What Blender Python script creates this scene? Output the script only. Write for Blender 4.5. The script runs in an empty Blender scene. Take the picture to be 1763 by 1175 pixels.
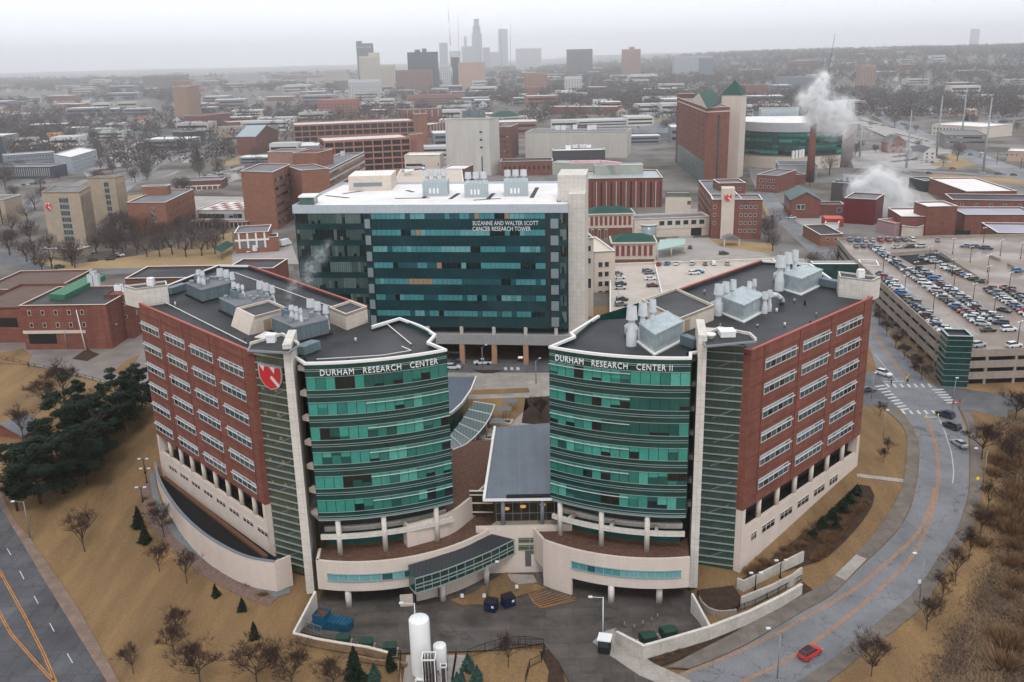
import bpy, bmesh, math, random
from mathutils import Vector, Matrix
R = math.radians
random.seed(7)
SC = bpy.context.scene
COL = SC.collection
# ---------------------------------------------------------------- camera
FPX, PW, PH = 1610.0, 1763.0, 1175.0
PITCH, ROLL, CZ = R(17.0), R(1.35), 97.0
fw = Vector((0, math.cos(PITCH), -math.sin(PITCH)))
r0 = Vector((1, 0, 0)); u0 = r0.cross(fw)
cr, sr = math.cos(ROLL), math.sin(ROLL)
rt = cr*r0 - sr*u0; up = sr*r0 + cr*u0
cd = bpy.data.cameras.new('camera'); cam = bpy.data.objects.new('camera', cd); COL.objects.link(cam)
cam.matrix_world = Matrix(((rt.x, up.x, -fw.x, 0), (rt.y, up.y, -fw.y, 0), (rt.z, up.z, -fw.z, CZ), (0, 0, 0, 1)))
cd.sensor_width = 36; cd.lens = FPX/PW*36; cd.clip_start = 1; cd.clip_end = 40000
SC.camera = cam
# ---------------------------------------------------------------- light
SUN_EL, SUN_AZ = R(55), R(176)
w = bpy.data.worlds.new('World'); SC.world = w; w.use_nodes = True
nt = w.node_tree; nt.nodes.clear()
sky = nt.nodes.new('ShaderNodeTexSky'); sky.sky_type = 'NISHITA'; sky.sun_disc = False
sky.sun_elevation = SUN_EL; sky.sun_rotation = SUN_AZ; sky.air_density = 1.0; sky.dust_density = 1.0; sky.ozone_density = 1.0
hs = nt.nodes.new('ShaderNodeHueSaturation'); hs.inputs['Saturation'].default_value = 0.22
bg = nt.nodes.new('ShaderNodeBackground'); bg.inputs[1].default_value = 0.13
wo = nt.nodes.new('ShaderNodeOutputWorld')
nt.links.new(sky.outputs[0], hs.inputs['Color']); mx = nt.nodes.new('ShaderNodeMix'); mx.data_type = 'RGBA'; mx.inputs[0].default_value = 0.85; mx.inputs[7].default_value = (7.9, 8.2, 8.7, 1)   # overcast: an even cloud layer in front of the clear sky
nt.links.new(hs.outputs[0], mx.inputs[6]); nt.links.new(mx.outputs[2], bg.inputs[0]); nt.links.new(bg.outputs[0], wo.inputs[0])
sd = bpy.data.lights.new('sun', 'SUN'); sd.energy = 1.1; sd.angle = R(16); sd.color = (1, 0.97, 0.93)
so = bpy.data.objects.new('sun', sd); COL.objects.link(so)
sdir = Vector((math.sin(SUN_AZ)*math.cos(SUN_EL), math.cos(SUN_AZ)*math.cos(SUN_EL), math.sin(SUN_EL)))
so.rotation_euler = sdir.to_track_quat('Z', 'Y').to_euler()
SC.view_settings.view_transform = 'Standard'; SC.view_settings.look = 'None'
SC.view_settings.exposure = 0.26; SC.view_settings.gamma = 1
SC.cycles.volume_bounces = 4; SC.cycles.max_bounces = 7; SC.cycles.transparent_max_bounces = 8
SC.cycles.caustics_reflective = False; SC.cycles.caustics_refractive = False
SC.cycles.use_denoising = True
try: SC.cycles.denoiser = 'OPENIMAGEDENOISE'
except Exception: pass
# ---------------------------------------------------------------- survey helpers
def ss(t): t = max(0., min(1., t)); return t*t*(3-2*t)
def H(x, y):
    "ground height at a place"
    k = ss((x+60)/100)
    z = 8*ss((y-(165-30*k))/75)
    if y > 500:
        f = ss((y-500)/700)
        z += f*(2.5*math.sin(x*0.006+1)+2.5*math.sin(y*0.005+x*0.002))
        z += 62*ss((y-1500)/3000)*ss((x-150)/1500)
    if -39 < x < 34 and y < 176:                    # the loading dock is cut level and dips towards the buildings
        z *= ss((y-160)/16); z -= 1.25*ss((y-143)/7)*min(1, (x+39)*2, (34-x)*2)*(1-ss((y-166)/8))
    return z
def ray(px, py): return (px-PW/2)*rt - (py-PH/2)*up + FPX*fw
def G(px, py, z=0.0):
    d = ray(px, py); t = (z-CZ)/d.z
    return Vector((d.x*t, d.y*t, z))
def T(px, py, dz=0.0):
    z = 4.0
    for _ in range(40):
        p = G(px, py, z+dz); z = 0.5*z+0.5*H(p.x, p.y)
    return Vector((p.x, p.y, H(p.x, p.y)))
def pj(x, y, z):
    v = Vector((x, y, z-CZ)); k = v.dot(fw)
    return PW/2+FPX*v.dot(rt)/k, PH/2-FPX*v.dot(up)/k
def ZZ(py, x, y):
    lo, hi = -100, CZ+500
    for _ in range(50):
        m = (lo+hi)/2
        if pj(x, y, m)[1] > py: lo = m
        else: hi = m
    return m
def hit(px, py, p0, p1):
    "where a sight line meets the upright plane through p0, p1: distance along it and height"
    d = ray(px, py); t = Vector((p1[0]-p0[0], p1[1]-p0[1])); L = t.length; t /= L
    n = Vector((t.y, -t.x)); k = (p0[0]*n.x+p0[1]*n.y)/(d.x*n.x+d.y*n.y)
    return (d.x*k-p0[0])*t.x+(d.y*k-p0[1])*t.y, CZ+d.z*k
# ---------------------------------------------------------------- materials
MATS = {}
def mat(name, c, rough=0.8, metal=0.0, var=0.0, scale=0.2, c2=None, tile=None, joint=None, jw=0.02, bump=0.0, emit=None, spec=0.5, coat=0.0, streak=False, wet=0.0, tvar=0.0, sharp=0.0, grain=0.14, crack=0):
    if name in MATS: return MATS[name]
    m = bpy.data.materials.new(name); m.use_nodes = True; n = m.node_tree; b = n.nodes['Principled BSDF']
    b.inputs['Roughness'].default_value = rough; b.inputs['Metallic'].default_value = metal
    b.inputs['Specular IOR Level'].default_value = .16 if spec == .5 and rough >= .5 and not metal else spec
    col = (*c, 1); b.inputs['Base Color'].default_value = col
    m.diffuse_color = col
    out = None
    def mix(f, a, bb):
        x = n.nodes.new('ShaderNodeMix'); x.data_type = 'RGBA'
        if isinstance(f, float): x.inputs[0].default_value = f
        else: n.links.new(f, x.inputs[0])
        for s, v in ((x.inputs[6], a), (x.inputs[7], bb)):
            if isinstance(v, tuple): s.default_value = v
            else: n.links.new(v, s)
        return x.outputs[2]
    if var or tile or bump or c2 or wet:
        tc = n.nodes.new('ShaderNodeTexCoord'); ge = n.nodes.new('ShaderNodeNewGeometry')
    if var or c2:
        no = n.nodes.new('ShaderNodeTexNoise'); no.inputs['Scale'].default_value = scale; no.inputs['Detail'].default_value = 7; no.inputs['Roughness'].default_value = 0.62
        if streak:
            mp = n.nodes.new('ShaderNodeMapping'); mp.inputs['Scale'].default_value = (1, 1, 0.12) if streak is True else (1, 0.16, 1)
            if streak is not True: mp.inputs['Rotation'].default_value = (0, 0, streak)
            n.links.new(ge.outputs['Position'], mp.inputs[0]); n.links.new(mp.outputs[0], no.inputs[0])
        else: n.links.new(ge.outputs['Position'], no.inputs[0])
        d = c2 if c2 else tuple(max(0, k*(1-var)) for k in c)
        hi = c if c2 else tuple(min(1, k*(1+var)) for k in c)
        rp = n.nodes.new('ShaderNodeMapRange'); w0 = 0.5-0.22*(1-sharp); rp.inputs[1].default_value = w0+0.0; rp.inputs[2].default_value = 1-w0
        n.links.new(no.outputs[0], rp.inputs[0])
        out = mix(rp.outputs[0], (*d, 1), (*hi, 1))
    if var or c2:
        nf = n.nodes.new('ShaderNodeTexNoise'); nf.inputs['Scale'].default_value = 2.6; nf.inputs['Detail'].default_value = 5; nf.inputs['Roughness'].default_value = 0.7; n.links.new(ge.outputs['Position'], nf.inputs[0])
        rf = n.nodes.new('ShaderNodeMapRange'); rf.inputs[1].default_value = 0.3; rf.inputs[2].default_value = 0.7; rf.inputs[3].default_value = 1-grain; rf.inputs[4].default_value = 1+grain; n.links.new(nf.outputs[0], rf.inputs[0])
        vm = n.nodes.new('ShaderNodeMix'); vm.data_type = 'RGBA'; vm.blend_type = 'MULTIPLY'; vm.inputs[0].default_value = 1; n.links.new(out, vm.inputs[6]); n.links.new(rf.outputs[0], vm.inputs[7]); out = vm.outputs[2]
    if tile:
        br = n.nodes.new('ShaderNodeTexBrick'); br.offset = tile[2] if len(tile) > 2 else 0.0
        br.inputs['Scale'].default_value = 1.0; br.inputs['Brick Width'].default_value = tile[0]; br.inputs['Row Height'].default_value = tile[1]
        br.inputs['Mortar Size'].default_value = jw; br.inputs['Mortar Smooth'].default_value = 0.2
        br.inputs['Color1'].default_value = (1, 1, 1, 1); q = 1-tvar; br.inputs['Color2'].default_value = (q, q, q, 1)
        j = joint or 0.55; br.inputs['Mortar'].default_value = (j, j, j, 1)
        n.links.new(tc.outputs['UV'], br.inputs[0])
        mu = n.nodes.new('ShaderNodeMix'); mu.data_type = 'RGBA'; mu.blend_type = 'MULTIPLY'; mu.inputs[0].default_value = 1
        if out: n.links.new(out, mu.inputs[6])
        else: mu.inputs[6].default_value = col
        n.links.new(br.outputs[0], mu.inputs[7]); out = mu.outputs[2]
    if crack:
        n5 = n.nodes.new('ShaderNodeTexNoise'); n5.inputs['Scale'].default_value = .5; n5.inputs['Detail'].default_value = 4; n.links.new(ge.outputs['Position'], n5.inputs[0])
        av = n.nodes.new('ShaderNodeVectorMath'); av.operation = 'MULTIPLY_ADD'; n.links.new(n5.outputs['Color'], av.inputs[0]); av.inputs[1].default_value = (5, 5, 0); n.links.new(ge.outputs['Position'], av.inputs[2])
        vo = n.nodes.new('ShaderNodeTexVoronoi'); vo.feature = 'DISTANCE_TO_EDGE'; vo.inputs['Scale'].default_value = crack; n.links.new(av.outputs[0], vo.inputs['Vector'])
        rc_ = n.nodes.new('ShaderNodeMapRange'); rc_.inputs[1].default_value = 0.004; rc_.inputs[2].default_value = 0.012; rc_.inputs[3].default_value = 0.62; rc_.inputs[4].default_value = 1; n.links.new(vo.outputs['Distance'], rc_.inputs[0])
        vc = n.nodes.new('ShaderNodeMix'); vc.data_type = 'RGBA'; vc.blend_type = 'MULTIPLY'; vc.inputs[0].default_value = 1; n.links.new(out, vc.inputs[6]); n.links.new(rc_.outputs[0], vc.inputs[7]); out = vc.outputs[2]
    if out: n.links.new(out, b.inputs['Base Color'])
    if wet:
        n2 = n.nodes.new('ShaderNodeTexNoise'); n2.inputs['Scale'].default_value = 0.05; n2.inputs['Detail'].default_value = 5
        n.links.new(ge.outputs['Position'], n2.inputs[0])
        r2 = n.nodes.new('ShaderNodeMapRange'); r2.inputs[1].default_value = 0.42; r2.inputs[2].default_value = 0.6
        r2.inputs[3].default_value = rough; r2.inputs[4].default_value = max(0.12, rough-wet)
        n.links.new(n2.outputs[0], r2.inputs[0]); n.links.new(r2.outputs[0], b.inputs['Roughness'])
    if bump:
        n3 = n.nodes.new('ShaderNodeTexNoise'); n3.inputs['Scale'].default_value = 1.5; n3.inputs['Detail'].default_value = 6
        n.links.new(ge.outputs['Position'], n3.inputs[0])
        bp = n.nodes.new('ShaderNodeBump'); bp.inputs['Strength'].default_value = bump; bp.inputs['Distance'].default_value = 0.2
        n.links.new(n3.outputs[0], bp.inputs['Height']); n.links.new(bp.outputs[0], b.inputs['Normal'])
    if emit:
        b.inputs['Emission Color'].default_value = (*emit[:3], 1); b.inputs['Emission Strength'].default_value = emit[3]
    if coat: b.inputs['Coat Weight'].default_value = coat; b.inputs['Coat Roughness'].default_value = 0.06
    MATS[name] = m; return m
# ---------------------------------------------------------------- mesh builder
class MB:
    def __init__(s): s.v = []; s.f = []; s.m = []; s.sm = []
    def face(s, pts, mi=0, sm=False):
        k = len(s.v); s.v.extend([tuple(p) for p in pts]); s.f.append(tuple(range(k, k+len(pts)))); s.m.append(mi); s.sm.append(sm); return s
    def box(s, x0, x1, y0, y1, z0, z1, mi=0):
        p = [Vector((x, y, z)) for z in (z0, z1) for x, y in ((x0, y0), (x1, y0), (x1, y1), (x0, y1))]
        return s.hexa(p, mi)
    def hexa(s, p, mi=0):
        for q in ((3, 2, 1, 0), (4, 5, 6, 7), (0, 1, 5, 4), (1, 2, 6, 5), (2, 3, 7, 6), (3, 0, 4, 7)): s.face([p[i] for i in q], mi)
        return s
    def beam(s, a, b, w, h, mi=0, z=None):
        "box from a to b (3D), width w sideways, height h upward"
        a = Vector(a); b = Vector(b); d = b-a; t = Vector((-d.y, d.x, 0))
        if t.length < 1e-6: t = Vector((1, 0, 0))
        t.normalize(); t *= w/2; u = Vector((0, 0, h))
        return s.hexa([a-t, b-t, b+t, a+t, a-t+u, b-t+u, b+t+u, a+t+u], mi)
    def prism(s, poly, z0, z1, mi=0, top=None, bottom=True, cap=True):
        n = len(poly)
        for i in range(n):
            a, b = poly[i], poly[(i+1) % n]
            s.face([(a[0], a[1], z0), (b[0], b[1], z0), (b[0], b[1], z1), (a[0], a[1], z1)], mi)
        if cap: s.face([(p[0], p[1], z1) for p in poly], mi if top is None else top)
        if cap and bottom: s.face([(p[0], p[1], z0) for p in reversed(poly)], mi)
        return s
    def ring(s, poly, inn, z0, z1, mi=0, closed=True):
        n = len(poly); N = n if closed else n-1
        for i in range(N):
            a, b, c, d = poly[i], poly[(i+1) % n], inn[(i+1) % n], inn[i]
            s.face([(a[0], a[1], z1), (b[0], b[1], z1), (c[0], c[1], z1), (d[0], d[1], z1)], mi)
            s.face([(a[0], a[1], z0), (b[0], b[1], z0), (b[0], b[1], z1), (a[0], a[1], z1)], mi)
            s.face([(c[0], c[1], z0), (d[0], d[1], z0), (d[0], d[1], z1), (c[0], c[1], z1)], mi)
            s.face([(d[0], d[1], z0), (c[0], c[1], z0), (b[0], b[1], z0), (a[0], a[1], z0)], mi)
        if not closed:
            for a, d in ((poly[0], inn[0]), (inn[-1], poly[-1])): s.face([(d[0], d[1], z0), (a[0], a[1], z0), (a[0], a[1], z1), (d[0], d[1], z1)], mi)
        return s
    def tube(s, a, b, r, r2=None, n=8, mi=0, cap=True, sm=True):
        a = Vector(a); b = Vector(b); r2 = r if r2 is None else r2; d = (b-a).normalized()
        t = d.orthogonal().normalized(); o = d.cross(t)
        k = len(s.v)
        for c, q in ((a, r), (b, r2)):
            for i in range(n):
                an = 2*math.pi*i/n; s.v.append(tuple(c+q*(math.cos(an)*t+math.sin(an)*o)))
        for i in range(n):
            j = (i+1) % n; s.f.append((k+i, k+j, k+n+j, k+n+i)); s.m.append(mi); s.sm.append(sm)
        if cap:
            s.f.append(tuple(k+n+i for i in range(n))); s.m.append(mi); s.sm.append(False)
            s.f.append(tuple(k+n-1-i for i in range(n))); s.m.append(mi); s.sm.append(False)
        return s
    def lathe(s, c, prof, n=20, mi=0, sm=True):
        k = len(s.v); c = Vector(c)
        for r, z in prof:
            for i in range(n):
                a = 2*math.pi*i/n; s.v.append((c.x+r*math.cos(a), c.y+r*math.sin(a), c.z+z))
        for q in range(len(prof)-1):
            for i in range(n):
                j = (i+1) % n; s.f.append((k+q*n+i, k+q*n+j, k+(q+1)*n+j, k+(q+1)*n+i)); s.m.append(mi); s.sm.append(sm)
        return s
    def mesh(s, name, mats):
        me = bpy.data.meshes.new(name); me.from_pydata(s.v, [], s.f)
        for m in (mats if isinstance(mats, (list, tuple)) else [mats]): me.materials.append(m)
        me.polygons.foreach_set('material_index', s.m); me.polygons.foreach_set('use_smooth', s.sm)
        uv = me.uv_layers.new(name='UVMap').data; vs = me.vertices
        for p in me.polygons:
            n = p.normal
            if abs(n.z) > 0.75: f = lambda q: (q.x, q.y)
            else:
                t = Vector((-n.y, n.x, 0)); t.normalize(); f = lambda q, t=t: (q.x*t.x+q.y*t.y, q.z)
            for li in p.loop_indices: uv[li].uv = f(vs[me.loops[li].vertex_index].co)
        return me
    def build(s, name, mats, parent=None, fix=True):
        me = s.mesh(name, mats)
        if fix:
            bm = bmesh.new(); bm.from_mesh(me); bmesh.ops.remove_doubles(bm, verts=bm.verts, dist=0.0005)
            bm.to_mesh(me); bm.free()
        return put(name, me, parent)
def wloc(o):
    v = Vector((0, 0, 0))
    while o: v += o.location; o = o.parent
    return v
def put(name, me, parent=None):
    o = bpy.data.objects.new(name, me); COL.objects.link(o)
    if parent: o.parent = parent; o.location = -wloc(parent)
    return o
def local(name, me, parent, loc=(0, 0, 0), rz=0, sc=None):
    o = bpy.data.objects.new(name, me); COL.objects.link(o); o.parent = parent; o.location = loc; o.rotation_euler.z = rz
    if sc: o.scale = sc
    return o
def thing(name, label, cat, loc=(0, 0, 0), group=None, rz=0):
    o = bpy.data.objects.new(name, None); COL.objects.link(o); o.location = loc; o.rotation_euler.z = rz
    o.empty_display_size = 0.5
    return tag(o, label, cat, group)
def tag(o, label=None, cat=None, group=None, kind=None):
    if label: o['label'] = label
    if cat: o['category'] = cat
    if group: o['group'] = group
    if kind: o['kind'] = kind
    return o
def copy_tree(o, parent=None):
    c = o.copy(); COL.objects.link(c); c.parent = parent
    for ch in [k for k in KIDS.get(o.name, [])]: copy_tree(ch, c)
    return c
KIDS = {}
def note_kids(o):
    KIDS[o.name] = [c for c in o.children]
    for c in o.children: note_kids(c)
def inset(poly, d):
    "offset a ring of (x, y) inward when it runs counter-clockwise"
    n = len(poly); out = []
    A = sum(poly[i][0]*poly[(i+1) % n][1]-poly[(i+1) % n][0]*poly[i][1] for i in range(n))
    sg = 1 if A > 0 else -1
    for i in range(n):
        p, q, r = Vector(poly[i-1][:2]), Vector(poly[i][:2]), Vector(poly[(i+1) % n][:2])
        a = (q-p).normalized(); b = (r-q).normalized()
        na = Vector((-a.y, a.x))*sg; nb = Vector((-b.y, b.x))*sg
        m = na+nb; k = m.dot(na)
        out.append(tuple(q+m*(d/max(k, 0.35))))
    return out
def offs(line, d):
    "offset an open line to its left"
    out = []; n = len(line)
    for i in range(n):
        q = Vector(line[i][:2]); a = (q-Vector(line[i-1][:2])).normalized() if i else None
        b = (Vector(line[i+1][:2])-q).normalized() if i < n-1 else None
        a = a or b; b = b or a
        na = Vector((-a.y, a.x)); nb = Vector((-b.y, b.x)); m = na+nb
        out.append(tuple(q+m*(d/max(m.dot(na), 0.3))))
    return out
def smooth(pts, k=4):
    "Catmull-Rom through the points"
    P = [Vector(p) for p in pts]; P = [2*P[0]-P[1]]+P+[2*P[-1]-P[-2]]; out = []
    for i in range(1, len(P)-2):
        for j in range(k):
            t = j/k; a, b, c, d = P[i-1], P[i], P[i+1], P[i+2]
            out.append(0.5*((2*b)+(c-a)*t+(2*a-5*b+4*c-d)*t*t+(3*b-a-3*c+d)*t**3))
    out.append(P[-2]); return out
def xy(p): return (p[0], p[1])
# ================================================================ materials
GRASS = mat('winter grass', (0.262, 0.160, 0.076), 0.95, var=0, c2=(0.125, 0.080, 0.042), scale=0.16, bump=0.6, grain=0.3, streak=0.9)
CITY = mat('far ground', (0.185, 0.175, 0.165), 0.9, c2=(0.075, 0.060, 0.047), scale=0.022, sharp=.5)
ASPH = mat('asphalt', (0.150, 0.150, 0.160), 0.75, c2=(0.085, 0.086, 0.094), scale=0.22, wet=0.3, tile=(4.2, 5.2, 0.0), joint=0.55, jw=0.035, tvar=0.12, crack=.12)
ASPHL = mat('light asphalt', (0.205, 0.208, 0.222), 0.7, c2=(0.125, 0.127, 0.137), scale=0.14, wet=0.3, crack=.1)
CONC = mat('concrete', (0.40, 0.36, 0.32), 0.85, c2=(0.25, 0.225, 0.205), scale=0.25, tile=(4, 4), joint=0.6, jw=0.04, tvar=0.1, wet=0.3)
WALK = mat('sidewalk', (0.20, 0.17, 0.145), 0.85, c2=(0.115, 0.10, 0.09), scale=0.35, tile=(1.8, 1.8), joint=0.7, jw=0.03, tvar=0.15)
YARD = mat('yard pavement', (0.145, 0.125, 0.110), 0.6, c2=(0.055, 0.049, 0.047), scale=0.2, wet=0.35, tile=(5, 4.2, 0.3), joint=0.5, jw=0.05, tvar=0.3, crack=.14)
MULCH = mat('mulch', (0.045, 0.028, 0.02), 0.95, var=0.4, scale=0.8)
GRAVEL = mat('brown gravel', (0.150, 0.080, 0.054), 0.95, c2=(0.065, 0.037, 0.028), scale=1.6, grain=.35)
WHITEL = mat('white paint line', (0.50, 0.49, 0.48), 0.8, var=0.2, scale=1)
YEL = mat('yellow paint line', (0.46, 0.19, 0.035), 0.8, var=0.35, scale=0.6)
BRICK = mat('red brick', (0.240, 0.090, 0.066), 0.85, streak=True, c2=(0.160, 0.060, 0.046), scale=0.5, tile=(3.6, 0.6, 0.5), joint=0.8, jw=0.015, tvar=0.22)
BRICK2 = mat('orange brick', (0.30, 0.135, 0.088), 0.85, c2=(0.225, 0.098, 0.064), scale=0.4, tile=(2.5, 0.5, 0.5), joint=0.85, jw=0.02, tvar=0.15)
BRICK3 = mat('brown brick', (0.19, 0.075, 0.052), 0.85, c2=(0.14, 0.055, 0.04), scale=0.4, tile=(2.5, 0.5, 0.5), joint=0.85, jw=0.02, tvar=0.15)
TANB = mat('tan brick', (0.42, 0.335, 0.25), 0.85, c2=(0.345, 0.275, 0.21), scale=0.3, tile=(3, 0.5, 0.5), joint=0.85, jw=0.02, tvar=0.1)
STONE = mat('pink stone panels', (0.64, 0.545, 0.48), 0.75, streak=True, c2=(0.56, 0.475, 0.415), scale=0.3, grain=.05, tile=(1.5, 0.75, 0.0), joint=0.86, jw=0.025, tvar=0.04)
STONEW = mat('white stone panels', (0.66, 0.615, 0.56), 0.7, c2=(0.53, 0.49, 0.445), scale=0.5, grain=.07, tile=(1.3, 1.3), joint=0.68, jw=0.035, tvar=0.07)
PRECAST = mat('precast', (0.55, 0.52, 0.48), 0.8, c2=(0.43, 0.41, 0.38), scale=0.3, streak=True, tile=(3.0, 1.1, 0), joint=0.82, jw=0.04)
GARC = mat('garage concrete', (0.33, 0.275, 0.235), 0.85, c2=(0.235, 0.20, 0.175), scale=0.3, streak=True, tile=(6, 3, 0), joint=0.7, jw=0.05)
DECK = mat('deck concrete', (0.275, 0.215, 0.175), 0.55, c2=(0.165, 0.135, 0.118), scale=0.07, wet=0.35, tile=(9, 18), joint=0.7, jw=0.08)
ROOFD = mat('dark membrane roof', (0.014, 0.015, 0.018), 0.7, c2=(0.040, 0.042, 0.047), scale=0.2, wet=0.2, spec=.3, grain=.3, tile=(6, 3, 0.5), joint=0.62, jw=0.05, tvar=0.25, sharp=0.3)
ROOFG = mat('grey membrane roof', (0.20, 0.205, 0.22), 0.7, c2=(0.11, 0.115, 0.125), scale=0.15, tile=(8, 4), joint=0.8, jw=0.06)
ROOFW = mat('white membrane roof', (0.80, 0.77, 0.75), 0.7, c2=(0.62, 0.60, 0.59), scale=0.1, tile=(7, 3.5), joint=0.85, jw=0.06)
COPW = mat('white coping', (0.72, 0.70, 0.68), 0.5)
COPR = mat('red coping', (0.40, 0.10, 0.085), 0.5)
METG = mat('zinc metal roof', (0.125, 0.15, 0.185), 0.45, c2=(0.09, 0.11, 0.14), scale=0.3, tile=(0.6, 40), joint=0.62, jw=0.03, tvar=0.12)
METD = mat('dark metal roof', (0.035, 0.038, 0.043), 0.5, tile=(0.7, 40), joint=0.6, jw=0.05)
GALV = mat('galvanised panels', (0.155, 0.205, 0.225), 0.5, c2=(0.10, 0.14, 0.16), scale=0.5, streak=True, tile=(1.1, 9), joint=0.65, jw=0.06, metal=0.2)
GALVL = mat('bright galvanised panels', (0.47, 0.53, 0.545), 0.45, c2=(0.30, 0.36, 0.38), scale=0.7, tile=(1.5, 1.6), joint=0.8, jw=0.05, tvar=0.12, metal=0.2)
STACK = mat('galvanised stack', (0.58, 0.60, 0.61), 0.5, c2=(0.46, 0.48, 0.50), scale=0.8, grain=.04)
DARK = mat('dark recess', (0.012, 0.012, 0.013), 0.8)  # near-black paints the shade of recesses and openings; also curbs and skylight
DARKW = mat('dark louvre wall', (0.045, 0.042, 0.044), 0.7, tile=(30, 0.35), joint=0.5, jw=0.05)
FRAME = mat('pale window frame', (0.50, 0.52, 0.52), 0.5)
MULL = mat('mullion', (0.30, 0.38, 0.38), 0.4, metal=0.3)
MULLD = mat('dark mullion', (0.02, 0.028, 0.028), 0.5)
GSP = mat('teal spandrel glass', (0.004, 0.048, 0.041), 0.08, var=0.45, scale=0.12, spec=0.7)
GP = [mat('teal glass light', (0.036, 0.235, 0.188), 0.15, var=0.22, scale=0.15, spec=0.6), mat('teal glass mid', (0.020, 0.145, 0.118), 0.12, var=0.2, scale=0.15, spec=0.6),
      mat('teal glass deep', (0.008, 0.070, 0.062), 0.1, var=0.2, scale=0.2, spec=0.6), mat('black glass', (0.006, 0.010, 0.012), 0.08, spec=0.6),
      mat('teal glass pale', (0.070, 0.31, 0.255), 0.2, var=0.2, scale=0.2, spec=0.6)]
SSP = mat('blue spandrel glass', (0.008, 0.042, 0.052), 0.12, var=0.4, scale=0.1, spec=0.6)
SP = [mat('blue glass light', (0.065, 0.24, 0.26), 0.15, var=0.2, scale=0.2), mat('blue glass pale', (0.14, 0.33, 0.34), 0.15, var=0.15, scale=0.2), mat('blue glass mid', (0.018, 0.085, 0.10), 0.1, var=0.2, scale=0.2),
      mat('black glass 2', (0.007, 0.014, 0.017), 0.08), mat('lit office glass', (0.16, 0.13, 0.085), 0.2, emit=(0.9, 0.65, 0.35, 0.10))]
GG = [mat('grey green glass', (0.055, 0.095, 0.088), 0.12, var=0.2, scale=0.3), mat('grey green glass pale', (0.11, 0.165, 0.15), 0.15, var=0.2, scale=0.3), mat('black glass 3', (0.008, 0.013, 0.013), 0.08)]
STG = mat('olive stair glass', (0.070, 0.078, 0.052), 0.1, var=0.35, scale=0.25, spec=0.6)
STG2 = mat('green stair glass', (0.038, 0.062, 0.050), 0.1, var=0.35, scale=0.25, spec=0.6)
WIN = mat('window glass', (0.035, 0.055, 0.060), 0.1, var=0.3, scale=0.3)
WIND = mat('dark window glass', (0.014, 0.018, 0.022), 0.1, spec=0.4)
BLIND = mat('window blinds', (0.34, 0.36, 0.36), 0.5)
WHITE = mat('white paint', (0.72, 0.72, 0.72), 0.45, var=0.05, scale=0.5, grain=.02)
CREAM = mat('cream render', (0.60, 0.52, 0.44), 0.7, c2=(0.52, 0.45, 0.385), scale=0.3, tile=(2.2, 1.1), joint=0.85, jw=0.03)
GREENR = mat('green metal roof', (0.010, 0.060, 0.045), 0.75, var=0.2, scale=0.4, spec=.2, tile=(0.7, 40), joint=0.7, jw=0.05)
BLACK = mat('black metal', (0.015, 0.015, 0.017), 0.5)
STEEL = mat('grey steel', (0.23, 0.25, 0.27), 0.5, metal=0.3)
LIGHTW = mat('lamp head', (0.6, 0.65, 0.7), 0.4)
WARM = mat('warm lamp', (0.9, 0.6, 0.3), 0.5, emit=(1.0, 0.55, 0.2, 1.6))
BARK = mat('bark', (0.062, 0.048, 0.042), 0.95, var=0.3, scale=2)
TWIG = mat('twigs', (0.062, 0.040, 0.035), 0.95, var=0.3, scale=0.5)
TWIGF = mat('far twigs', (0.075, 0.057, 0.054), 0.95, var=0.35, scale=0.05)
NEED = mat('dark needles', (0.011, 0.024, 0.014), 0.9, var=0.5, scale=0.5)
NEEDB = mat('blue needles', (0.040, 0.085, 0.070), 0.9, var=0.4, scale=0.6)
SHRUB = mat('dry shrub', (0.17, 0.10, 0.055), 0.95, var=0.4, scale=1)

# ================================================================ ground sheet
def steps(a, lo, hi, b, fine, g):
    v = []; x = lo
    while x <= hi: v.append(x); x += fine
    s = fine; x = v[-1]
    while x < b: s *= g; x += s; v.append(x)
    s = fine; x = lo; left = []
    while x > a: s *= g; x -= s; left.append(x)
    return left[::-1]+v
gx = steps(-14000, -150, 170, 14000, 2.5, 1.09); gy = steps(-200, 112, 320, 15000, 2.5, 1.06)
vs = [(x, y, H(x, y)-(0.35 if (-40 < x < 45 and 113 < y < 170) else 0.0)) for y in gy for x in gx]
nx = len(gx); fs = []; ms = []
for j in range(len(gy)-1):
    for i in range(nx-1):
        k = j*nx+i; fs.append((k, k+1, k+nx+1, k+nx)); ms.append(1 if gy[j] > 330 or abs(gx[i]) > 260 else 0)
me = bpy.data.meshes.new('ground'); me.from_pydata(vs, [], fs); me.materials.append(GRASS); me.materials.append(CITY)
me.polygons.foreach_set('material_index', ms); me.polygons.foreach_set('use_smooth', [True]*len(fs))
tag(put('ground', me), kind='structure')

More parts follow.
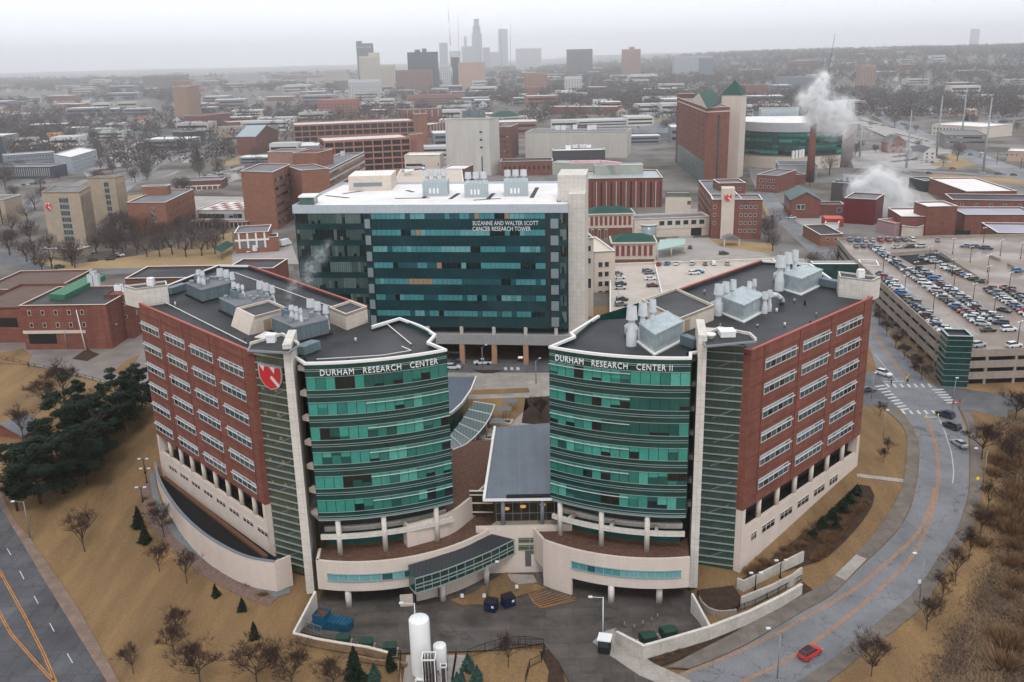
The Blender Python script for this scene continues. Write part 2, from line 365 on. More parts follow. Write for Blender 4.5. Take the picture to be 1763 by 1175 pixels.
def resample(P, n):
    L = [0]
    for a, b in zip(P, P[1:]): L.append(L[-1]+(Vector(b[:2])-Vector(a[:2])).length)
    out = []; k = 0
    for i in range(n):
        s = L[-1]*i/(n-1)
        while k < len(L)-2 and L[k+1] < s: k += 1
        t = (s-L[k])/max(1e-6, L[k+1]-L[k]); out.append(Vector(P[k][:2]).lerp(Vector(P[k+1][:2]), t))
    return out
def strip(name, A, B, m, dz=0.05, n=None, kind='structure', thick=0.0, z=None, k=None, mb=None):
    "sheet between world lines A and B, laid on the ground"
    L = sum((Vector(a[:2])-Vector(b[:2])).length for a, b in zip(A, A[1:]))
    n = n or max(2, int(L/3)); A = resample(A, n); B = resample(B, n); k = k or max(1, int((A[n//2]-B[n//2]).length/4)); own = mb is None
    mb = mb or MB(); base = len(mb.v)
    for a, b in zip(A, B):
        for j in range(k+1):
            p = a.lerp(b, j/k); mb.v.append((p.x, p.y, (H(p.x, p.y) if z is None else z)+dz))
    for i in range(n-1):
        for j in range(k):
            q = base+i*(k+1)+j; mb.f.append((q, q+1, q+k+2, q+k+1)); mb.m.append(0); mb.sm.append(False)
    if thick:
        for jj in (0, k):
            for i in range(n-1):
                q, r = mb.v[base+i*(k+1)+jj], mb.v[base+(i+1)*(k+1)+jj]
                mb.face([q, r, (r[0], r[1], r[2]-thick), (q[0], q[1], q[2]-thick)])
        for i in (0, n-1):
            q, r = mb.v[base+i*(k+1)], mb.v[base+i*(k+1)+k]
            mb.face([q, r, (r[0], r[1], r[2]-thick), (q[0], q[1], q[2]-thick)])
    if not own: return None
    o = mb.build(name, m, fix=False); return tag(o, kind=kind) if kind else o
def TP(pts): return [T(*p) for p in pts]
def mark(name, pts, wd, m, dz=0.075, mb=None, world=False):
    P = pts if world else TP(pts); c = [xy(p) for p in P]
    return strip(name, offs(c, wd/2), offs(c, -wd/2), m, dz, mb=mb, k=1, n=max(2, int(sum((Vector(a)-Vector(b)).length for a, b in zip(c, c[1:]))/2.5)))
# curved road right of the second research building
inner = smooth(TP([(1495, 592), (1512, 640), (1530, 676), (1548, 703), (1571, 736), (1582, 765), (1582, 803), (1573, 860), (1551, 908), (1517, 945), (1485, 974), (1434, 1025), (1388, 1051), (1320, 1091), (1263, 1122), (1190, 1152), (1100, 1186), (980, 1230)]), 4)
outer = smooth(TP([(1540, 590), (1572, 628), (1600, 658), (1640, 690), (1660, 730), (1668, 770), (1668, 815), (1667, 846), (1659, 880), (1642, 923), (1616, 960), (1577, 1017), (1537, 1051), (1480, 1097), (1423, 1142), (1371, 1175), (1290, 1220), (1150, 1290)]), 4)
# the road keeps climbing past the garage
up_in = TP([(1420, 440), (1455, 500), (1495, 592)]); up_out = TP([(1460, 440), (1500, 520), (1540, 590)])
strip('road', inner, outer, ASPHL, 0.05)
strip('road', up_in, up_out, ASPHL, 0.05)
sw_in = smooth(TP([(1520, 705), (1535, 716), (1548, 728), (1560, 748), (1561, 784), (1550, 848), (1511, 911), (1474, 954), (1437, 991), (1400, 1017), (1320, 1057), (1263, 1091), (1190, 1128), (1150, 1150)]), 4)
sw_inr = smooth(TP([(1543, 703), (1558, 722), (1568, 736), (1580, 765), (1580, 803), (1571, 860), (1549, 908), (1515, 945), (1483, 974), (1432, 1025), (1386, 1051), (1318, 1091), (1261, 1122), (1188, 1152)]), 4)
strip('pavement', sw_in, sw_inr, WALK, 0.16, thick=0.16)
strip('pavement', TP([(1437, 992), (1474, 956)]), TP([(1456, 1001), (1492, 964)]), CONC, 0.175)
strip('pavement', smooth(TP([(1652, 704), (1664, 730), (1670, 770), (1670, 815), (1669, 846), (1661, 880), (1644, 923), (1618, 960), (1579, 1017), (1539, 1051), (1482, 1097), (1425, 1142), (1373, 1175), (1292, 1220)]), 4),
      smooth(TP([(1668, 704), (1680, 735), (1688, 771), (1691, 803), (1690, 846), (1679, 897), (1660, 934), (1626, 982), (1597, 1036), (1548, 1080), (1510, 1108), (1460, 1148), (1425, 1175), (1350, 1215)]), 4), WALK, 0.16, thick=0.16)
strip('pavement', TP([(1500, 520), (1545, 586), (1603, 652)]), TP([(1512, 520), (1560, 588), (1628, 660)]), WALK, 0.16, thick=0.16)
# side street and bridge approach
strip('road', TP([(1425, 655), (1500, 640), (1560, 652), (1600, 662), (1800, 690)]), TP([(1425, 700), (1500, 700), (1548, 703), (1652, 702), (1800, 735)]), ASPH, 0.045)
for q in range(9): mark('crosswalk', [(1507+q*5.4, 666.5+q*5.0), (1523+q*5.2, 664+q*5.0)], 0.75, WHITEL)
for q in range(7): mark('crosswalk', [(1526+q*12.0, 661.5), (1531+q*12.0, 667.5)], 0.6, WHITEL)
for q in range(6): mark('crosswalk', [(1605+q*5.0, 672+q*4.5), (1624+q*4.6, 671+q*4.5)], 0.75, WHITEL)
for q in range(6): mark('crosswalk', [(1553+q*13, 707.5), (1558+q*13, 713.5)], 0.6, WHITEL)
for a, b in ((-0.19, 0), (0.19, 0)):
    c = smooth(TP([(1597, 722), (1606, 750), (1613, 780), (1616, 820), (1608, 870), (1597, 908), (1569, 960), (1537, 995), (1480, 1045), (1410, 1100), (1345, 1142), (1270, 1178), (1180, 1215)]), 4)
    mark('road_line', offs(c, a), 0.13, YEL, world=True)
    c = smooth(TP([(1610, 840), (1604, 862), (1595, 890), (1575, 925), (1535, 962), (1478, 1010), (1420, 1045), (1340, 1090), (1263, 1127), (1180, 1160), (1100, 1188)]), 4)
    mark('road_line', offs(c, a), 0.13, YEL, world=True)
    c = smooth(TP([(1500, 565), (1515, 590), (1540, 625), (1562, 655)]), 3)
    mark('road_line', offs(c, a), 0.13, YEL, world=True)
mark('road_line', [(1615, 718), (1627, 745), (1638, 780), (1642, 812), (1640, 833)], 0.16, WHITEL)
mark('road_line', [(1506, 610), (1525, 634), (1545, 657)], 0.16, WHITEL)
mark('road_line', [(1520, 658), (1556, 657)], 0.4, WHITEL); mark('road_line', [(1590, 719), (1617, 719)], 0.4, WHITEL)
# avenue at the lower left
le = [Vector(p[:2]) for p in TP([(-60, 780), (0, 873), (40, 938), (92, 1026), (132, 1091), (184, 1175), (240, 1262)])]
strip('road', [tuple(p) for p in le], offs([tuple(p) for p in le], -22), mat('worn asphalt', (0.115, 0.115, 0.125), 0.7, c2=(0.050, 0.050, 0.056), scale=0.13, wet=0.3, tile=(3.6, 7.0, 0.5), joint=0.35, jw=0.05, tvar=0.2, crack=.16), 0.05)
lw = TP([(-60, 750), (0, 846), (28, 901), (55, 931), (122, 1029), (159, 1091), (205, 1175), (262, 1262)])
strip('pavement', lw, [tuple(p) for p in le], mat('tan sidewalk', (0.26, 0.18, 0.14), 0.85, c2=(0.15, 0.11, 0.09), scale=0.3, tile=(1.8, 1.8), joint=0.7, jw=0.04, tvar=0.12), 0.16, thick=0.16)
for a in (-0.17, 0.17):
    mark('road_line', offs([xy(p) for p in TP([(-25, 925), (0, 985), (40, 1057), (73, 1121), (98, 1180), (110, 1215)])], a), 0.16, YEL, world=True)
    mark('road_line', offs([xy(p) for p in TP([(-10, 1035), (0, 1057), (18, 1091), (61, 1140), (96, 1178)])], a), 0.16, YEL, world=True)
for a, b, c, d in ((40, 425, 62, 462), (112, 552, 135, 597), (192, 692, 215, 735), (280, 845, 305, 892), (378, 1015, 408, 1068)):
    mark('lane_dash', [(a/3.264, 815+b/3.264), (c/3.264, 815+d/3.264)], 0.15, WHITEL)
# loading yard
YP = [(556, 1018), (514, 1088), (600, 1108), (690, 1125), (800, 1122), (870, 1118), (935, 1108), (962, 1140), (985, 1185), (1010, 1260), (1085, 1240), (1180, 1190), (1125, 1145), (1062, 1098), (1112, 1128), (1220, 1082), (1206, 1030), (1150, 900), (700, 900), (600, 900)]
mb = MB(); mb.face([T(x, y) for x, y in YP]); me = mb.mesh('pavement', YARD); bm = bmesh.new(); bm.from_mesh(me)
for v in bm.verts: v.co.z = 0
for k in range(110, 176): bmesh.ops.bisect_plane(bm, geom=bm.verts[:]+bm.edges[:]+bm.faces[:], plane_co=(0, k, 0), plane_no=(0, 1, 0))
for k in (-38, -30, -15, 0, 15, 30, 33.5): bmesh.ops.bisect_plane(bm, geom=bm.verts[:]+bm.edges[:]+bm.faces[:], plane_co=(k, 0, 0), plane_no=(1, 0, 0))
bmesh.ops.triangulate(bm, faces=bm.faces[:])
for v in bm.verts: v.co.z = H(v.co.x, v.co.y)+.03
bm.to_mesh(me); bm.free(); [setattr(d_, 'uv', (me.vertices[me.loops[i_].vertex_index].co.x, me.vertices[me.loops[i_].vertex_index].co.y)) for i_, d_ in enumerate(me.uv_layers[0].data)]; tag(put('pavement', me), kind='structure')
for i in range(9):
    u = i/8; a = T(910, 1024).lerp(T(928, 1048), u); b = T(925, 1014).lerp(T(992, 1030), u)
    mark('bay_line', [xy(a), xy(b)], 0.12, YEL, world=True)
mark('bay_line', [xy(T(*p)) for p in ((910, 1022), (925, 1049), (990, 1034))], 0.14, YEL, world=True)
# island of grass, walk and concrete slabs round the yard
def flat(name, pts, z, m, kind='structure', thick=0):
    mb = MB(); P = [G(x, y, z) for x, y in pts]; mb.face(P)
    if thick:
        for a, b in zip(P, P[1:]+P[:1]): mb.face([a, b, (b.x, b.y, z-thick), (a.x, a.y, z-thick)])
    return tag(mb.build(name, m, fix=False), kind=kind)
flat('grass_island', [(775, 1033), (812, 1022), (845, 1000), (872, 985), (940, 1012), (905, 1022), (850, 1040), (795, 1041)], -.95, GRASS, thick=0.2)
flat('path', [(873, 988), (918, 990), (925, 1003), (893, 1006), (880, 1000)], -.93, CONC)
flat('pavement', [(1040, 1088), (1058, 1082), (1062, 1098), (1125, 1142), (1190, 1172), (1165, 1190), (1100, 1162), (1050, 1128), (1020, 1105)], 0.16, CONC, thick=0.16)
flat('concrete_pad', [(700, 1128), (805, 1128), (798, 1200), (690, 1200)], 0.1, CONC, thick=0.2)
flat('lawn', [(800, 1140), (880, 1118), (930, 1125), (950, 1155), (940, 1190), (800, 1190)], 0.12, GRASS)
flat('mulch_bed', [(928, 1122), (945, 1118), (968, 1150), (975, 1190), (940, 1190), (945, 1155)], 0.13, MULCH)
strip('planting_bed', smooth(TP([(1110, 1134), (1180, 1105), (1260, 1066), (1330, 1030), (1382, 1003)]), 3), smooth(TP([(1130, 1151), (1190, 1127), (1263, 1090), (1335, 1050), (1400, 1016)]), 3), MULCH, 0.1)
strip('planting_bed', smooth(TP([(1275, 1000), (1330, 960), (1400, 905), (1465, 855), (1480, 835)]), 3), smooth(TP([(1290, 1003), (1385, 975), (1425, 960), (1480, 905), (1506, 862), (1498, 838)]), 3), MULCH, 0.1)
strip('gravel_bed', smooth(TP([(240, 845), (255, 900), (290, 940), (340, 985), (400, 1020), (462, 1045)]), 3), smooth(TP([(256, 830), (266, 870), (300, 925), (350, 965), (410, 1000), (478, 1030)]), 3), mat('pink gravel', (0.22, 0.145, 0.12), .95, c2=(.10, .07, .06), scale=1.5), 0.09)
strip('path', smooth(TP([(256, 815), (266, 868), (300, 925), (350, 965), (410, 1000), (478, 1030), (500, 1022)]), 3), smooth(TP([(266, 815), (276, 862), (309, 915), (360, 955), (420, 990), (482, 1017), (500, 1008)]), 3), mat('blue slab path', (0.15, 0.165, 0.17), .8, var=.2, scale=.5, tile=(1.2, 1.2), joint=.6), 0.12)
# grass walk on the right lawn
strip('path', TP([(1475, 816), (1558, 826)]), TP([(1475, 822), (1557, 832)]), CONC, 0.09)
# entrance street and plaza between the buildings
flat('road', [(640, 640), (1010, 638), (1010, 690), (955, 706), (855, 672), (760, 660), (640, 720)], 8.06, CONC)
flat('road', [(760, 618), (1010, 618), (1010, 642), (760, 642)], 8.07, ASPH)
flat('plaza', [(700, 655), (960, 655), (960, 800), (700, 800)], 8.02, CONC)
flat('lawn', [(800, 688), (905, 684), (912, 700), (870, 736), (800, 740)], 8.10, GRASS)
flat('lawn', [(806, 672), (910, 668), (912, 676), (800, 680)], 8.10, GRASS)
flat('mulch_bed', [(905, 685), (950, 682), (950, 735), (898, 728)], 8.10, MULCH)
flat('mulch_bed', [(812, 637), (868, 637), (850, 643), (830, 643)], 8.13, MULCH)
for q in range(3): mark('crosswalk', [(870+q*10.6, 633), (871+q*10.6, 638)], 0.9, WHITEL, 0.09)
# forecourt left of the first building
flat('road', [(0, 560), (250, 560), (262, 655), (215, 668), (150, 652), (60, 630), (0, 625)], 8.05, mat('forecourt paving', (0.26, 0.225, 0.20), .7, c2=(0.15, 0.14, 0.135), scale=0.12, wet=.35, tile=(5, 5), joint=.65, jw=.05, tvar=.12))
flat('mulch_bed', [(124, 618), (150, 600), (160, 606), (172, 610), (150, 622)], 8.12, MULCH)
flat('lawn', [(195, 640), (218, 620), (240, 612), (225, 640), (205, 646)], 8.12, GRASS)
flat('lawn', [(0, 608), (40, 600), (55, 612), (48, 628), (0, 626)], 8.12, GRASS)

flat('planting_bed', [(1200, 1016), (1262, 1008), (1278, 1030), (1268, 1046), (1243, 1050), (1222, 1045), (1209, 1034)], 1.3, MULCH, thick=1)
strip('bank', TP([(1735, 705), (1728, 850), (1718, 950), (1672, 1050), (1600, 1180), (1560, 1260)]), TP([(1900, 705), (1900, 850), (1900, 950), (1900, 1050), (1880, 1180), (1850, 1260)]), mat('thicket soil', (.17, .115, .07), .95, c2=(.055, .038, .028), scale=.12, grain=.35), .06)
# ================================================================ the two curved research buildings
def arc3(a, b, c, n):
    ax, ay, bx, by, cx, cy = a[0], a[1], b[0], b[1], c[0], c[1]
    d = 2*(ax*(by-cy)+bx*(cy-ay)+cx*(ay-by))
    ux = ((ax*ax+ay*ay)*(by-cy)+(bx*bx+by*by)*(cy-ay)+(cx*cx+cy*cy)*(ay-by))/d
    uy = ((ax*ax+ay*ay)*(cx-bx)+(bx*bx+by*by)*(ax-cx)+(cx*cx+cy*cy)*(bx-ax))/d
    r = math.hypot(ax-ux, ay-uy); t0 = math.atan2(ay-uy, ax-ux); t1 = math.atan2(cy-uy, cx-ux)
    if t1 < t0: t1 += 2*math.pi
    if t1-t0 > math.pi: t1 -= 2*math.pi
    return [(ux+r*math.cos(t0+(t1-t0)*i/n), uy+r*math.sin(t0+(t1-t0)*i/n)) for i in range(n+1)], (ux, uy, r, t0, t1)
def ccw_(P): return P if sum(P[i][0]*P[(i+1) % len(P)][1]-P[(i+1) % len(P)][0]*P[i][1] for i in range(len(P))) > 0 else P[::-1]
def wall_mb(line, z0, z1, mb=None, mi=0):
    mb = mb or MB()
    for a, b in zip(line, line[1:]): mb.face([(a[0], a[1], z0), (b[0], b[1], z0), (b[0], b[1], z1), (a[0], a[1], z1)], mi)
    return mb
def slab_wall(line, z0, z1, th, mb=None, mi=0):
    "upright wall of real thickness; its outer face is the line, thickness to the left"
    mb = mb or MB(); return mb.ring([xy(p) for p in line], offs([xy(p) for p in line], th), z0, z1, mi, closed=False)
def text_mesh(s, size, depth=0.12, space=1.0, wspace=1.0):
    cu = bpy.data.curves.new('t', 'FONT'); cu.body = s; cu.size = size; cu.extrude = depth; cu.space_character = space; cu.space_word = wspace; cu.resolution_u = 2
    o = bpy.data.objects.new('t', cu); COL.objects.link(o)
    dg = bpy.context.evaluated_depsgraph_get(); dg.update()
    me = bpy.data.meshes.new_from_object(o.evaluated_get(dg)); bpy.data.objects.remove(o); bpy.data.curves.remove(cu)
    return me
PITCHF = 4.8
def panes_row(line, z0, z1, seed, out=0.07, wts=(9, 5, 4, 3, 2), split=0.38, pal=5):
    "one ribbon window: a pane per facet, some with half-drawn blinds"
    rnd = random.Random(seed); L = offs(line, -out); mb = MB(); prev = 0
    for a, b in zip(L, L[1:]):
        v = prev if rnd.random() < 0.5 else rnd.choices(range(pal), wts[:pal])[0]
        prev = v; u = Vector(b)-Vector(a); a2 = Vector(a)+u*0.03; b2 = Vector(b)-u*0.03
        if rnd.random() < split:
            k = z0+(z1-z0)*rnd.choice((0.25, 0.35, 0.6, 0.7)); lo = rnd.choice((3, 3, 2, 1))
            mb.face([(*a2, z0), (*b2, z0), (*b2, k), (*a2, k)], lo); mb.face([(*a2, k), (*b2, k), (*b2, z1), (*a2, z1)], v)
        else: mb.face([(*a2, z0), (*b2, z0), (*b2, z1), (*a2, z1)], v)
    return mb
def make_window(w, h, panes, bars=True):
    "brick-wall window in local space, facing -Y; returns frame and glass meshes"
    f = MB(); g = MB()
    f.box(0, w, -0.10, 0.05, 0, 0.14).box(0, w, -0.10, 0.05, h-0.14, h)
    for i in range(panes+1):
        x = (w-0.12)*i/panes; q = .12 if i in (0, panes, panes//2) else .05; f.box(x, x+q, -0.09, 0.05, 0.14, h-0.14)
    f.box(0.12, w-0.12, -0.075, 0.05, h*0.62, h*0.62+0.07)
    if bars: f.box(-0.35, w+0.35, -0.36, -0.10, h*0.70, h*0.70+0.13)
    rnd = random.Random(int(w*10))
    for i in range(panes):
        x0 = (w-0.12)*i/panes+0.12; x1 = (w-0.12)*(i+1)/panes
        g.face([(x0, -0.03, 0.14), (x1, -0.03, 0.14), (x1, -0.03, h*0.62), (x0, -0.03, h*0.62)], rnd.choice((0, 0, 1)))
        g.face([(x0, -0.03, h*0.62+.07), (x1, -0.03, h*0.62+.07), (x1, -0.03, h-.14), (x0, -0.03, h-.14)], rnd.choice((0, 2, 2)))
    return f, g
WGL = [mat('blue grey window glass', (0.055, 0.085, 0.095), 0.1, var=0.3, scale=0.4), WIND, mat('pale window glass', (0.25, 0.30, 0.31), 0.2, var=0.2, scale=0.4)]
def drc(name, label, c):
    A, B = c['brick']; gl = c['glass']; zb, zt = 14.5, 46.0
    base = thing(name, label, 'building', ((A[0]+B[0])/2, (A[1]+B[1])/2, 0))
    arc, _ = arc3(*gl, 15)
    if arc[0][0] > arc[-1][0]: arc = arc[::-1]
    # --- brick wing
    brick = slab_wall([A, B], zb, zt, 0.5); mb = brick
    for q in c['brick_more']: slab_wall(q, zb, zt, 0.5, mb)
    wall = mb.build('brick_wall', BRICK, base)
    cop = MB(); ring = [A, B]; slab_wall(offs([A, B], -0.12), zt, zt+0.2, 0.45, cop)
    wc = MB(); [slab_wall(offs(q, -0.13), zt-.3, zt+.15, .5, wc) for q in c['whitecop']]; wc.build('white_coping', COPW, base)
    for q in c['brick_more'][:1]+c['brick_more'][2:]: slab_wall(offs(q, -0.12), zt, zt+0.2, 0.45, cop)
    cop.build('red_coping', COPR, base)
    lm_ = MB(); [slab_wall(offs(q, .52), zt-.92, zt-.06, .06, lm_) for q in [[A, B]]+c['brick_more'][:2]]; lm_.build('parapet_lining', ROOFD, base)
    # downpipe-like joints in the brick
    L = (Vector(B)-Vector(A)); d = L.normalized(); n = Vector((d.y, -d.x)); Lw = L.length; rz = math.atan2(d.y, d.x)
    jb = MB()
    for s in c['joints']:
        p = Vector(A)+d*(s*Lw); jb.beam((p.x+n.x*.03, p.y+n.y*.03, zb+.1), (p.x+n.x*.03+d.x*.12, p.y+n.y*.03+d.y*.12, zb+.1), 0.1, zt-zb-0.3)
    for k in range(6):
        z = c['row0']-PITCHF*k-0.35
        p, q = Vector(A)+n*.03+d*0.1, Vector(B)+n*.03-d*0.1; jb.beam((p.x, p.y, z), (q.x, q.y, z), 0.08, 0.10)
    jb.build('wall_joint', mat('brick joint', (0.13, 0.04, 0.03), .9), base)
    fm = {}
    for (s0, s1, rows, z0) in c['cols']:
        wd = s1-s0
        f, g = make_window(wd, 2.15, max(4, int(wd/1.7)))
        fme = f.mesh('window', FRAME); gme = g.mesh('glass', WGL)
        for k in rows:
            p = Vector(A)+d*s0; z = z0-PITCHF*k
            o = local('window', fme, base, (p.x-base.location.x, p.y-base.location.y, z), rz)
            local('glass', gme, o)
    # --- white base with a loggia
    gz = c['logg']; base_w = MB(); s0, s1 = c['base_span']; P0 = Vector(A)+d*s0; P1 = Vector(A)+d*s1
    slab_wall([tuple(P0), tuple(P1)], c['bz'], gz, 0.8, base_w)
    slab_wall([tuple(P1-d*1.2-n*.02), tuple(P1-n*.02)], gz, zb, 2.0, base_w)
    slab_wall([tuple(P0), tuple(P0+d*1.1)], gz, zb, 2.0, base_w)
    for q in c['base_more']: slab_wall(q, c['bz'], zb, 0.6, base_w)
    base_w.build('stone_base', STONE, base)
    rec = MB(); Q0, Q1 = P0-n*3.6+d*1.0, P1-n*3.6-d*1.0
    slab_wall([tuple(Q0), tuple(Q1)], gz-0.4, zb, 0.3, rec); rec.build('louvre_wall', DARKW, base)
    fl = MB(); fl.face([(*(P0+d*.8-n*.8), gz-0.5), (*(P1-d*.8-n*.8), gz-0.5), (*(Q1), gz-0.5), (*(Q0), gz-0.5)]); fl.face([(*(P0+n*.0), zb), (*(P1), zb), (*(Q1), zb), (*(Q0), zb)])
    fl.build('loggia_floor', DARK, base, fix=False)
    for i in range(c['ncol']):
        p = P0+(P1-P0)*((i+1)/(c['ncol']+1))-n*0.7; m = MB(); m.tube((p.x, p.y, gz-.5), (p.x, p.y, zb), 0.5, n=12); m.build('column', CREAM, base)
    for (a, b) in c['lowwin']:
        f, g = make_window((b-a), 1.25 if c['seed'] < 50 else 1.8, 3, False); p = P0+d*a
        o = local('window', f.mesh('window', STONE), base, (p.x-base.location.x, p.y-base.location.y, c['lwz']), rz); local('glass', g.mesh('glass', [WIND, WIND, WIN]), o)
    # --- roof
    rp = c['roof'](arc); deck = MB(); deck.face([(p[0], p[1], zt-0.9) for p in rp]); deck.build('roof', ROOFD, base, fix=False)
    # --- curved glass front
    gb = 15.3; cw = wall_mb(arc, gb, zt-0.02); inn = offs(arc, 0.5)
    for i, p in enumerate(arc):
        a = Vector(offs(arc, -0.09)[i]); t = (Vector(arc[min(i+1, 15)])-Vector(arc[max(i-1, 0)])).normalized()*0.05
        cw.face([(*(a-t), gb), (*(a+t), gb), (*(a+t), zt-.1), (*(a-t), zt-.1)], 1)
    cw.ring(arc, inn, gb-0.02, gb, 0, closed=False)
    body = c['body'](arc); wall_mb(body, gb, zt-0.02, cw, 0)
    cw.build('curtain_wall', [GSP, MULLD], base, fix=False)
    soff = MB(); soff.face([(p[0], p[1], gb-0.03) for p in (arc+body[1:-1])]); soff.build('soffit', mat('soffit', (0.22, 0.22, 0.22), .8), base, fix=False)
    tops = c['gtop']
    for k in range(6):
        z1 = tops-PITCHF*k
        panes_row(arc, z1-2.45, z1, c['seed']+k).build('ribbon_window', GP, base, fix=False)
    z = zt-1.3
    lines = []
    for k in range(7):
        z1 = tops-PITCHF*k
        lines += [z1+0.02+2.35*0.45, z1] + ([z1-2.45, z1-3.3] if k < 6 else [])
    lines = [zt-1.2]+[q for q in lines if gb+0.3 < q < zt-1.5]+[gb]
    full = offs(arc, -0.12); outp = offs(arc, -0.24)
    for q in lines:
        m = MB(); m.ring(full, outp, q, q+(0.08 if q > gb else 0.25), 0, closed=False); m.build('mullion', MULL, base)
    for q in (1, 2, 3, 4, 5, 6):     # pale bars put in as white highlights along part of each ribbon
        z1 = tops-PITCHF*(q-1)-0.55; i0, i1 = c['shade']
        if q > 1 or c['seed'] > 50: m = MB(); m.ring(full[i0:i1], offs(arc, -0.42)[i0:i1], z1, z1+0.05, 0, closed=False); m.build('sunshade_or_highlight', FRAME, base)
    cp = MB(); line = c['coping'](arc); slab_wall(offs(line, -0.15), zt-0.3, zt+0.15, 0.55, cp); cp.build('white_coping', COPW, base)
    # --- colonnade under the glass and the stone podium
    inner = offs(arc, 4.2); pod = arc3(*c['pod'], 18)[0]
    if pod[0][0] > pod[-1][0]: pod = pod[::-1]
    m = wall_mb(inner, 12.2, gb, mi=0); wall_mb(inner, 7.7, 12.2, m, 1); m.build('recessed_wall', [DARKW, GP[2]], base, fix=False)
    m = MB(); m.ring(offs(arc, 0.75), offs(arc, 0.15), 11.2, 12.1, 0, closed=False); m.ring(offs(arc, 3.9), offs(arc, 3.3), 11.2, 12.2, 0, closed=False)
    for i in (2, 7, 12):
        a, b = Vector(offs(arc, 0.6)[i]), Vector(offs(arc, 3.8)[i]); m.beam((*a, 11.25), (*b, 11.25), 0.6, 0.8)
    m.build('beam', STONEW, base)
    for i in c['gcols']:
        p = offs(arc, 0.45)[i]; m = MB(); m.tube((p[0], p[1], 7.8), (p[0], p[1], gb), 0.5, n=14); m.build('column', STONEW, base)
    pt, pb = c['podz']
    m = MB(); slab_wall(pod, pb, pt, 0.5, m)
    for q in c['pod_more']: slab_wall(q, pb, pt, 0.5, m)
    j0, j1 = c['podlow']; slab_wall(pod[j0:j1+1], -1.6, pb, 0.5, m)
    m.build('podium_wall', STONE, base)
    m = MB(); pr = offs(pod, 0.4); m.face([(p[0], p[1], pt-0.7) for p in pr+c['pod_back']]); m.build('gravel_roof', GRAVEL, base, fix=False)
    m = MB(); m.face([(p[0], p[1], pb+0.02) for p in pr+c['pod_back']]); m.build('soffit', mat('soffit', (0.22, 0.22, 0.22), .8), base, fix=False)
    i0, i1 = c['podwin']; seg = pod[i0:i1+1]
    m = panes_row(seg, 4.7, 6.1, 99+c['seed'], wts=(2, 6, 4, 1, 0), split=0.0, pal=4); m.build('ribbon_window', SP[:4], base, fix=False)
    for q in (4.6, 6.05): m = MB(); m.ring(offs(seg, -0.02), offs(seg, -0.25), q, q+0.14, 0, closed=False); m.build('mullion', MULL, base)
    for p in c['podcols']: m = MB(); m.tube((p[0], p[1], -1.5), (p[0], p[1], pb), 0.6, n=14); m.build('column', STONEW, base)
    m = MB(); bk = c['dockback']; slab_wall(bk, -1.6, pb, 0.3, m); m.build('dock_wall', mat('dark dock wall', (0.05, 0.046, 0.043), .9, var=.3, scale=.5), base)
    # --- stair glass, fin, stair roof
    S0, S1 = c['stair']; ds = (Vector(S1)-Vector(S0)); ns = Vector((ds.y, -ds.x)).normalized(); m = MB(); stm = STG if c['seed'] < 50 else STG2
    wall_mb([S0, S1], c['sbz'], 48.3, m)
    for i in range(8):
        p = Vector(S0)+ds*i/7+ns*0.03; t = ds.normalized()*0.04; m.face([(*(p-t), c['sbz']), (*(p+t), c['sbz']), (*(p+t), 48.3), (*(p-t), 48.3)], 1)
    # landings and stair flights seen behind the glass
    stairs = m.build('stair_glass', [stm, MULLD], base, fix=False)
    z = 46.6; k = 0
    while z > c['sbz']+0.5:
        a, b = Vector(S0)+ns*.05, Vector(S1)+ns*.05; mm = MB(); mm.beam((*(a+ns*.15), z), (*(b+ns*.15), z), 0.32, 0.14); mm.build('sunshade_or_highlight', MULL, base)
        k += 1; z -= 1.45 if k % 2 else PITCHF-1.45-1.75 if False else 1.6
    m = MB(); rnd = random.Random(4+c['seed'])
    for k in range(9):
        z = 44-PITCHF*k; f = 0.32+0.05*(k % 2)
        a = Vector(S0)+ds*f+ns*.04; b = Vector(S0)+ds*(f+0.5)+ns*.04
        if z > c['sbz']+3: m = MB(); m.face([(*a, z-2.2), (*b, z-0.2), (*b, z+0.1), (*a, z-1.9)]); m.build('stair_flight', mat('stair flight', (0.13, 0.145, 0.12), .5), base, fix=False)
    if c['seed'] < 50:
        for k in range(7):
            for f, w in ((0.50, 1.0), (0.10, 0.7)):
                z = 45.3-PITCHF*k-(0 if w > 1.4 else 1.4); p = Vector(S0)+ds*f+ns*.06; q = p+ds.normalized()*w
                m = MB(); m.face([(*p, z-0.75), (*q, z-0.75), (*(q-ds.normalized()*.3), z-0.1), (*(p+ds.normalized()*.3), z-.1)]); m.build('stair_lamp', mat('stair light', (0.20, 0.15, 0.07), .5, emit=(0.9, 0.6, 0.25, 0.05)), base, fix=False)
    F0, F1, fwid = c['fin']; m = MB(); v = Vector(F1)-Vector(F0); q = Vector((v.y, -v.x)).normalized()*fwid
    poly = [F0, tuple(Vector(F0)+q), tuple(Vector(F1)+q), F1]; m.prism(poly, 0, c['finz']); m.build('fin_wall', STONEW, base)
    for k in range(7):
        a = Vector(c['brk'][0]); b = Vector(c['brk'][1]); z = 43.8-PITCHF*k
        m = MB(); m.beam((*a, z), (*b, z), 1.3, 0.9); m.build('bracket', CREAM, base)
    m = wall_mb(c['gap'], 2, zt-0.3); m.build('gap_glass', [GP[3]], base, fix=False)  # black strip paints the dark of the recess between fin and curtain wall
    can = [xy(G(x, y, 48.7)) for x, y in c['canopy']]
    m = MB(); m.prism(can, 48.35, 48.7); m.build('canopy', STEEL, base)
    mm = MB(); mm.prism(inset(can, 0.35), 48.7, 48.74); mm.build('canopy_roof', ROOFD, base)
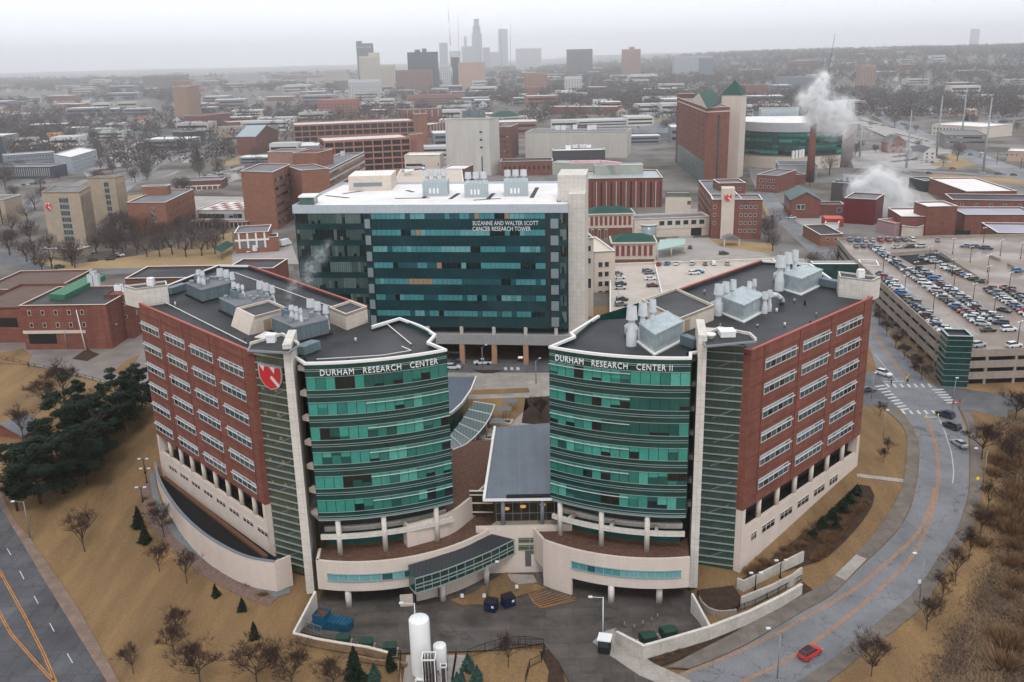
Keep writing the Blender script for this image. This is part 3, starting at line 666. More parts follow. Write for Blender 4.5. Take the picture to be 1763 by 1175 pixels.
    m = MB(); slab_wall([can[i] for i in c['canw']], 48.35, 49.2, 0.4, m); v_ = Vector(c['fin'][0 if c['seed'] < 50 else 1])-Vector(S1 if c['seed'] < 50 else S0); m.prism(ccw_([tuple(Vector(S0)-ns*.3), tuple(Vector(S1)-ns*.3), tuple(Vector(S1)+v_), tuple(Vector(S0)+v_)]), 44.5, 48.33); m.build('parapet', STONEW, base)
    return base, arc, pod
fpt = lambda x, y, z=46: xy(G(x, y, z))
# ---- first building
A1, B1 = (-83.3, 202.6), xy(G(426.5, 604, 46))
g1 = (fpt(524, 626), fpt(645, 619.7), fpt(768, 602.5))
z1, z2, ap, b1, b2, b3, b4 = fpt(738, 590), fpt(750, 577), fpt(688, 548), fpt(640, 562), fpt(430, 458), fpt(376, 457), fpt(288, 492)
def cl(s, e, px, py, p0, p1): return hit(px, py, p0, p1)
def colspec(p0, p1, spec):
    out = []
    for (xa, ya, xb, yb, rows) in spec:
        sa, za = hit(xa, ya, p0, p1); sb, zb_ = hit(xb, yb, p0, p1); out.append((sa, sb, rows, zb_))
    return out
Lw1 = (Vector(B1)-Vector(A1)).length
cols1 = [(3.0, 10.6), (14.2, 22.4), (26.0, 34.9), (39.0, 47.9)]
cfg1 = dict(seed=11, brick=(A1, B1), glass=g1, brick_more=[[fpt(632, 528), b2], [b3, b4], [B1, (B1[0]+1.2, B1[1]+.7)]], joints=(0.23, 0.44, 0.68, 0.95),
    whitecop=[[b2, b3, b4, fpt(283, 489)]], cols=[], base_span=(0, Lw1), base_more=[[(B1[0], B1[1]+.05), (B1[0]+1.2, B1[1]+.75)]], bz=3.0, logg=10.3, ncol=8, row0=44.2,
    lowwin=[(5+6.0*i, 9.4+6.0*i) for i in range(8)], lwz=7.3,
    roof=lambda a: [A1, B1, (-40, 164.5)]+a+[z1, z2]+smooth([Vector(z2), Vector(fpt(728, 563)), Vector(ap)], 4)[1:-1]+[ap, b1, fpt(632, 528), b2, b3, b4],
    body=lambda a: [a[-1], z1, z2, ap, b1, fpt(632, 528), b2, b3, b4, A1], gtop=43.4, shade=(6, 16),
    coping=lambda a: [(-39.2, 160.2)]+a+[z1, z2]+[tuple(p) for p in smooth([Vector(z2), Vector(fpt(728, 563)), Vector(ap)], 4)[1:-1]]+[ap, b1],
    pod=((-37.2, 153.6), (-24.9, 152.7), (-4.5, 164.8)), podz=(8.6, 2.6), gcols=(2, 7, 13),
    pod_more=[[(-37.5, 158), (-37.2, 153.6)]], pod_back=[(-2.5, 168), (-12, 180), (-37, 165)],
    podwin=(1, 9), podlow=(9, 18), podcols=[(-31.7, 153.4)], dockback=[(-37.5, 160), (-23, 159), (-19.5, 153)],
    stair=((B1[0]+1.1, B1[1]+.6), (-40.9, 161.6)), sbz=0.6, fin=((-39.6, 165.5), (-38.6, 156.2), 1.5), finz=49.6,
    brk=((-38.2, 159.6), (-36.8, 158.8)), gap=[(-38.0, 162.2), (-36.6, 158.6)],
    canopy=[(425, 603), (497, 607), (516, 594), (487, 577), (430, 594)], canw=(2, 3, 4))
for (xa, ya, xb, yb, r) in ((243.6, 556, 274, 577, range(6)), (285, 577, 318.6, 600, range(6)), (329, 602, 367.6, 628, range(6)), (379, 629.5, 422, 660, range(6))):
    sa, za = hit(xa, ya, A1, B1); sb, zb_ = hit(xb, yb, A1, B1); cfg1['cols'].append((sa, sb, r, zb_)); print('col1', round(sa, 1), round(sb, 1), round(za, 1), round(zb_, 1))
zc = sum(c[3] for c in cfg1['cols'])/4; cfg1['cols'] = [(a, b, r, zc) for a, b, r, _ in cfg1['cols']]
drc1, arc1, pod1 = drc('research_building', 'curved green glass research building with the red shield on its stair tower', cfg1)
# ---- second building
B2, C2 = (42.4, 157.6), (77.0, 192.5)
g2 = (fpt(946, 597.4), fpt(1073, 613.6), fpt(1190, 616.7))
y1, y2, ap2, k1, k2, k3, k4 = fpt(988, 580), fpt(975, 578), fpt(1030, 544), fpt(1075, 552), fpt(1310, 449), fpt(1395, 455), fpt(1447, 492)
cfg2 = dict(seed=77, brick=(B2, C2), glass=g2, brick_more=[[k2, fpt(1142, 508)], [C2, k4], [(41.1, 158.6), B2]], whitecop=[[k4, k3, k2]], joints=(0.09, 0.36, 0.62, 0.92),
    cols=[], base_span=(0, (Vector(C2)-Vector(B2)).length), base_more=[[(77, 192.5), (76, 206)], [(41.1, 158.7), (42.4, 157.65)]], bz=0.2, logg=10.4, ncol=6, row0=44.2,
    lowwin=[(3.5, 5.6), (7.5, 12.5), (14.5, 19.5), (21.5, 26.5), (28.5, 33.5), (35.5, 39.5)], lwz=6.6,
    roof=lambda a: a+[(36.0, 160.5), B2, C2, k4, k3, k2, fpt(1142, 508), fpt(1105, 540), ap2, fpt(985, 574), y1],
    body=lambda a: [a[-1], (34, 163.5), (42.0, 160.5), (42.2, 157.85), (76.65, 192.6), k4, k3, k2, fpt(1142, 508), ap2, y1, a[0]], gtop=43.4, shade=(0, 10),
    coping=lambda a: [ap2, fpt(982, 574), y1]+a+[fpt(1190, 608), fpt(1205, 606)],
    pod=((5.0, 159.2), (20.2, 151.8), (31.6, 151.5)), podz=(8.6, 2.4), gcols=(1, 6, 11),
    pod_more=[[(2.0, 167), (5.0, 159.2)]], pod_back=[(33.5, 165), (10, 178), (2.0, 168)],
    podwin=(4, 17), podlow=(0, 4), podcols=[(17.4, 153.0), (26.3, 152.5)], dockback=[(8, 158), (16, 159), (32, 158)],
    stair=((34.2, 160.8), (41.3, 158.5)), sbz=0.4, fin=((32.4, 155.2), (33.9, 165.5), 1.5), finz=49.8,
    brk=((31.2, 159.4), (33.2, 159.6)), gap=[(31.0, 158.2), (33.4, 161.4)],
    canopy=[(1213, 596), (1303, 587), (1292, 577), (1238, 566.5), (1208, 580)], canw=(1, 2, 3, 4))
for (xa, ya, xb, yb, r) in ((1317, 639.5, 1370, 612, range(6)), (1382, 609, 1428, 581, range(6)), (1440, 576, 1483, 549, range(6))):
    sa, za = hit(xa, ya, B2, C2); sb, zb_ = hit(xb, yb, B2, C2); cfg2['cols'].append((sa, sb, r, za)); print('col2', round(sa, 1), round(sb, 1), round(za, 1), round(zb_, 1))
zc = sum(c[3] for c in cfg2['cols'])/3; cfg2['cols'] = [(a, b, r, zc) for a, b, r, _ in cfg2['cols']]
drc2, arc2, pod2 = drc('research_building', 'curved green glass research building lettered with the numeral II', cfg2)
# ---- lettering bent along the glass
def split_letters(me, parent, name='letter'):
    "every letter an object of its own"
    bm = bmesh.new(); bm.from_mesh(me); bm.verts.ensure_lookup_table(); seen = set(); out = []
    for v in bm.verts:
        if v.index in seen: continue
        st = [v]; grp = set()
        while st:
            q = st.pop()
            if q.index in grp: continue
            grp.add(q.index); st += [e.other_vert(q) for e in q.link_edges]
        seen |= grp; idx = sorted(grp); mp = {i: k for k, i in enumerate(idx)}
        m2 = bpy.data.meshes.new(name); m2.from_pydata([tuple(bm.verts[i].co) for i in idx], [], [[mp[w.index] for w in f.verts] for f in bm.faces if f.verts[0].index in grp])
        m2.materials.append(me.materials[0]); out.append(put(name, m2, parent))
    bm.free(); return out
def bend_text(s, size, arc, s0, z, parent, out=0.35, space=1.0, wsp=1.0, fit=None):
    me = text_mesh(s, size, 0.09, space, wsp); xs = [v.co.x for v in me.vertices]; W = max(xs)-min(xs); kx = (fit/W) if fit else 1
    L = [0]; A = offs(arc, -out)
    for a, b in zip(A, A[1:]): L.append(L[-1]+(Vector(b)-Vector(a)).length)
    for v in me.vertices:
        s_ = s0+v.co.x*kx; k = 0
        while k < len(L)-2 and L[k+1] < s_: k += 1
        t = (s_-L[k])/(L[k+1]-L[k]); a, b = Vector(A[k]), Vector(A[k+1]); p = a.lerp(b, t); d = (b-a).normalized(); n = Vector((d.y, -d.x))
        p += n*v.co.z; v.co = (p.x, p.y, z+v.co.y)
    me.materials.clear(); me.materials.append(WHITE)
    return split_letters(me, parent)
bend_text('DURHAM   RESEARCH   CENTER', 1.62, arc1, 2.6, 43.75, drc1, space=1.12, fit=21.2)
bend_text('DURHAM   RESEARCH   CENTER II', 1.62, arc2, 1.4, 43.75, drc2, space=1.12, fit=21.6)
# ---- shield on the first stair tower
def shield(w, h, p, d, parent, name='shield_sign'):
    "p: lower-left corner in the wall plane, d: direction along the wall"
    d = Vector(d).normalized(); n = Vector((d.y, -d.x))
    def P(u, v, o): q = Vector(p[:2])+d*(u*w)+n*o; return (q.x, q.y, p[2]+v*h)
    out = [(0.0, 1.0)]+[(1.0, 1.0), (1.0, 0.62), (0.96, 0.42), (0.86, 0.24), (0.72, 0.1), (0.5, 0.0), (0.28, 0.1), (0.14, 0.24), (0.04, 0.42), (0.0, 0.62)]
    m = MB(); f = [P(u, v, 0.5) for u, v in out]; b = [P(u, v, 0.2) for u, v in out]
    m.face(f[::-1]); [m.face([f[i], f[(i+1) % 11], b[(i+1) % 11], b[i]]) for i in range(11)]; s = m.build(name, mat('shield grey', (0.42, 0.42, 0.43), .5), parent)
    m = MB(); c = [(0.5+(u-0.5)*0.90, 0.5+(v-0.5)*0.90) for u, v in out]
    m.face([P(u, v, 0.56) for u, v in c][::-1]); em = m.build('emblem', mat('shield red', (0.62, 0.015, 0.02), .45), s, fix=False)
    for l in (((0.10, 0.96), (0.30, 0.96), (0.25, 0.74)), ((0.50, 0.96), (0.74, 0.96), (0.69, 0.70)), ((0.50, 0.50), (0.55, 0.60), (0.60, 0.60), (0.90, 0.26), (0.83, 0.15))):
        m = MB(); m.face([P(u, v, 0.62) for u, v in l][::-1]); m.build('stroke', COPW, s, fix=False)
    return s
d1 = Vector((-40.9-B1[0]-1.1, 161.6-B1[1]-.6)).normalized(); S_ = cfg1['stair']; sa, za = hit(451, 667, *S_); sb, zt_ = hit(487, 632, *S_); pq = Vector(S_[0])+d1*sa
shield(sb-sa, zt_-za, (pq.x, pq.y, za), d1, drc1)

# ================================================================ rooftop plant
def para(a, b, c, z): A, B, C = (Vector(xy(G(*p, z))) for p in (a, b, c)); return [tuple(A), tuple(B), tuple(C), tuple(A+C-B)]
def rect(a, b, c, z):
    "upright rectangle from the first edge and the depth of the third corner"
    A, B, C = (Vector(xy(G(*p, z))) for p in (a, b, c)); d = (B-A).normalized(); n = Vector((-d.y, d.x)); k = (C-B).dot(n)
    return [tuple(A), tuple(B), tuple(B+n*k), tuple(A+n*k)]
def fansmall(mb, x, y, z, w=1.5, h=1.3, m=0): mb.box(x-w/2, x+w/2, y-w/2, y+w/2, z, z+h, m)
def ahu(label, a, b, c, h, m=GALV, z0=45.12, top=None, group='air handling units on the roofs'):
    P = para(a, b, c, z0+h); cx = sum(p[0] for p in P)/4; cy = sum(p[1] for p in P)/4
    t = thing('air_handler', label, 'air handler', (cx, cy, z0), group)
    mb = MB(); mb.prism(P, z0, z0+h, 0, 1); mb.build('housing', [m, top or m], t)
    q = inset(P, -0.15); mb = MB(); mb.ring(q, P, z0+h-0.25, z0+h+0.05); mb.build('roof_edge', STEEL if m is GALV else GALVL, t)
    q2 = inset(P, -0.5); mb = MB(); mb.ring(q2, P, z0-.02, z0+0.25); mb.build('curb', DARK if m is GALV else COPW, t)
    return t, P
def stacks(label, pts, ztop, r, zb=45.12, group='exhaust stacks on the roofs'):
    for i, (px, py) in enumerate(pts):
        p = G(px, py, ztop); t = thing('exhaust_stack', label, 'exhaust stack', (p.x, p.y, zb), group)
        h_ = ztop-zb; r *= .84
        mb = MB(); mb.lathe((p.x, p.y, zb), [(r*1.1, 0), (r*1.1, h_*.3), (r*.8, h_*.42), (r*.62, h_*.7)], 14); mb.build('duct', STACK, t)
        mb = MB(); mb.lathe((p.x, p.y, zb), [(r*.64, h_*.66), (r*1.22, h_*.68), (r*1.0, h_), (r*.86, h_), (r*.86, h_*.85), (.01, h_*.85)], 14, sm=False); mb.build('wind_band', STACK, t)
def topbits(t, P, z, n, seed, small=True):
    rnd = random.Random(seed); A, B, D = Vector(P[0]), Vector(P[1]), Vector(P[3])
    for i in range(n):
        p = A+(B-A)*(0.12+0.1*i)+(D-A)*0.35
        mb = MB(); mb.box(p.x-.7, p.x+.7, p.y-.7, p.y+.7, z, z+1.5); mb.build('condenser', GALV, t)
    mb = MB()
    for i in range(6): p = A+(B-A)*rnd.uniform(.1, .9)+(D-A)*rnd.uniform(.1, .9); fansmall(mb, p.x, p.y, z, rnd.uniform(.5, 1.2), rnd.uniform(.3, 1.0))
    mb.build('pipework', STEEL, t)
t, P = ahu('blue-grey plant box at the far left of the first roof', (320, 487), (347, 499), (398, 486), 3.0, top=ROOFG); topbits(t, P, 48.17, 2, 1)
t, P = ahu('blue-grey plant box in the middle of the first roof behind the cream penthouse', (378, 513), (407, 527), (470, 513), 3.0, top=ROOFG); topbits(t, P, 48.17, 3, 2)
t, P = ahu('blue-grey plant box right of the cream penthouse on the first roof', (467, 546), (506, 563), (565, 549), 3.2, top=ROOFG); topbits(t, P, 48.37, 3, 3)
stacks('hooded exhaust stack in the three behind the far left plant box', [(378, 463), (389, 465), (399, 469)], 50.6, 0.85)
stacks('hooded exhaust stack in the row of three at the middle of the first roof', [(447, 485), (457, 488), (468, 492)], 50.2, 0.85)
stacks('hooded exhaust stack in the three beside the right plant box', [(534, 516), (546, 520.5), (560, 526)], 50.2, 0.9)
stacks('small exhaust stack on top of the middle plant box', [(402, 487), (409, 489), (417, 491)], 51.0, 0.55, 48.2)
stacks('small exhaust stack on top of the right plant box', [(501, 526), (509, 528), (517, 531)], 51.0, 0.55, 48.35)
stacks('small exhaust stack on top of the far left plant box', [(341, 465), (348, 467)], 51.4, 0.6, 48.2)
t, P = ahu('pale galvanised air handler nearest the curved glass of the second roof', (1101, 557), (1128, 576), (1176, 553), 3.7, GALVL)
t, P = ahu('pale galvanised air handler in the middle of the second roof', (1242, 511), (1281, 526), (1318, 507), 3.4, GALVL)
t, P = ahu('pale galvanised air handler at the far end of the second roof', (1348, 471), (1380, 480), (1416, 464), 3.6, GALVL)
stacks('galvanised stack in the row of three beside the near air handler', [(1088, 528), (1107, 522), (1124, 516)], 52.6, 1.05)
stacks('galvanised stack in the row of three beside the middle air handler', [(1238, 490), (1250, 486), (1263, 482)], 51.6, 1.0)
stacks('galvanised stack in the row of three beside the far air handler', [(1345, 441), (1357.5, 435), (1370, 431)], 53.0, 1.15)
stacks('slim galvanised stack behind the middle air handler', [(1291, 485), (1299.5, 481)], 50.0, 0.6)
stacks('slim galvanised stack right of the middle air handler', [(1318, 503), (1326, 500)], 49.6, 0.7)
# curved grey duct right of the middle unit
tt = G(1335, 520, 45.6); t = thing('roof_duct', 'bent white duct curling down onto the second roof', 'duct', tt)
pp = [G(1316, 512, 47.6), G(1328, 508, 48), G(1338, 509, 47.6), G(1345, 515, 46.6), G(1347, 520, 45.4)]; mb = MB()
for a, b in zip(pp, pp[1:]): mb.tube(a, b, 0.6, n=10)
mb.build('duct', STACK, t)
for i, (a, b, lab) in enumerate((((1086, 560), (1098, 577), 'curved white fan duct at the foot of the near stacks'), ((1234, 520), (1246, 531), 'curved white fan duct at the foot of the middle stacks'), ((1341, 470), (1352, 481), 'curved white fan duct at the foot of the far stacks'))):
    p, q = G(*a, 47.0), G(*b, 46.2); t = thing('fan_duct', lab, 'duct', (p.x, p.y, 45.1), 'fan ducts on the second roof'); mb = MB()
    mb.tube((p.x, p.y, 46.4), (q.x, q.y, 46.4), 1.25, 0.9, 12); mb.tube((p.x, p.y, 45.1), (p.x, p.y, 46.9), 1.2, 1.2, 12); mb.build('casing', STACK, t)
def penthouse(label, a, b, c, h, z0=45.12, slant=0, name='roof_penthouse', m=CREAM, door=True):
    P = para(a, b, c, z0+h); t = thing(name, label, 'penthouse', (*P[0], z0))
    mb = MB(); mb.prism(P, z0, z0+h-0.05, 0, cap=False); mb.ring(P, inset(P, 0.35), z0+h-.6, z0+h); mb.build('wall', m, t)
    mb = MB(); mb.face([(p[0], p[1], z0+h-0.5) for p in inset(P, 0.3)]); mb.build('roof', ROOFD, t, fix=False)
    if slant:
        A, B = Vector(P[0]), Vector(P[1]); d = (B-A).normalized(); n = Vector((d.y, -d.x))
        mb = MB(); mb.hexa([(*(A+n*slant), z0), (*(B+n*slant), z0), (*B, z0), (*A, z0), (*(A+n*.05), z0+h), (*(B+n*.05), z0+h), (*B, z0+h), (*A, z0+h)]); mb.build('sloped_wall', m, t)
    if door:
        A, B = Vector(P[1]), Vector(P[2]); d = (B-A).normalized(); n = Vector((d.y, -d.x)); q = A+d*2.0+n*.06
        mb = MB(); mb.beam((*q, z0+.1), (*(q+d*1.6), z0+.1), 0.1, 2.3); mb.build('door', mat('tan door', (0.34, 0.25, 0.17), .6), t)
    return t, P
penthouse('cream penthouse with a sloping wall and tan door on the first roof', (407, 530), (438, 545), (495, 530), 3.6, slant=1.6)
penthouse('square cream lift penthouse at the right edge of the first roof', (566.5, 529), (595, 541), (632, 528), 3.4, door=False)
penthouse('long cream penthouse behind the near air handler of the second roof', (1105, 516), (1170, 548.5), (1230, 525), 3.2)
def screen(label, a, b, z1, th=5.0):
    A, B = G(*a, z1), G(*b, z1); t = thing('roof_screen_block', label, 'roof block', (A.x, A.y, 45.1))
    d = Vector((B.x-A.x, B.y-A.y)).normalized(); n = Vector((-d.y, d.x)); P = [xy(A), xy(B), tuple(Vector(xy(B))+n*th*0.9+d*0.5), tuple(Vector(xy(A))+n*th-d*2)]
    mb = MB(); mb.prism(P, 45.0, z1-.05, 0, cap=False); mb.ring(P, inset(P, .3), z1-.4, z1); mb.build('wall', STONEW, t)
    mb = MB(); mb.face([(p[0], p[1], z1-.3) for p in inset(P, .25)]); mb.build('roof', ROOFD, t, fix=False)
    p = Vector(P[0]).lerp(Vector(P[2]), .5); mb = MB(); mb.box(p.x-.7, p.x+.7, p.y-.7, p.y+.7, z1-.2, z1+1.3); mb.tube((p.x, p.y, z1+1.3), (p.x, p.y, z1+1.6), .8); mb.build('vent_box', WHITE, t)
screen('white panelled block on the far left corner of the first roof', (233.5, 497.5), (288, 490.5), 49.4)
screen('white panelled block on the far right corner of the second roof', (1446, 476.5), (1502, 483), 49.6)
def duct(label, a, b, w, h, z=45.3, m=GALV):
    A, B = G(*a, z), G(*b, z); t = thing('roof_duct', label, 'duct', A); mb = MB(); mb.beam(A, B, w, h); mb.build('casing', m, t)
duct('flat blue-grey duct by the fin of the first building', (517, 611), (545, 600), 2.2, 1.6)
duct('blue-grey duct joining the white corner block of the first roof', (291, 507), (318, 498), 1.8, 1.5)
duct('blue-grey duct between near air handler and fin of the second building', (1176, 592), (1199, 600), 1.6, 1.8)
duct('blue-grey duct beside the white corner block of the second roof', (1413, 491), (1444, 497), 1.8, 1.7)
def skyl(label, px, py, w, h, z0, m=WHITE):
    p = G(px, py, z0); t = thing('roof_box', label, 'roof vent', p); mb = MB(); mb.box(p.x-w/2, p.x+w/2, p.y-w/2, p.y+w/2, z0, z0+h*.8); mb.box(p.x-w/2-.1, p.x+w/2+.1, p.y-w/2-.1, p.y+w/2+.1, z0+h*.8, z0+h); mb.build('cover', m, t)
skyl('white vent cube on the first stair roof', 468, 589, 1.5, 1.5, 48.72)
skyl('low white skylight on the second stair roof', 1251, 578, 2.6, 1.1, 48.72)
t = thing('roof_fan', 'round white fan beside the fin of the second building', 'roof fan', G(1223, 583, 48.7)); mb = MB(); p = G(1223, 583, 48.7); mb.lathe(p, [(.5, 0), (.6, .5), (.95, .6), (.95, .9), (.6, 1.0), (0, 1.1)], 14); mb.build('cowl', WHITE, t)
# cable guards on the roofs
def rail(label, pts, z=45.5, grp='white safety cables on the roofs'):
    P = [G(x, y, z) for x, y in pts]; t = thing('safety_cable', label, 'safety cable', (P[0].x, P[0].y, 45.1), grp); mb = MB(); pb = MB()
    for a, b in zip(P, P[1:]):
        mb.beam(a, b, 0.16, 0.1); n = int((b-a).length/4)
        for i in range(n+1): q = a.lerp(b, i/max(1, n)); pb.box(q.x-.06, q.x+.06, q.y-.06, q.y+.06, 45.1, z)
    mb.build('cable', COPW, t); pb.build('posts', BLACK, t)
rail('white safety cable along the brick edge of the first roof', [(284, 521), (425, 592)])
rail('white safety cable along the back of the first roof', [(405, 470), (530, 515), (632, 549)])
rail('bent white safety cable behind the lettering of the first building', [(545, 619), (600, 616), (660, 612), (708, 604), (692, 597)])
rail('white safety cable near the tip of the first roof', [(640, 567), (667, 559), (708, 593)])

rv = random.Random(12)
for nm, (ax, ay, bx, by) in (('first', (300, 500, 620, 600)), ('second', (1010, 500, 1440, 590))):
    k = 0
    while k < 22:
        x, y = rv.uniform(ax, bx), rv.uniform(ay, by); p = G(x, y, 45.12); poly = (cfg1 if nm == 'first' else cfg2)['roof'](arc1 if nm == 'first' else arc2); ins = False
        for (xa_, ya_), (xb_, yb_) in zip([xy(q) for q in poly], [xy(q) for q in poly[1:]+poly[:1]]):
            if (ya_ > p.y) != (yb_ > p.y) and p.x < (xb_-xa_)*(p.y-ya_)/(yb_-ya_)+xa_: ins = not ins
        if not ins: continue
        t = thing('roof_vent', f'small grey vent pipe on the dark roof of the {nm} research building', 'roof vent', p, f'small vents on the {nm} roof'); mb = MB(); h_ = rv.uniform(.4, 1.1); mb.tube(p, (p.x, p.y, 45.1+h_), rv.uniform(.12, .3), n=8); mb.build('pipe', rv.choice((STACK, STEEL, BLACK)), t); k += 1
# ================================================================ atrium between the two buildings
def W(pts, z): return [xy(G(x, y, z)) for x, y in pts]
t = atr = thing('atrium_hall', 'low atrium hall with a sloping blue-grey metal roof between the two curved buildings', 'building', (0, 170, 0))
a, b = G(836, 862, 15.2), G(985, 860, 15.2); c, d = G(1000, 727, 19.4), G(854, 738, 19.4); a2 = G(829, 848, 15.6)
mb = MB(); mb.hexa([a, b, c, d, a+Vector((0, 0, .35)), b+Vector((0, 0, .35)), c+Vector((0, 0, .35)), d+Vector((0, 0, .35))]); mb.build('roof', METG, t)
mb = MB(); mb.beam(d+Vector((-.25, 0, 0)), a+Vector((-.3, 0, 0)), .5, .6); mb.beam(a+Vector((-.5, -.3, 0)), b+Vector((0, -.3, 0)), .35, .45); mb.build('gutter', COPW, t)
e, f = G(872, 855, 15.9), G(985, 853, 15.9); mb = MB(); mb.beam(e, f, 1.1, .12); mb.build('skylight', DARK, t)
w0, w1 = W([(850, 907), (985, 904)], 9.2); g0, g1 = (w0[0]+.5, w0[1]+2.6), (w1[0], w1[1]+2.6)
mb = wall_mb([g0, g1], 8.6, 15.2)
L = Vector(g1)-Vector(g0)
for i in range(10):
    p = Vector(g0)+L*i/9; mb.beam((p.x-.05, p.y-.06, 8.6), (p.x+.05, p.y-.06, 8.6), .1, 6.6, 1)
for z in (10.6, 12.9): mb.beam((*g0, z), (*g1, z), .2, .12, 1)
mb.build('glass_wall', [mat('brown atrium glass', (0.030, 0.022, 0.014), .12, var=.5, scale=.5), STEEL], t, fix=False)
for i, (u, z) in enumerate(((.14, 11.6), (.34, 14.0), (.36, 12.0), (.5, 14.1), (.62, 12.3), (.66, 14.2), (.84, 13.2), (.2, 13.9))):
    p = Vector(g0)+L*u; mb = MB(); mb.lathe((p.x, p.y-.2, z), [(0.1, 0.5), (.6, .3), (.6, .1), (.1, 0)], 10); mb.build('pendant_lamp', mat('amber lamp', (.7, .4, .1), .5, emit=(1, .5, .12, .35)), t)
for u in (.12, .62):
    p = Vector(w0).lerp(Vector(w1), u); mb = MB(); mb.tube((p.x, p.y+.8, 8.8), (p.x+.1, p.y+.2, 15.2), .42, n=12); mb.build('column', STEEL, t)
mb = MB(); slab_wall([tuple(Vector(w0)-(Vector(w1)-Vector(w0)).normalized()*3.5), w1], -1.6, 9.2, .5, mb); mb.build('stone_wall', STONE, t)
mb = MB(); mb.face([(w0[0]-1, w0[1]+.4, 9.0), (*w1[:1], w1[1]+.4, 9.0), (g1[0], g1[1], 9.0), (g0[0], g0[1], 9.0)]); mb.build('terrace', mat('terrace', (.30, .27, .23), .8, var=.2, scale=.5), t, fix=False)
for (xa, xb, ya, yb) in ((892, 952, 926, 934.5), (892, 949, 938, 947)):
    sa, za = hit(xa, ya, w0, w1); sb, zb_ = hit(xb, yb, w0, w1); p = Vector(w0)+L.normalized()*sa
    fr, gl = make_window(sb-sa, za-zb_, 3, False); o = local('window', fr.mesh('window', MULL), t, (p.x-t.location.x, p.y-t.location.y, zb_), math.atan2(L.y, L.x)); local('glass', gl.mesh('glass', [mat('olive glass', (.09, .095, .04), .1, var=.3, scale=.6)]*3), o)
sa, za = hit(904, 958, w0, w1); sb, zb_ = hit(938, 985, w0, w1); p = Vector(w0)+L.normalized()*sa; q = Vector(w0)+L.normalized()*sb
mb = MB(); mb.beam((*p, 0.3), (*q, 0.3), .12, 3.6); mb.build('door_recess', mat('grey door surround', (.10, .10, .11), .7), t)
mb = MB(); mb.beam((p.x+1.2, p.y-.12, .3), (q.x, q.y-.12, .3), .06, 2.7); mb.build('door', STONE, t)
# side glazing left of the hall
s0, s1 = W([(808, 853), (848, 853)], 13.5); s0 = (s0[0], s0[1]+1); s1 = (s1[0], s1[1]+1); mb = wall_mb([s0, s1], 8.6, 14); mb.build('side_glass', MATS['brown atrium glass'], t, fix=False)
for z in (9.2, 11.2, 13.0, 13.9): mb = MB(); mb.beam((s0[0], s0[1]-.1, z), (s1[0], s1[1]-.1, z), .2, .22); mb.build('mullion', CREAM if z < 13.5 else COPW, t)
# back volumes and gravel terraces beside the first building
P = W([(770, 842), (838, 800), (838, 760), (768, 760)], 12.0)
t = thing('gravel_terrace', 'brown gravel terrace with a curved cream parapet behind the first building', 'terrace', (*P[0], 0))
mb = MB(); q = W([(700, 905), (770, 885), (805, 862), (836, 836), (850, 815)], 12.6); mb = MB(); slab_wall([(q[0][0]-1, q[0][1]+2)]+[tuple(v) for v in smooth([Vector(k) for k in q], 3)], 6.5, 12.6, .45, mb); mb.build('parapet_wall', STONE, t)
q2 = q[1:]+[(q[-1][0]+2, 200), (q[0][0], 200)]
mb = MB(); mb.face([(x, y, 12.0) for x, y in q2]); mb.build('gravel', GRAVEL, t, fix=False)
# ---- courtyard canopies: curved metal roof and glass trellis
t = thing('entrance_roof', 'curved grey metal entrance roof right of the first curved building', 'roof', (-10, 205, 8))
c0 = W([(760, 649), (821, 649), (812, 672), (797, 694), (780, 710), (755, 722)], 15.5); mb = MB(); mb.prism(c0[::-1], 15.1, 15.5); mb.build('metal_roof', METG, t)
mb = MB(); slab_wall([c0[1], c0[2], c0[3], c0[4], c0[5]], 15.0, 15.75, -.35, mb); mb.build('white_edge', COPW, t)
mb = MB(); q = W([(755, 722), (780, 712), (797, 697), (806, 682)], 13.5); wall_mb(q, 8, 13.5, mb); mb.build('glass_wall', GSP, t, fix=False)
t = thing('glass_trellis', 'curved glass and steel canopy stepping down beside the courtyard', 'canopy', (-10, 195, 8)); 
q = smooth([G(x, y, 12.0) for x, y in ((852, 698), (842, 722), (825, 745), (803, 765), (780, 775))], 3); r = smooth([G(x, y, 13.0) for x, y in ((815, 692), (802, 712), (790, 730), (778, 745), (765, 755))], 3)
mb = MB()
for i in range(len(q)-1): mb.face([q[i], q[i+1], r[i+1], r[i]])
mb.build('glass_roof', mat('pale trellis glass', (.14, .18, .18), .2, tile=(.7, .7), joint=.45, jw=.08), t, fix=False)
mb = MB(); [mb.beam(a, b, .18, .2) for a, b in zip(q, q[1:])]; mb.build('edge_beam', COPW, t)
for i in range(1, len(q), 3): mb = MB(); mb.tube((q[i].x, q[i].y, 8), q[i], .12, n=8); mb.build('post', STEEL, t)
for i in range(0, len(q), 2): mb = MB(); mb.beam(q[i], r[i], .1, .22); mb.build('rafter', COPW, t)
for k, (x, y) in enumerate(((856, 725), (868, 704), (878, 690))):
    p = G(x, y, 10.8); t = thing('slatted_canopy', ['nearest grey slatted walkway canopy in the courtyard', 'middle grey slatted walkway canopy in the courtyard', 'far grey slatted walkway canopy in the courtyard'][k], 'canopy', (p.x, p.y, 8.1), 'slatted courtyard canopies')
    mb = MB()
    for i in range(7): mb.box(p.x-1.9, p.x+1.9, p.y-1.4+i*.45, p.y-1.15+i*.45, 10.7, 10.8)
    mb.box(p.x-1.6, p.x-1.45, p.y-1.5, p.y+1.7, 10.6, 10.7); mb.box(p.x+1.45, p.x+1.6, p.y-1.5, p.y+1.7, 10.6, 10.7); mb.build('slat_roof', STEEL, t)
    for s in (-.3, .3): mb = MB(); mb.tube((p.x+s, p.y, 8.1), (p.x+s, p.y, 10.6), .1, n=8); mb.build('post', STEEL, t)
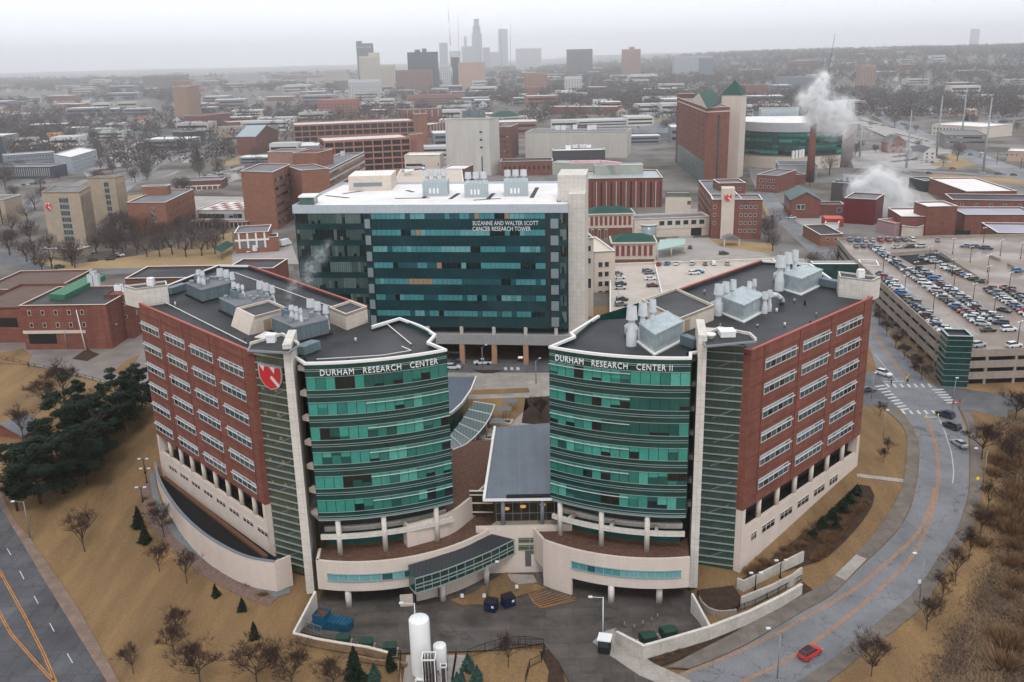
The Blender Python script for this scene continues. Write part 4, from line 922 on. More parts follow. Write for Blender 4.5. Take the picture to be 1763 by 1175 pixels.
for k, pts in enumerate((((840, 720), (884, 722), (878, 730)), ((834, 738), (868, 735), (862, 745)), ((822, 752), (850, 748), (846, 757)), ((806, 765), (828, 768), (815, 775)))):
    q = W(pts, 8.8); t = thing('triangular_planter', ['long triangular planter at the head of the courtyard steps', 'second triangular planter down the courtyard', 'third triangular planter down the courtyard', 'smallest triangular planter beside the glass trellis'][k], 'planter', (*q[0], 8), 'triangular stone planters')
    mb = MB(); mb.ring(q, inset(q, .28), 8, 8.8); mb.build('kerb', CREAM, t); mb = MB(); mb.face([(x, y, 8.5) for x, y in inset(q, .28)]); mb.build('soil', MULCH, t, fix=False)
# ---- enclosed walkway hung along the podium
t = thing('enclosed_walkway', 'glazed walkway with a dark metal roof curving along the cream podium', 'walkway', (-12, 152, 0))
q = smooth([G(x, y, 6.3) for x, y in ((714, 997), (757, 984), (800, 968), (845, 949), (886, 929))], 3); qi = [Vector((*p, 0)) for p in offs([xy(p) for p in q], 3.0)]
lineq = [xy(p) for p in q]; m = MB()
for i in range(len(q)-1):
    m.face([(*lineq[i], 6.3), (*lineq[i+1], 6.3), (qi[i+1].x, qi[i+1].y, 7.6), (qi[i].x, qi[i].y, 7.6)])
m.face([(*lineq[0], 6.3), (qi[0].x, qi[0].y, 7.6), (qi[0].x, qi[0].y, 3.3), (*lineq[0], 3.3)], 1); m.face([(*lineq[-1], 6.3), (qi[-1].x, qi[-1].y, 7.6), (qi[-1].x, qi[-1].y, 3.3), (*lineq[-1], 3.3)], 1)
m.build('roof', [METD, GP[2]], t, fix=False)
m = wall_mb(offs(lineq, 0.1), 3.3, 6.3); m.build('glass_wall', mat('walkway glass', (.025, .045, .035), .12, var=.5, scale=.6), t, fix=False)
for z in (3.2, 4.2, 4.9, 6.2): m = MB(); m.ring(offs(lineq, -.1), offs(lineq, .08), z, z+.16, closed=False); m.build('rail', MULL, t)
for i in range(0, len(q)): m = MB(); m.beam((*lineq[i], 3.3), (lineq[i][0]+.12, lineq[i][1], 3.3), .12, 3.0); m.build('post', MULL, t)
m = MB(); m.ring(lineq, [xy(p) for p in qi], 3.05, 3.25, closed=False); m.build('floor_slab', CREAM, t)
for px, py in ((763, 1034), (838, 1004)): p = T(px, py); m = MB(); m.tube((p.x, p.y, -1.5), (p.x, p.y, 3.1), .55, n=14); m.build('column', STONEW, t)
t = thing('loading_door', 'grey roller door with a raised kerb under the glazed walkway', 'roller door', (-16, 150, 0)); p, q = T(719, 1036)+Vector((0, .1, .3)), T(757, 1029)+Vector((0, .1, .3))
m = MB(); m.beam(p, q, .2, 3.0); m.build('door_panel', mat('roller door grey', (.12, .13, .145), .6, tile=(30, .3), joint=.7), t); m = MB(); m.beam(p+Vector((0, -.9, -.3)), q+Vector((0, -.9, -.3)), 1.2, .35); m.build('dock_kerb', DARKW, t)
m = MB(); a = T(702, 1046)+Vector((0, .3, 0)); m.beam((a.x-1.4, a.y, a.z), (a.x+1.0, a.y+.2, a.z), .15, 2.5); m.build('side_door', CREAM, t)
# ================================================================ retaining and wing walls
def wpx(label, pts, zt, zb=None, th=0.4, m=STONE, name='retaining_wall', cat='wall', sm=0, cap=None, group=None):
    P = [G(x, y, zt[i] if isinstance(zt, (list, tuple)) else zt) for i, (x, y) in enumerate(pts)]
    if sm: P = smooth(P, sm)
    t = thing(name, label, cat, (P[0].x, P[0].y, H(P[0].x, P[0].y)), group); ln = [xy(p) for p in P]; inn = offs(ln, th); mb = MB(); mc = MB()
    for i in range(len(P)-1):
        a, b = P[i], P[i+1]; za, zb2 = (H(a.x, a.y)-.4, H(b.x, b.y)-.4) if zb is None else (zb, zb)
        mb.hexa([(*ln[i], za), (*ln[i+1], zb2), (*inn[i+1], zb2), (*inn[i], za), (*ln[i], a.z), (*ln[i+1], b.z), (*inn[i+1], b.z), (*inn[i], a.z)])
        if cap: o1, o2 = offs(ln, -.08), offs(ln, th+.08); mc.hexa([(*o1[i], a.z+.003), (*o1[i+1], b.z+.003), (*o2[i+1], b.z+.003), (*o2[i], a.z+.003), (*o1[i], a.z+.15), (*o1[i+1], b.z+.15), (*o2[i+1], b.z+.15), (*o2[i], a.z+.15)])
    mb.build('wall', m, t, fix=False)
    if cap: mc.build('coping', cap, t, fix=False)
    return t, P
t, P = wpx('long curved cream wall around the sunken court of the first building', [(265, 797), (270, 820), (285, 850), (312, 886), (348, 919), (388, 944), (428, 961), (472, 968.5)], 6.4, sm=3, th=.45, cap=mat('blue coping', (.16, .19, .22), .5))
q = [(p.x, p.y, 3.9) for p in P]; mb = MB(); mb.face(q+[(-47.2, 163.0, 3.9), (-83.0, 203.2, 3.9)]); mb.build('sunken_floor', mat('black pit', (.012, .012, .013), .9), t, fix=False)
mb = MB(); mb.beam((-82.2, 200.6, 4.0), (-49.0, 162.8, 4.0), .9, .5); mb.build('brown_ledge', mat('rust ledge', (.12, .06, .035), .9), t)
e = P[-1]; e2 = G(500, 957, 6.4); mb = MB(); slab_wall([xy(e), xy(e2)], 0, 6.4, .4, mb); mb.build('return_wall', STONE, t)
wpx('cream wing wall sloping down from the fin left of the loading yard', [(541, 1018), (503.5, 1089)], [3.2, 1.3], -1.6, m=STONEW)
wpx('low brick wall with a tan cap along the left of the loading yard', [(504, 1092), (545, 1102), (585, 1109), (631, 1116), (669, 1126)], 1.5, 0, m=mat('tan stone', (.24, .16, .10), .9, var=.3, scale=.8, tile=(.6, .3, .5), joint=.6), cap=CREAM)
wpx('cream wing wall running down from the fin of the second building', [(1190, 1022), (1222, 1081)], [2.8, 2.5], -1.6, m=STONEW)
wpx('long pale concrete wall curving from the loading yard along the planting bed', [(1060, 1089), (1108, 1114), (1165, 1098), (1222, 1081), (1290, 1055), (1347, 1027), (1382, 1007)], [2.4, 2.6, 2.6, 2.6, 2.7, 2.9, 3.0], m=mat('pale concrete wall', (.52, .48, .43), .8, c2=(.36, .33, .30), scale=.5, tile=(3, 4), joint=.6), cap=STONEW)
wpx('upper stepped garden wall at the foot of the second building', [(1269, 996), (1281, 1001), (1333, 976), (1385, 950)], [3.0, 3.0, 3.6, 4.4], m=MATS['pale concrete wall'])
wpx('lower stepped garden wall beside the railing', [(1278, 1029), (1330, 1008), (1366, 990), (1382, 978)], [2.7, 3.0, 3.5, 3.7], m=MATS['pale concrete wall'])
wpx('curved planter wall at the foot of the second stair tower', [(1203, 1024), (1208, 1037), (1222, 1048), (1243, 1053), (1269, 1050)], 1.2, m=GARC, sm=3)
wpx('low brown wall left of the tanks', [(604, 1128), (640, 1136), (700, 1143)], .8, 0, m=MATS['tan stone'])
wpx('tan stepped stone wall below the tank pad', [(684, 1140), (686, 1160), (690, 1190)], 1.0, 0, m=MATS['tan stone'])
def fence(label, pts, h=1.7, z=None, m=BLACK, name='metal_fence', step=2.4, bars=True):
    P = [T(x, y) if z is None else G(x, y, z) for x, y in pts]; t = thing(name, label, 'fence', P[0]); rl = MB(); br = MB()
    for a, b in zip(P, P[1:]):
        for k in (.15, h-.1): rl.beam((a.x, a.y, a.z+k), (b.x, b.y, b.z+k), .07, .07)
        L = (b-a).length; n = max(1, int(L/.3))
        for i in range(n+1 if bars else 0): q = a.lerp(b, i/n); br.box(q.x-.018, q.x+.018, q.y-.018, q.y+.018, q.z+.15, q.z+h-.1)
        n = max(1, int(round(L/step)))
        for i in range(n+1): q = a.lerp(b, i/n); mb = MB(); mb.box(q.x-.05, q.x+.05, q.y-.05, q.y+.05, q.z-.05, q.z+h+.05); mb.build('post', m, t)
    rl.build('rail', m, t)
    if bars: tag(br.build('bars', m, t), kind='stuff')
    return t
fence('black railing along the ramp between the garden walls and the planting bed', [(1262, 1056), (1300, 1042), (1340, 1022), (1379, 1000)], 1.2)
fence('curved black fence behind the lawn by the tanks', [(806, 1134), (835, 1123), (870, 1113), (905, 1111), (936, 1116)], 1.8, 0)
fence('black gate section at the yard exit', [(893, 1117), (936, 1118)], 2.0, .1, name='metal_gate')
fence('curved black fence at the bottom edge beside the mulch bed', [(905, 1175), (912, 1150), (932, 1140), (938, 1122)], 1.5, .1)
fence('short black fence left of the tanks', [(668, 1132), (690, 1136), (688, 1180)], 1.8, .1)
fence('dark fence right of the tank pad', [(786, 1132), (778, 1185)], 1.8, .1)
fence('chain fence beside the blue compactor', [(527, 1084), (554, 1094)], 1.8, 0, m=STEEL)
fence('thin fence along the slope above the pines', [(0, 618), (60, 632), (110, 642), (160, 655), (200, 667)], 1.1, step=4, bars=False)
# ================================================================ yard equipment
def tank(label, px, py, r, h, m=WHITE, z=.1, name='gas_tank'):
    p = T(px, py, z)+Vector((0, 0, z)); t = thing(name, label, 'tank', p); mb = MB(); mb.lathe(p, [(r*.97, .9), (r, 1.1), (r, h-.35), (r*.93, h-.12), (r*.6, h), (0, h+.05)], 28); mb.build('shell', m, t)
    mb = MB(); mb.lathe((p.x, p.y, p.z+h), [(r*.16, 0), (r*.16, .3), (0, .35)], 10); mb.build('valve', m, t)
    for k in range(3): a = k*2.1+.4; mb = MB(); mb.tube((p.x+r*.8*math.cos(a), p.y+r*.8*math.sin(a), p.z), (p.x+r*.8*math.cos(a), p.y+r*.8*math.sin(a), p.z+1.1), .14, n=6); mb.build('leg', m, t)
    mb = MB(); mb.tube((p.x+r*1.04, p.y-.2, p.z+.3), (p.x+r*1.04, p.y-.2, p.z+h-.5), .05, n=6); mb.build('pipe', STEEL, t)
    return p
p = tank('tall white cylindrical gas tank in the yard', 727, 1166, 1.65, 11.2)
p2 = tank('smaller white cylindrical gas tank beside the tall one', 759, 1156, 1.1, 5.2)
tank('tan upright tank in the corner beside the second podium', 944, 999, 1.05, 4.6, CREAM)
def vapor(label, px, py, w, h, z=.1):
    p = G(px, py, z); t = thing('vaporizer_rack', label, 'vaporizer', p); mb = MB(); n = 5
    for i in range(n): x = p.x-w/2+w*i/(n-1); mb.box(x-.09, x+.09, p.y-w/2, p.y+w/2, p.z+.5, p.z+h-.2)
    mb.build('fins', mat('brown fins', (.10, .09, .085), .5, metal=.4), t)
    mb = MB(); mb.ring([(p.x-w/2-.15, p.y-w/2-.1), (p.x+w/2+.15, p.y-w/2-.1), (p.x+w/2+.15, p.y+w/2+.1), (p.x-w/2-.15, p.y+w/2+.1)], [(p.x-w/2, p.y-w/2), (p.x+w/2, p.y-w/2), (p.x+w/2, p.y+w/2), (p.x-w/2, p.y+w/2)], p.z+h-.25, p.z+h); mb.build('top_frame', WHITE, t)
    for sx in (-1, 1): mb = MB(); mb.box(p.x+sx*w/2-.06, p.x+sx*w/2+.06, p.y-w/2-.15, p.y-w/2-.03, p.z, p.z+h); mb.build('leg', WHITE, t)
vapor('tall finned vaporizer in front of the white tanks', 742, 1196, 1.9, 7.2); vapor('short finned vaporizer in front of the small tank', 765, 1180, .8, 3.8)
t = thing('tank_pipework', 'white pipes at the foot of the tall tank', 'pipes', G(722, 1165, .1)); p = G(716, 1170, .8); mb = MB(); mb.tube(p, (p.x+2.2, p.y-.3, .8), .28); mb.tube((p.x+2.2, p.y-.3, .8), (p.x+2.2, p.y-.3, .1), .18); mb.tube(p, (p.x, p.y, .1), .18); mb.build('pipe', WHITE, t)
def compactor():
    a, b = T(545, 1082), T(608, 1090); d = (b-a); L = 6.6; ang = math.atan2(d.y, d.x); t = thing('trash_compactor', 'long blue rubbish compactor with a rusty hopper in the left of the yard', 'compactor', (a.x, a.y+.9, H(a.x+3, a.y+.9)+.05), rz=ang); B = mat('compactor blue', (.008, .07, .125), .5, var=.3, scale=1)
    mb = MB(); mb.prism([(2.2, -1.2), (6.6, -1.2), (6.9, 0), (6.6, 1.2), (2.2, 1.2)], .25, 2.1); o = mb.build('container', B, None); o.parent = t
    for i in range(6): mb = MB(); mb.box(2.5+i*.75, 2.58+i*.75, -1.28, 1.28, .25, 2.18); o = mb.build('rib', B, None); o.parent = t
    mb = MB(); mb.ring([(-.2, -1.25), (2.2, -1.25), (2.2, 1.25), (-.2, 1.25)], [(0, -1.05), (2.0, -1.05), (2.0, 1.05), (0, 1.05)], .25, 3.1); o = mb.build('hopper', B, None); o.parent = t
    mb = MB(); mb.face([(0, -1.05, 2.7), (2, -1.05, 2.7), (2, 1.05, 2.9), (0, 1.05, 2.9)]); o = mb.build('rusty_lid', mat('rust', (.09, .035, .02), .9, var=.4, scale=2), None); o.parent = t
    mb = MB(); mb.box(0, 6.4, -.9, -.7, .02, .25); mb.box(0, 6.4, .7, .9, .02, .25); o = mb.build('skid', BLACK, None); o.parent = t
compactor()
def dumpster(label, px, py, ang):
    p = T(px, py)+Vector((0, 0, .05)); t = thing('dumpster', label, 'dumpster', p, 'blue dumpsters in the yard', ang); B = mat('dumpster blue', (.006, .016, .055), .5, var=.3, scale=1)
    def add(m, n, mt): o = m.build(n, mt, None); o.parent = t
    mb = MB(); mb.ring([(-1.1, -.9), (1.1, -.9), (1.1, .9), (-1.1, .9)], [(-1.02, -.82), (1.02, -.82), (1.02, .82), (-1.02, .82)], .15, 1.9); mb.box(-1.1, 1.1, -.9, .9, .15, .25); add(mb, 'bin', B)
    mb = MB(); mb.hexa([Vector(v) for v in ((-1.15, -.95, 1.92), (1.15, -.95, 1.92), (1.15, .95, 2.1), (-1.15, .95, 2.1), (-1.15, -.95, 2.0), (1.15, -.95, 2.0), (1.15, .95, 2.2), (-1.15, .95, 2.2))]); add(mb, 'lid', BLACK)
    mb = MB(); mb.box(.35, .8, -.93, -.905, 1.0, 1.45); add(mb, 'notice', WHITE)
    for sx in (-1, 1): mb = MB(); mb.box(sx*1.15-.06, sx*1.15+.06, -.5, .5, .9, 1.1); add(mb, 'lift_pocket', B)
dumpster('dark blue dumpster standing left of its pair on the yard', 846, 1051, -.35); dumpster('dark blue dumpster standing right of its pair on the yard', 875, 1043, .5)
def transformer(label, px, py, ang, s=1.0):
    p = G(px, py, .03); t = thing('transformer_box', label, 'transformer', p, 'green transformer boxes', ang); M = mat('transformer green', (.020, .050, .038), .55, var=.2, scale=1)
    def add(m, n, mt): o = m.build(n, mt, None); o.parent = t
    mb = MB(); mb.box(-1.1*s, 1.1*s, -1.1*s, .1*s, 0, 1.7*s); mb.hexa([Vector((x*s, y*s, z*s)) for x, y, z in ((-1.15, -1.2, 1.7), (1.15, -1.2, 1.7), (1.15, .2, 1.85), (-1.15, .2, 1.85), (-1.15, -1.2, 1.76), (1.15, -1.2, 1.76), (1.15, .2, 1.95), (-1.15, .2, 1.95))]); add(mb, 'cabinet', M)
    mb = MB(); mb.box(-1.0*s, 1.0*s, .1*s, 1.1*s, .1, 1.5*s); add(mb, 'tank', M)
    mb = MB()
    for i in range(7): mb.box((-.95+i*.3)*s, (-.9+i*.3)*s, 1.1*s, 1.45*s, .3, 1.35*s)
    add(mb, 'radiator_fins', M); mb = MB(); mb.box(-1.3*s, 1.3*s, -1.3*s, 1.5*s, -.02, .06); add(mb, 'pad', CONC)
transformer('green transformer box leftmost behind the low brick wall', 592, 1109, 0); transformer('green transformer box in the middle behind the low brick wall', 632, 1116, 0); transformer('green transformer box nearest the white tanks', 672, 1124, 0)
transformer('green transformer box near the tip of the pale concrete wall', 1115, 1108, .3, 1.1); transformer('green transformer box further right inside the pale concrete wall', 1150, 1098, .3, 1.1)
p = G(1041, 1120, .16); t = thing('guard_booth', 'small black guard booth with a white roof on the concrete island', 'booth', p, rz=-.25)
def addl(m, n, mt, t=t): o = m.build(n, mt, None); o.parent = t; return o
mb = MB(); mb.box(-1, 1, -1, 1, 0, 1.1); mb.box(-1, -.85, -1, -.85, 1.1, 2.4); mb.box(.85, 1, -1, -.85, 1.1, 2.4); mb.box(-1, -.85, .85, 1, 1.1, 2.4); mb.box(.85, 1, .85, 1, 1.1, 2.4); mb.box(-1, 1, -1, 1, 2.2, 2.45); addl(mb, 'body', BLACK)
mb = MB(); mb.box(-.9, .9, -.9, .9, 1.1, 2.2); addl(mb, 'window', WIN); mb = MB(); mb.box(-1.15, 1.15, -1.15, 1.15, 2.45, 2.65); addl(mb, 'roof', WHITE)
# ================================================================ cancer research tower
TZ, TB = 56.2, 19.6
_tl, _tr = G(505, 353.4, TZ), G(976, 351.6, TZ); TL = math.hypot(_tr.x-_tl.x, _tr.y-_tl.y); TANG = math.atan2(_tr.y-_tl.y, _tr.x-_tl.x); TC = (_tl+_tr)/2; FY = TC.y
tl, tr = Vector((TC.x-TL/2, FY, TZ)), Vector((TC.x+TL/2, FY, TZ)); BF = (_tl.x, _tl.y), (_tr.x, _tr.y)
t = tower = thing('research_tower', 'wide blue-green glass research tower with a white roof behind the two curved buildings', 'building', (TC.x, FY, 8)); tower.rotation_euler.z = TANG
FLp, FRp = (tl.x, FY), (tr.x, FY); BK = FY+50; TRp = (tr.x+.0, BK); TLp = (tl.x, BK)
body = MB(); body.prism([FLp, FRp, TRp, TLp], TB-.3, TZ-2.6, 0, cap=True); body.build('curtain_wall', SSP, t)
xm = hit(638, 400, *BF)[0]+FLp[0]; xr = hit(941, 400, *BF)[0]+FLp[0]
mb = MB(); mb.box(tl.x-.3, tr.x+.3, FY-.35, FY-.02, TZ-2.45, TZ); mb.box(tl.x-.3, tl.x, FY-.02, BK, TZ-2.45, TZ); mb.box(tr.x, tr.x+.3, FY-.02, BK, TZ-2.45, TZ); mb.box(tl.x-.3, tr.x+.3, BK, BK+.3, TZ-2.45, TZ); mb.build('metal_parapet', mat('silver parapet', (.45, .49, .53), .45, c2=(.40, .44, .48), scale=.3, tile=(1.45, 6), joint=.8, jw=.03), t)
mb = MB(); mb.face([(tl.x, FY, TZ-.7), (tr.x, FY, TZ-.7), (tr.x, BK, TZ-.7), (tl.x, BK, TZ-.7)]); mb.build('roof', ROOFW, t, fix=False)
RP = 4.88; z0r = TZ-2.5; nP = int((xr-xm)/1.45)
for k in range(7):
    z1 = z0r-RP*k; ln = [(xm+.4+(xr-xm-.8)*i/nP, FY-.02) for i in range(nP+1)]
    rnd = random.Random(k); m = panes_row(ln, z1-1.68, z1, 300+k, .05, (8, 4, 5, 3, 1), .0, 5); m.build('ribbon_window', SP, t, fix=False)
    n2 = 22; ln = [(FLp[0]+.4+(xm-FLp[0]-2.2)*i/n2, FY-.02) for i in range(n2+1)]
    m = panes_row(ln, z1-3.0, z1+.1, 500+k, .05, (6, 4, 3), .3, 3); m.build('ribbon_window', GG+[SP[3]], t, fix=False)
    ln = [(xr+3.9+(FRp[0]-xr-4.1)*i/5, FY-.02) for i in range(6)]
    m = panes_row(ln, z1-3.0, z1+.1, 700+k, .05, (6, 3, 4), .3, 3); m.build('ribbon_window', GG+[SP[3]], t, fix=False)
    for (x0, x1) in ((xm-1.5, xm+.1), (xr+1.2, xr+3.4)):
        m = MB(); m.box(x0, x1, FY-.5, FY-.02, z1-4.4, z1-1.7); m.build('grey_panel', mat('grey panel', (.20, .25, .27), .4), t)
mb = MB()
for i in range(nP+1): x = xm+.4+(xr-xm-.8)*i/nP; mb.box(x-.04, x+.04, FY-.1, FY-.02, TB, TZ-2.45)
for i in range(34): x = FLp[0]+.4+(xm-FLp[0]-2.2)*i/33; mb.box(x-.04, x+.04, FY-.14, FY-.02, TB, TZ-2.45)
mb.build('mullions', MULLD, t)
mb = MB(); mb.box(xm-.2, xm+.35, FY-.28, FY-.02, TB, TZ-2.45); mb.box(xr+.2, xr+1.2, FY-.2, FY-.02, TB, TZ-2.45); mb.build('dark_strip', MULLD, t)
# base: recess, concrete beam, brick columns
cx = [hit(x, 632, *BF)[0]+FLp[0] for x in (740, 797, 852, 906, 958)]
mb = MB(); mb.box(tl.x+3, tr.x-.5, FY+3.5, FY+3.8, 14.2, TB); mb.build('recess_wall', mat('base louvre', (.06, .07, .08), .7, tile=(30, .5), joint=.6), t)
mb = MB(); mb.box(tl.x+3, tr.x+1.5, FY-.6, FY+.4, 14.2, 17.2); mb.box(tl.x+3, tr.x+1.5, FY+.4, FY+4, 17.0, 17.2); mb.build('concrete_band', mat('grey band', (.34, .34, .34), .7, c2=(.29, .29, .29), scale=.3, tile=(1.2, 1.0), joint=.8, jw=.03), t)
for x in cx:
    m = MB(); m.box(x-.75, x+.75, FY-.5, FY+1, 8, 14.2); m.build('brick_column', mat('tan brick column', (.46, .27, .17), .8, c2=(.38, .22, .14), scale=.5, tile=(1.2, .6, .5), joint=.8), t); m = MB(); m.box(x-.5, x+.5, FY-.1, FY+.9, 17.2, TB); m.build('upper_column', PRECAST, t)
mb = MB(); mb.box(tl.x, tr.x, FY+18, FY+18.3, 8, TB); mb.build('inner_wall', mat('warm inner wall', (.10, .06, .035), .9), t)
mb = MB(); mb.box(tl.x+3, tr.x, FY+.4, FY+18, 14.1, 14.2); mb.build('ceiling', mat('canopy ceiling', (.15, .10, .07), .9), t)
m = MB()
for i in range(8): x = cx[4]-1.2-i*.22; m.box(x-.1, x+.1, FY+4+i*1.3, FY+4.2+i*1.3, 13.7-i*.02, 13.9)
m.build('ceiling_lights', WARM, t)
# stair slab of white stone
SX0, SX1 = tr.x+.1, tr.x+4.8; szt = ZZ(300, SX0-1, FY+8)
mb = MB(); mb.prism([(SX0+.1, FY+2), (SX1+.2, FY+2), (SX1+.2, FY+24), (SX0+.1, FY+24)], 8, TZ+2.5); mb.build('stone_slab', STONEW, t)
mb = MB(); mb.prism([(SX0-3.4, FY+9), (SX1+.22, FY+9), (SX1+.22, FY+24.1), (SX0-3.4, FY+24.1)], TZ+2.5 if False else TZ-.6, TZ+7.0); mb.build('stair_head', STONEW, t)
def flat_text(s, x0, x1, z, y, parent, size=1.75):
    me = text_mesh(s, size, .06); xs = [v.co.x for v in me.vertices]; k = (x1-x0)/(max(xs)-min(xs))
    for v in me.vertices: v.co = (x0+(v.co.x-min(xs))*k, y-v.co.z, z+v.co.y)
    me.materials.clear(); me.materials.append(WHITE); split_letters(me, parent)
ta, tb = hit(814, 386, *BF), hit(927, 387, *BF); flat_text('SUZANNE AND WALTER SCOTT', FLp[0]+ta[0], FLp[0]+tb[0], ta[1]-.3, FY-.3, tower)
tc, td = hit(814, 397, *BF), hit(914, 394, *BF); flat_text('CANCER RESEARCH TOWER', FLp[0]+tc[0], FLp[0]+td[0], ta[1]-1.95, FY-.3, tower)
# roof plant of the tower
for i, (xa, xb, yt, yb) in enumerate(((728, 771, 310, 339), (800, 840, 314, 341), (868, 910, 310, 339))):
    p, q = G(xa, yb, TZ-.7), G(xb, yb, TZ-.7); hh = ZZ(yt+4, p.x, p.y)-(TZ-.7)
    t = thing('air_handler', ['galvanised plant room leftmost on the white tower roof', 'galvanised plant room in the middle of the white tower roof', 'galvanised plant room rightmost on the white tower roof'][i], 'air handler', (p.x, p.y, TZ-.7), 'plant rooms on the white roof')
    mb = MB(); mb.prism([(p.x, p.y), (q.x, p.y), (q.x, p.y+9), (p.x, p.y+9)], TZ-.7, TZ-.7+hh, 0, 1); mb.build('housing', [mat('ribbed galvanised', (.36, .41, .43), .5, tile=(.9, 9), joint=.75, jw=.08), GALVL], t)
    for k in range(3): mb = MB(); x = p.x+(q.x-p.x)*(.3+.15*k); mb.box(x-.3, x+.3, p.y-.12, p.y-.02, TZ+.2, TZ+1.8); mb.build('louvre', WHITE, t)
    for k in range(3): mb = MB(); x = p.x+(q.x-p.x)*(.16+.33*k); mb.lathe((x, p.y+4, TZ-.7+hh), [(.8, 0), (.55, 1.2), (1.1, 1.3), (.95, 3.2), (.8, 3.2), (.8, 2.8), (0.01, 2.8)], 12, sm=False); mb.build('exhaust_stack', STACK, t)
mb = MB(); rr = random.Random(5)
t = thing('roof_walkway_mats', 'dark walkway mats laid across the white tower roof', 'roof mats', (tl.x+10, FY+10, TZ-.7))
for k, (a, b, c, d) in enumerate(((590, 334, 645, 326), (600, 341, 560, 337), (680, 342, 740, 341), (735, 336, 728, 342), (790, 333, 775, 343), (850, 333, 840, 343), (862, 342, 815, 345), (925, 323, 915, 341), (700, 328, 712, 331), (970, 325, 962, 348), (560, 330, 520, 352))):
    A, B = G(a, b, TZ-.66), G(c, d, TZ-.66); m = MB(); m.beam((A.x, A.y, TZ-.69), (B.x, B.y, TZ-.69), 1.3, .04); m.build('mat', mat('dark mat', (.07, .065, .065), .9), t)
t = thing('roof_penthouse', 'white louvred penthouse at the left of the white tower roof', 'penthouse', (*xy(G(601, 329, TZ)), TZ-.7)); p, q = G(601, 330, TZ-.7), G(672, 331, TZ-.7)
mb = MB(); mb.prism([(p.x, p.y), (q.x, p.y), (q.x, p.y+15), (p.x, p.y+15)], TZ-.7, TZ+4.2, 0, 1); mb.build('wall', [CREAM, ROOFW], t); mb = MB(); mb.box(p.x+1.6, q.x-3, p.y-.1, p.y-.02, TZ+.8, TZ+2.0); mb.build('louvre', mat('grey louvre', (.18, .22, .25), .6), t)
t = thing('glass_pavilion_roof', 'small pale roof pavilion on the left corner of the white tower', 'pavilion', (_tl.x+1, _tl.y+4, TZ)); mb = MB(); mb.box(_tl.x+.8, _tl.x+5.8, _tl.y+3.4, _tl.y+10, TZ+1.6, TZ+2.0); mb.build('roof', ROOFW, t); mb = MB(); mb.box(_tl.x+1.2, _tl.x+5.4, _tl.y+3.8, _tl.y+9.6, TZ-.7, TZ+1.6); mb.build('glass_wall', GG[0], t)
# ================================================================ city buildings
def zfor(cx, cy, by, z0=8.0):
    lo, hi = z0, 260.0
    for _ in range(50):
        m = (lo+hi)/2; p = G(cx, cy, m) if m < 96.9 else None
        if p is None: hi = m; continue
        if pj(p.x, p.y, z0)[1] > by: hi = m
        else: lo = m
    return lo
def ccw(P):
    A = sum(P[i][0]*P[(i+1) % len(P)][1]-P[(i+1) % len(P)][0]*P[i][1] for i in range(len(P)))
    return P if A > 0 else P[::-1]
_WU = {}
def win_unit(fr, gl):
    k = fr.name+gl.name
    if k not in _WU:
        f = MB(); f.ring([(0, 0), (1, 0), (1, .1), (0, .1)], [(0, 0), (1, 0), (1, .1), (0, .1)], 0, 0) if False else None
        f = MB(); b = .08
        for x0, x1, z0, z1 in ((0, 1, 0, b), (0, 1, 1-b, 1), (0, b, b, 1-b), (1-b, 1, b, 1-b)): f.box(x0, x1, -.12, .05, z0, z1, 0)
        f.face([(b, -.04, b), (1-b, -.04, b), (1-b, -.04, 1-b), (b, -.04, 1-b)], 1); _WU[k] = f.mesh('window', [fr, gl])
    return _WU[k]
FOOT = []
